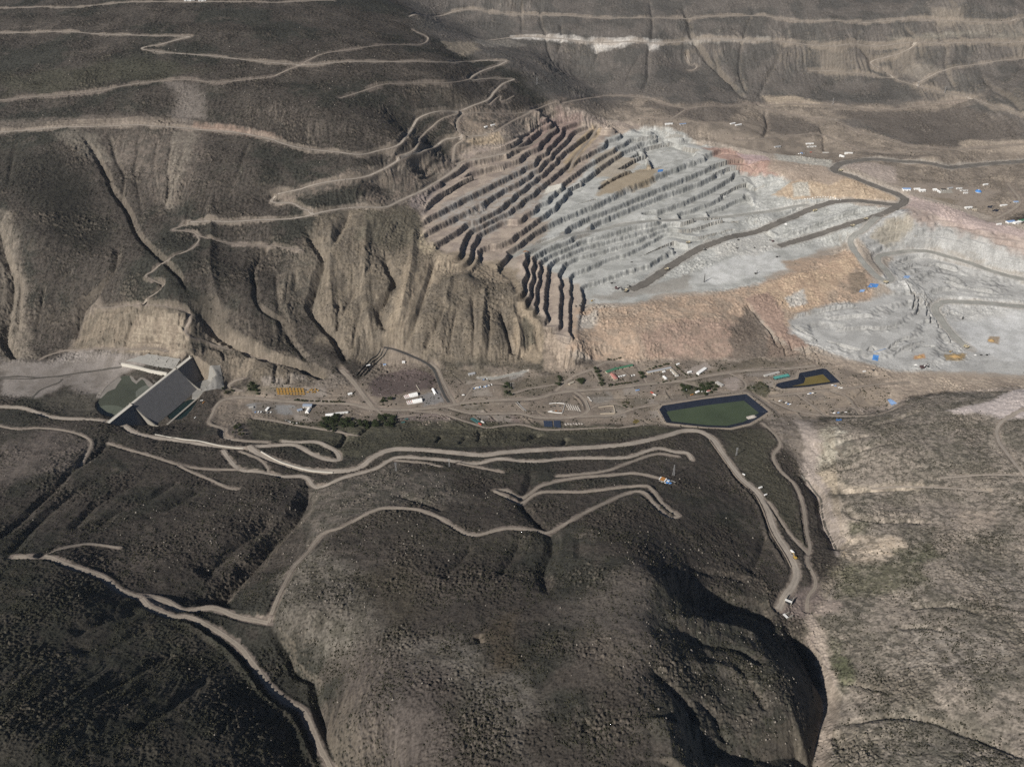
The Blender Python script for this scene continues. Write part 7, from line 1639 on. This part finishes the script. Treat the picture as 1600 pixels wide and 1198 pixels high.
def plant(px, py, k, label, group, sc=1.0):
    global tcount
    p = TP_[k]
    if k in tused: o = copy_tree(p)
    else: o = p; tused.add(k)
    c = ground(px, py); o.location = (c.x, c.y, c.z); o.rotation_euler = (0, 0, random.random() * 6.28); s = sc * random.uniform(.95, 1.5); o.scale = (s, s, s * random.uniform(.85, 1.15))
    o['label'] = label; o['category'] = 'tree'; o['group'] = group; tcount += 1
def inpoly(x, y, poly):
    c = False
    for (x0, y0), (x1, y1) in zip(poly, poly[1:] + poly[:1]):
        if (y0 > y) != (y1 > y) and x < (x1 - x0) * (y - y0) / (y1 - y0) + x0: c = not c
    return c
def grove(poly, n, label, group, kinds=(0, 1, 2, 3), sc=1.0):
    xs, ys_ = [p[0] for p in poly], [p[1] for p in poly]; k = 0
    while k < n:
        x, y = random.uniform(min(xs), max(xs)), random.uniform(min(ys_), max(ys_))
        if inpoly(x, y, poly): plant(x, y, random.choice(kinds), label, group, sc); k += 1
def hedge(a, b, n, label, group, kinds=(1, 3, 4), sc=.8, jit=1.0):
    for i in range(n): u = (i + random.random()) / n; plant(a[0] + (b[0] - a[0]) * u + random.uniform(-jit, jit), a[1] + (b[1] - a[1]) * u + random.uniform(-jit, jit) * .5, random.choice(kinds), label, group, sc)
grove([(500,657),(526,648),(540,656),(565,658),(592,660),(596,668),(575,671),(545,668),(520,675),(505,672)], 62, 'dark green tree in the large grove beside the long white hall', 'large valley grove', (0, 1, 2), 1.15)
grove([(588,652),(600,646),(616,652),(614,668),(606,668),(600,662)], 20, 'dark green tree in the small grove left of the rubble yard', 'small valley grove', (0, 1, 2), 1.1)
grove([(594,622),(602,622),(612,624),(604,630),(595,636)], 8, 'tree in the clump at the left corner of the arched hall yard', 'clump by the arched hall yard')
hedge((459,625),(480,626.5), 8, 'bush of the hedge below the yellow frames, left half', 'hedge below the frames, left'); hedge((484,626),(538,628), 16, 'bush of the hedge below the yellow frames, right half', 'hedge below the frames, right')
grove([(385,600),(398,596),(406,606),(404,618),(392,614)], 14, 'tree in the dark clump left of the yellow frames', 'clump left of the frames', (0, 1, 2))
hedge((449,661),(517,668), 14, 'bush along the lower track of the left yards', 'bushes along the lower left track', (3, 4, 5), .9, 2.5)
grove([(352,662),(378,662),(382,684),(362,680),(352,672)], 14, 'shrub on the dark bank below the dam road', 'shrubs on the dark bank', (1, 3, 4))
grove([(346,604),(362,604),(368,614),(350,616)], 8, 'shrub above the dam toe road', 'shrubs above the dam toe road', (3, 4))
grove([(784,597),(790,597),(801,606),(799,619),(792,620),(786,612)], 12, 'dark shrub in the clump by the three thin masts', 'clump by the thin masts', (0, 1, 3))
grove([(871,590),(878,589),(877,600),(870,608),(867,606)], 9, 'shrub in the strip left of the beige house', 'strip left of the beige house', (0, 1, 3))
grove([(901,594),(911,593),(912,602),(902,602)], 6, 'tree in the clump right of the beige house', 'clump right of the beige house', (0, 2))
hedge((930,577),(942,603), 12, 'tree in the double row left of the green-roofed buildings', 'row left of the green roofs', (0, 1, 3), .9, 3)
hedge((952,603),(998,596), 14, 'bush in the hedge in front of the pink-roofed hall', 'hedge by the pink-roofed hall'); grove([(998,582),(1004,583),(1008,596),(1001,598)], 8, 'tree in the clump left of the walled yard', 'clump left of the walled yard')
hedge((1014,577),(1047,569), 10, 'bush behind the long grey-roofed building', 'bushes behind the grey roof'); hedge((1053,570),(1073,588), 10, 'bush along the right side of the walled yard', 'bushes right of the walled yard'); hedge((1026,599),(1055,593), 6, 'bush along the front of the walled yard', 'bushes front of the walled yard', (3, 4), .7)
grove([(1064,602),(1076,602),(1080,610),(1072,617),(1066,612)], 10, 'tree around the leftmost white hut', 'trees by the leftmost hut', (0, 1, 2)); grove([(1084,612),(1098,600),(1112,596),(1120,604),(1114,618),(1095,619)], 22, 'tree around the huts above the green pond', 'trees by the pond huts', (0, 1, 2, 3))
grove([(971,629),(984,628),(989,636),(975,639)], 8, 'dry shrub above the lower dirt road', 'shrubs above the lower dirt road', (1, 3, 4), .8)
grove([(1160,606),(1172,600),(1190,598),(1204,606),(1196,620),(1180,612)], 16, 'shrub in the scrubby patch left of the ochre pond', 'shrubs left of the ochre pond', (1, 3, 4, 5), .8)
hedge((720,634),(758,630), 7, 'bush along the valley road by the container yard', 'bushes by the container yard', (3, 4), .7); hedge((948,564),(972,561), 6, 'bush at the foot of the orange slope', 'bushes at the orange slope', (1, 3), .8)
hedge((1068,592),(1130,577), 8, 'bush along the road below the white terrace block', 'bushes below the terrace block', (3, 4, 5), .7, 2)
print('trees', tcount)
# ---------------------------------------------------------------- scrub and boulders over the hillsides (more than anyone could count)
M['bush'] = mat('bush', (.034, .033, .022), var=.5, scale=.03, spec=.05)
M['bush_pale'] = mat('bush_pale', (.075, .068, .046), var=.4, scale=.03, spec=.05)
def scatter(name, idx, rad, hgt, m, sides=5, ring=True):
    n = len(idx)
    px = X[idx] + rng.uniform(-1.2, 1.2, n); py = Y[idx] + rng.uniform(-1.2, 1.2, n); pz = TZ[idx]
    a0 = rng.uniform(0, 6.28, n)
    vs = []
    per = sides * (2 if ring else 1) + 1
    V = np.empty((n, per, 3), np.float32)
    for j in range(sides):
        a = a0 + j * 2 * math.pi / sides
        r0 = rad * rng.uniform(.75, 1.2, n)
        V[:, j, 0] = px + np.cos(a) * r0; V[:, j, 1] = py + np.sin(a) * r0; V[:, j, 2] = pz - .5
        if ring:
            r1 = rad * rng.uniform(.55, .95, n)
            V[:, sides + j, 0] = px + np.cos(a + .5) * r1; V[:, sides + j, 1] = py + np.sin(a + .5) * r1; V[:, sides + j, 2] = pz + hgt * rng.uniform(.45, .8, n)
    V[:, -1, 0] = px + rng.uniform(-.3, .3, n) * rad; V[:, -1, 1] = py + rng.uniform(-.3, .3, n) * rad; V[:, -1, 2] = pz + hgt
    F_ = []
    for j in range(sides):
        k = (j + 1) % sides
        if ring:
            F_.append((j, k, sides + k)); F_.append((j, sides + k, sides + j)); F_.append((sides + j, sides + k, per - 1))
        else: F_.append((j, k, per - 1))
    F_ = np.array(F_, np.int32)
    FA = (F_[None] + (np.arange(n, dtype=np.int32) * per)[:, None, None]).reshape(-1)
    me = bpy.data.meshes.new(name); me.vertices.add(n * per); me.vertices.foreach_set('co', V.ravel())
    me.loops.add(len(FA)); me.loops.foreach_set('vertex_index', FA)
    nf = len(FA) // 3; me.polygons.add(nf); me.polygons.foreach_set('loop_start', np.arange(0, nf * 3, 3, dtype=np.int32))
    me.update(calc_edges=True); me.materials.append(m)
    o = bpy.data.objects.new(name, me); COL.objects.link(o); o['kind'] = 'stuff'
    return o
U = rng.random(len(X)).astype(np.float32)
patch = np.clip(.4 + 1.5 * n_b + 1.1 * n_c, 0.02, 2.2)
yfac = np.clip(1.25 - (Y - 700) / 5200, .12, 1.2)
inview = (np.abs(X) < 0.70 * (Y + 560)) & (Y < 5200)
pr = SCRUB * patch * yfac * inview
slopefac = 1 - .8 * sstep(.9, 1.4, RS)
k = np.nonzero(U < pr * .11 * slopefac)[0]
near_ = Y[k] < 1500
def radii(kk, a, b):
    return (a + (b - a) * rng.random(len(kk)) ** 2.2).astype(np.float32) * (1 + (Y[kk] - 700) / 5200)
kn = k[near_]; kf = k[~near_]
r_ = radii(kn, .5, 1.9); scatter('scrub', kn, r_, r_ * rng.uniform(.6, 1.0, len(kn)), M['bush'])
r_ = radii(kf, .7, 2.1); scatter('scrub', kf, r_, r_ * rng.uniform(.6, 1.0, len(kf)), M['bush'], ring=False)
U2 = rng.random(len(X)).astype(np.float32)
k = np.nonzero(U2 < pr * .05)[0]
r_ = radii(k, .5, 1.5); scatter('dry_grass', k, r_, r_ * .6, M['bush_pale'], ring=False)
# boulders lie thick on rocky patches
rock = np.zeros(len(X), np.float32)
for poly, a in (([(480,760),(600,735),(700,740),(780,760),(760,800),(680,790),(560,800),(480,850),(430,950),(450,880)], 1.0), ([(300,790),(420,760),(470,770),(400,860),(280,880),(200,860),(220,820)], 1.0),
                ([(440,880),(520,850),(600,900),(620,980),(520,1000),(440,960)], .8), ([(1030,900),(1230,950),(1290,1080),(1260,1198),(1080,1198),(1010,1050)], .9), ([(980,830),(1060,850),(1180,900),(1200,940),(1060,910),(980,880)], .8),
                ([(0,40),(500,60),(700,100),(660,190),(500,200),(300,170),(0,130)], .45), ([(400,130),(640,140),(640,220),(480,225),(400,190)], .6), ([(820,180),(900,190),(880,260),(830,270),(800,240)], .5), ([(500,820),(640,830),(700,880),(560,920),(480,900)], .6)):
    kk, s = TP.inside(hits(poly)[:, :2], 60)
    rock[kk] = np.maximum(rock[kk], a * sstep(-50, 40, s + 40 * noise(X[kk] / 80, Y[kk] / 80, 111)))
U3 = rng.random(len(X)).astype(np.float32)
dn_ = np.clip(.25 + 1.6 * n_c, 0, 1.4)
k = np.nonzero((U3 < (rock * .022 + SCRUB * .0015) * dn_ * yfac * inview * (TNEAR > 1)))[0]
r_ = radii(k, .5, 2.1); scatter('boulders', k, r_, r_ * rng.uniform(.7, 1.2, len(k)), M['stone'])
vall = np.zeros(len(X), np.float32)
kk, s = TP.inside(hits([(390,605),(500,600),(600,575),(690,575),(860,588),(1000,568),(1250,562),(1390,590),(1380,645),(1250,652),(1100,664),(700,660),(440,658)])[:, :2], 10)
vall[kk] = 1
U4 = rng.random(len(X)).astype(np.float32)
clump = np.clip(2.4 * n_c + 1.2 * n_b - .25, 0, 1.6)
k = np.nonzero((U4 < vall * .10 * clump) & (TNEAR > .6))[0]
r_ = radii(k, .8, 2.4); scatter('scrub', k, r_, r_ * rng.uniform(.7, 1.1, len(k)), M['bush'])
k = np.nonzero((U4 > 1 - vall * .018 * np.clip(.4 - 2 * n_c, 0, 1)) & (TNEAR > .6))[0]
r_ = radii(k, .6, 1.7); scatter('rubble', k, r_, r_ * rng.uniform(.5, .9, len(k)), M['pale_rubble'], sides=4)
# ---------------------------------------------------------------- the air between
bm = bmesh.new()
for v in ((-6200, -400, -70), (6200, -400, -70), (6200, 6900, -70), (-6200, 6900, -70), (-6200, -400, 1560), (6200, -400, 1560), (6200, 6900, 1560), (-6200, 6900, 1560)): bm.verts.new(v)
bm.verts.ensure_lookup_table()
for f in ((3, 2, 1, 0), (4, 5, 6, 7), (0, 1, 5, 4), (1, 2, 6, 5), (2, 3, 7, 6), (3, 0, 4, 7)): bm.faces.new([bm.verts[i] for i in f])
me = bpy.data.meshes.new('haze'); bm.to_mesh(me); bm.free()
hm = bpy.data.materials.new('haze'); hm.use_nodes = True; hn = hm.node_tree.nodes; hn.remove(hn['Principled BSDF'])
pv = hn.new('ShaderNodeVolumePrincipled'); pv.inputs['Color'].default_value = (.80, .87, .95, 1); pv.inputs['Density'].default_value = 0.9e-5; pv.inputs['Anisotropy'].default_value = .2
hm.node_tree.links.new(pv.outputs[0], hn['Material Output'].inputs['Volume'])
me.materials.append(hm); hz = bpy.data.objects.new('haze', me); COL.objects.link(hz); hz['kind'] = 'stuff'
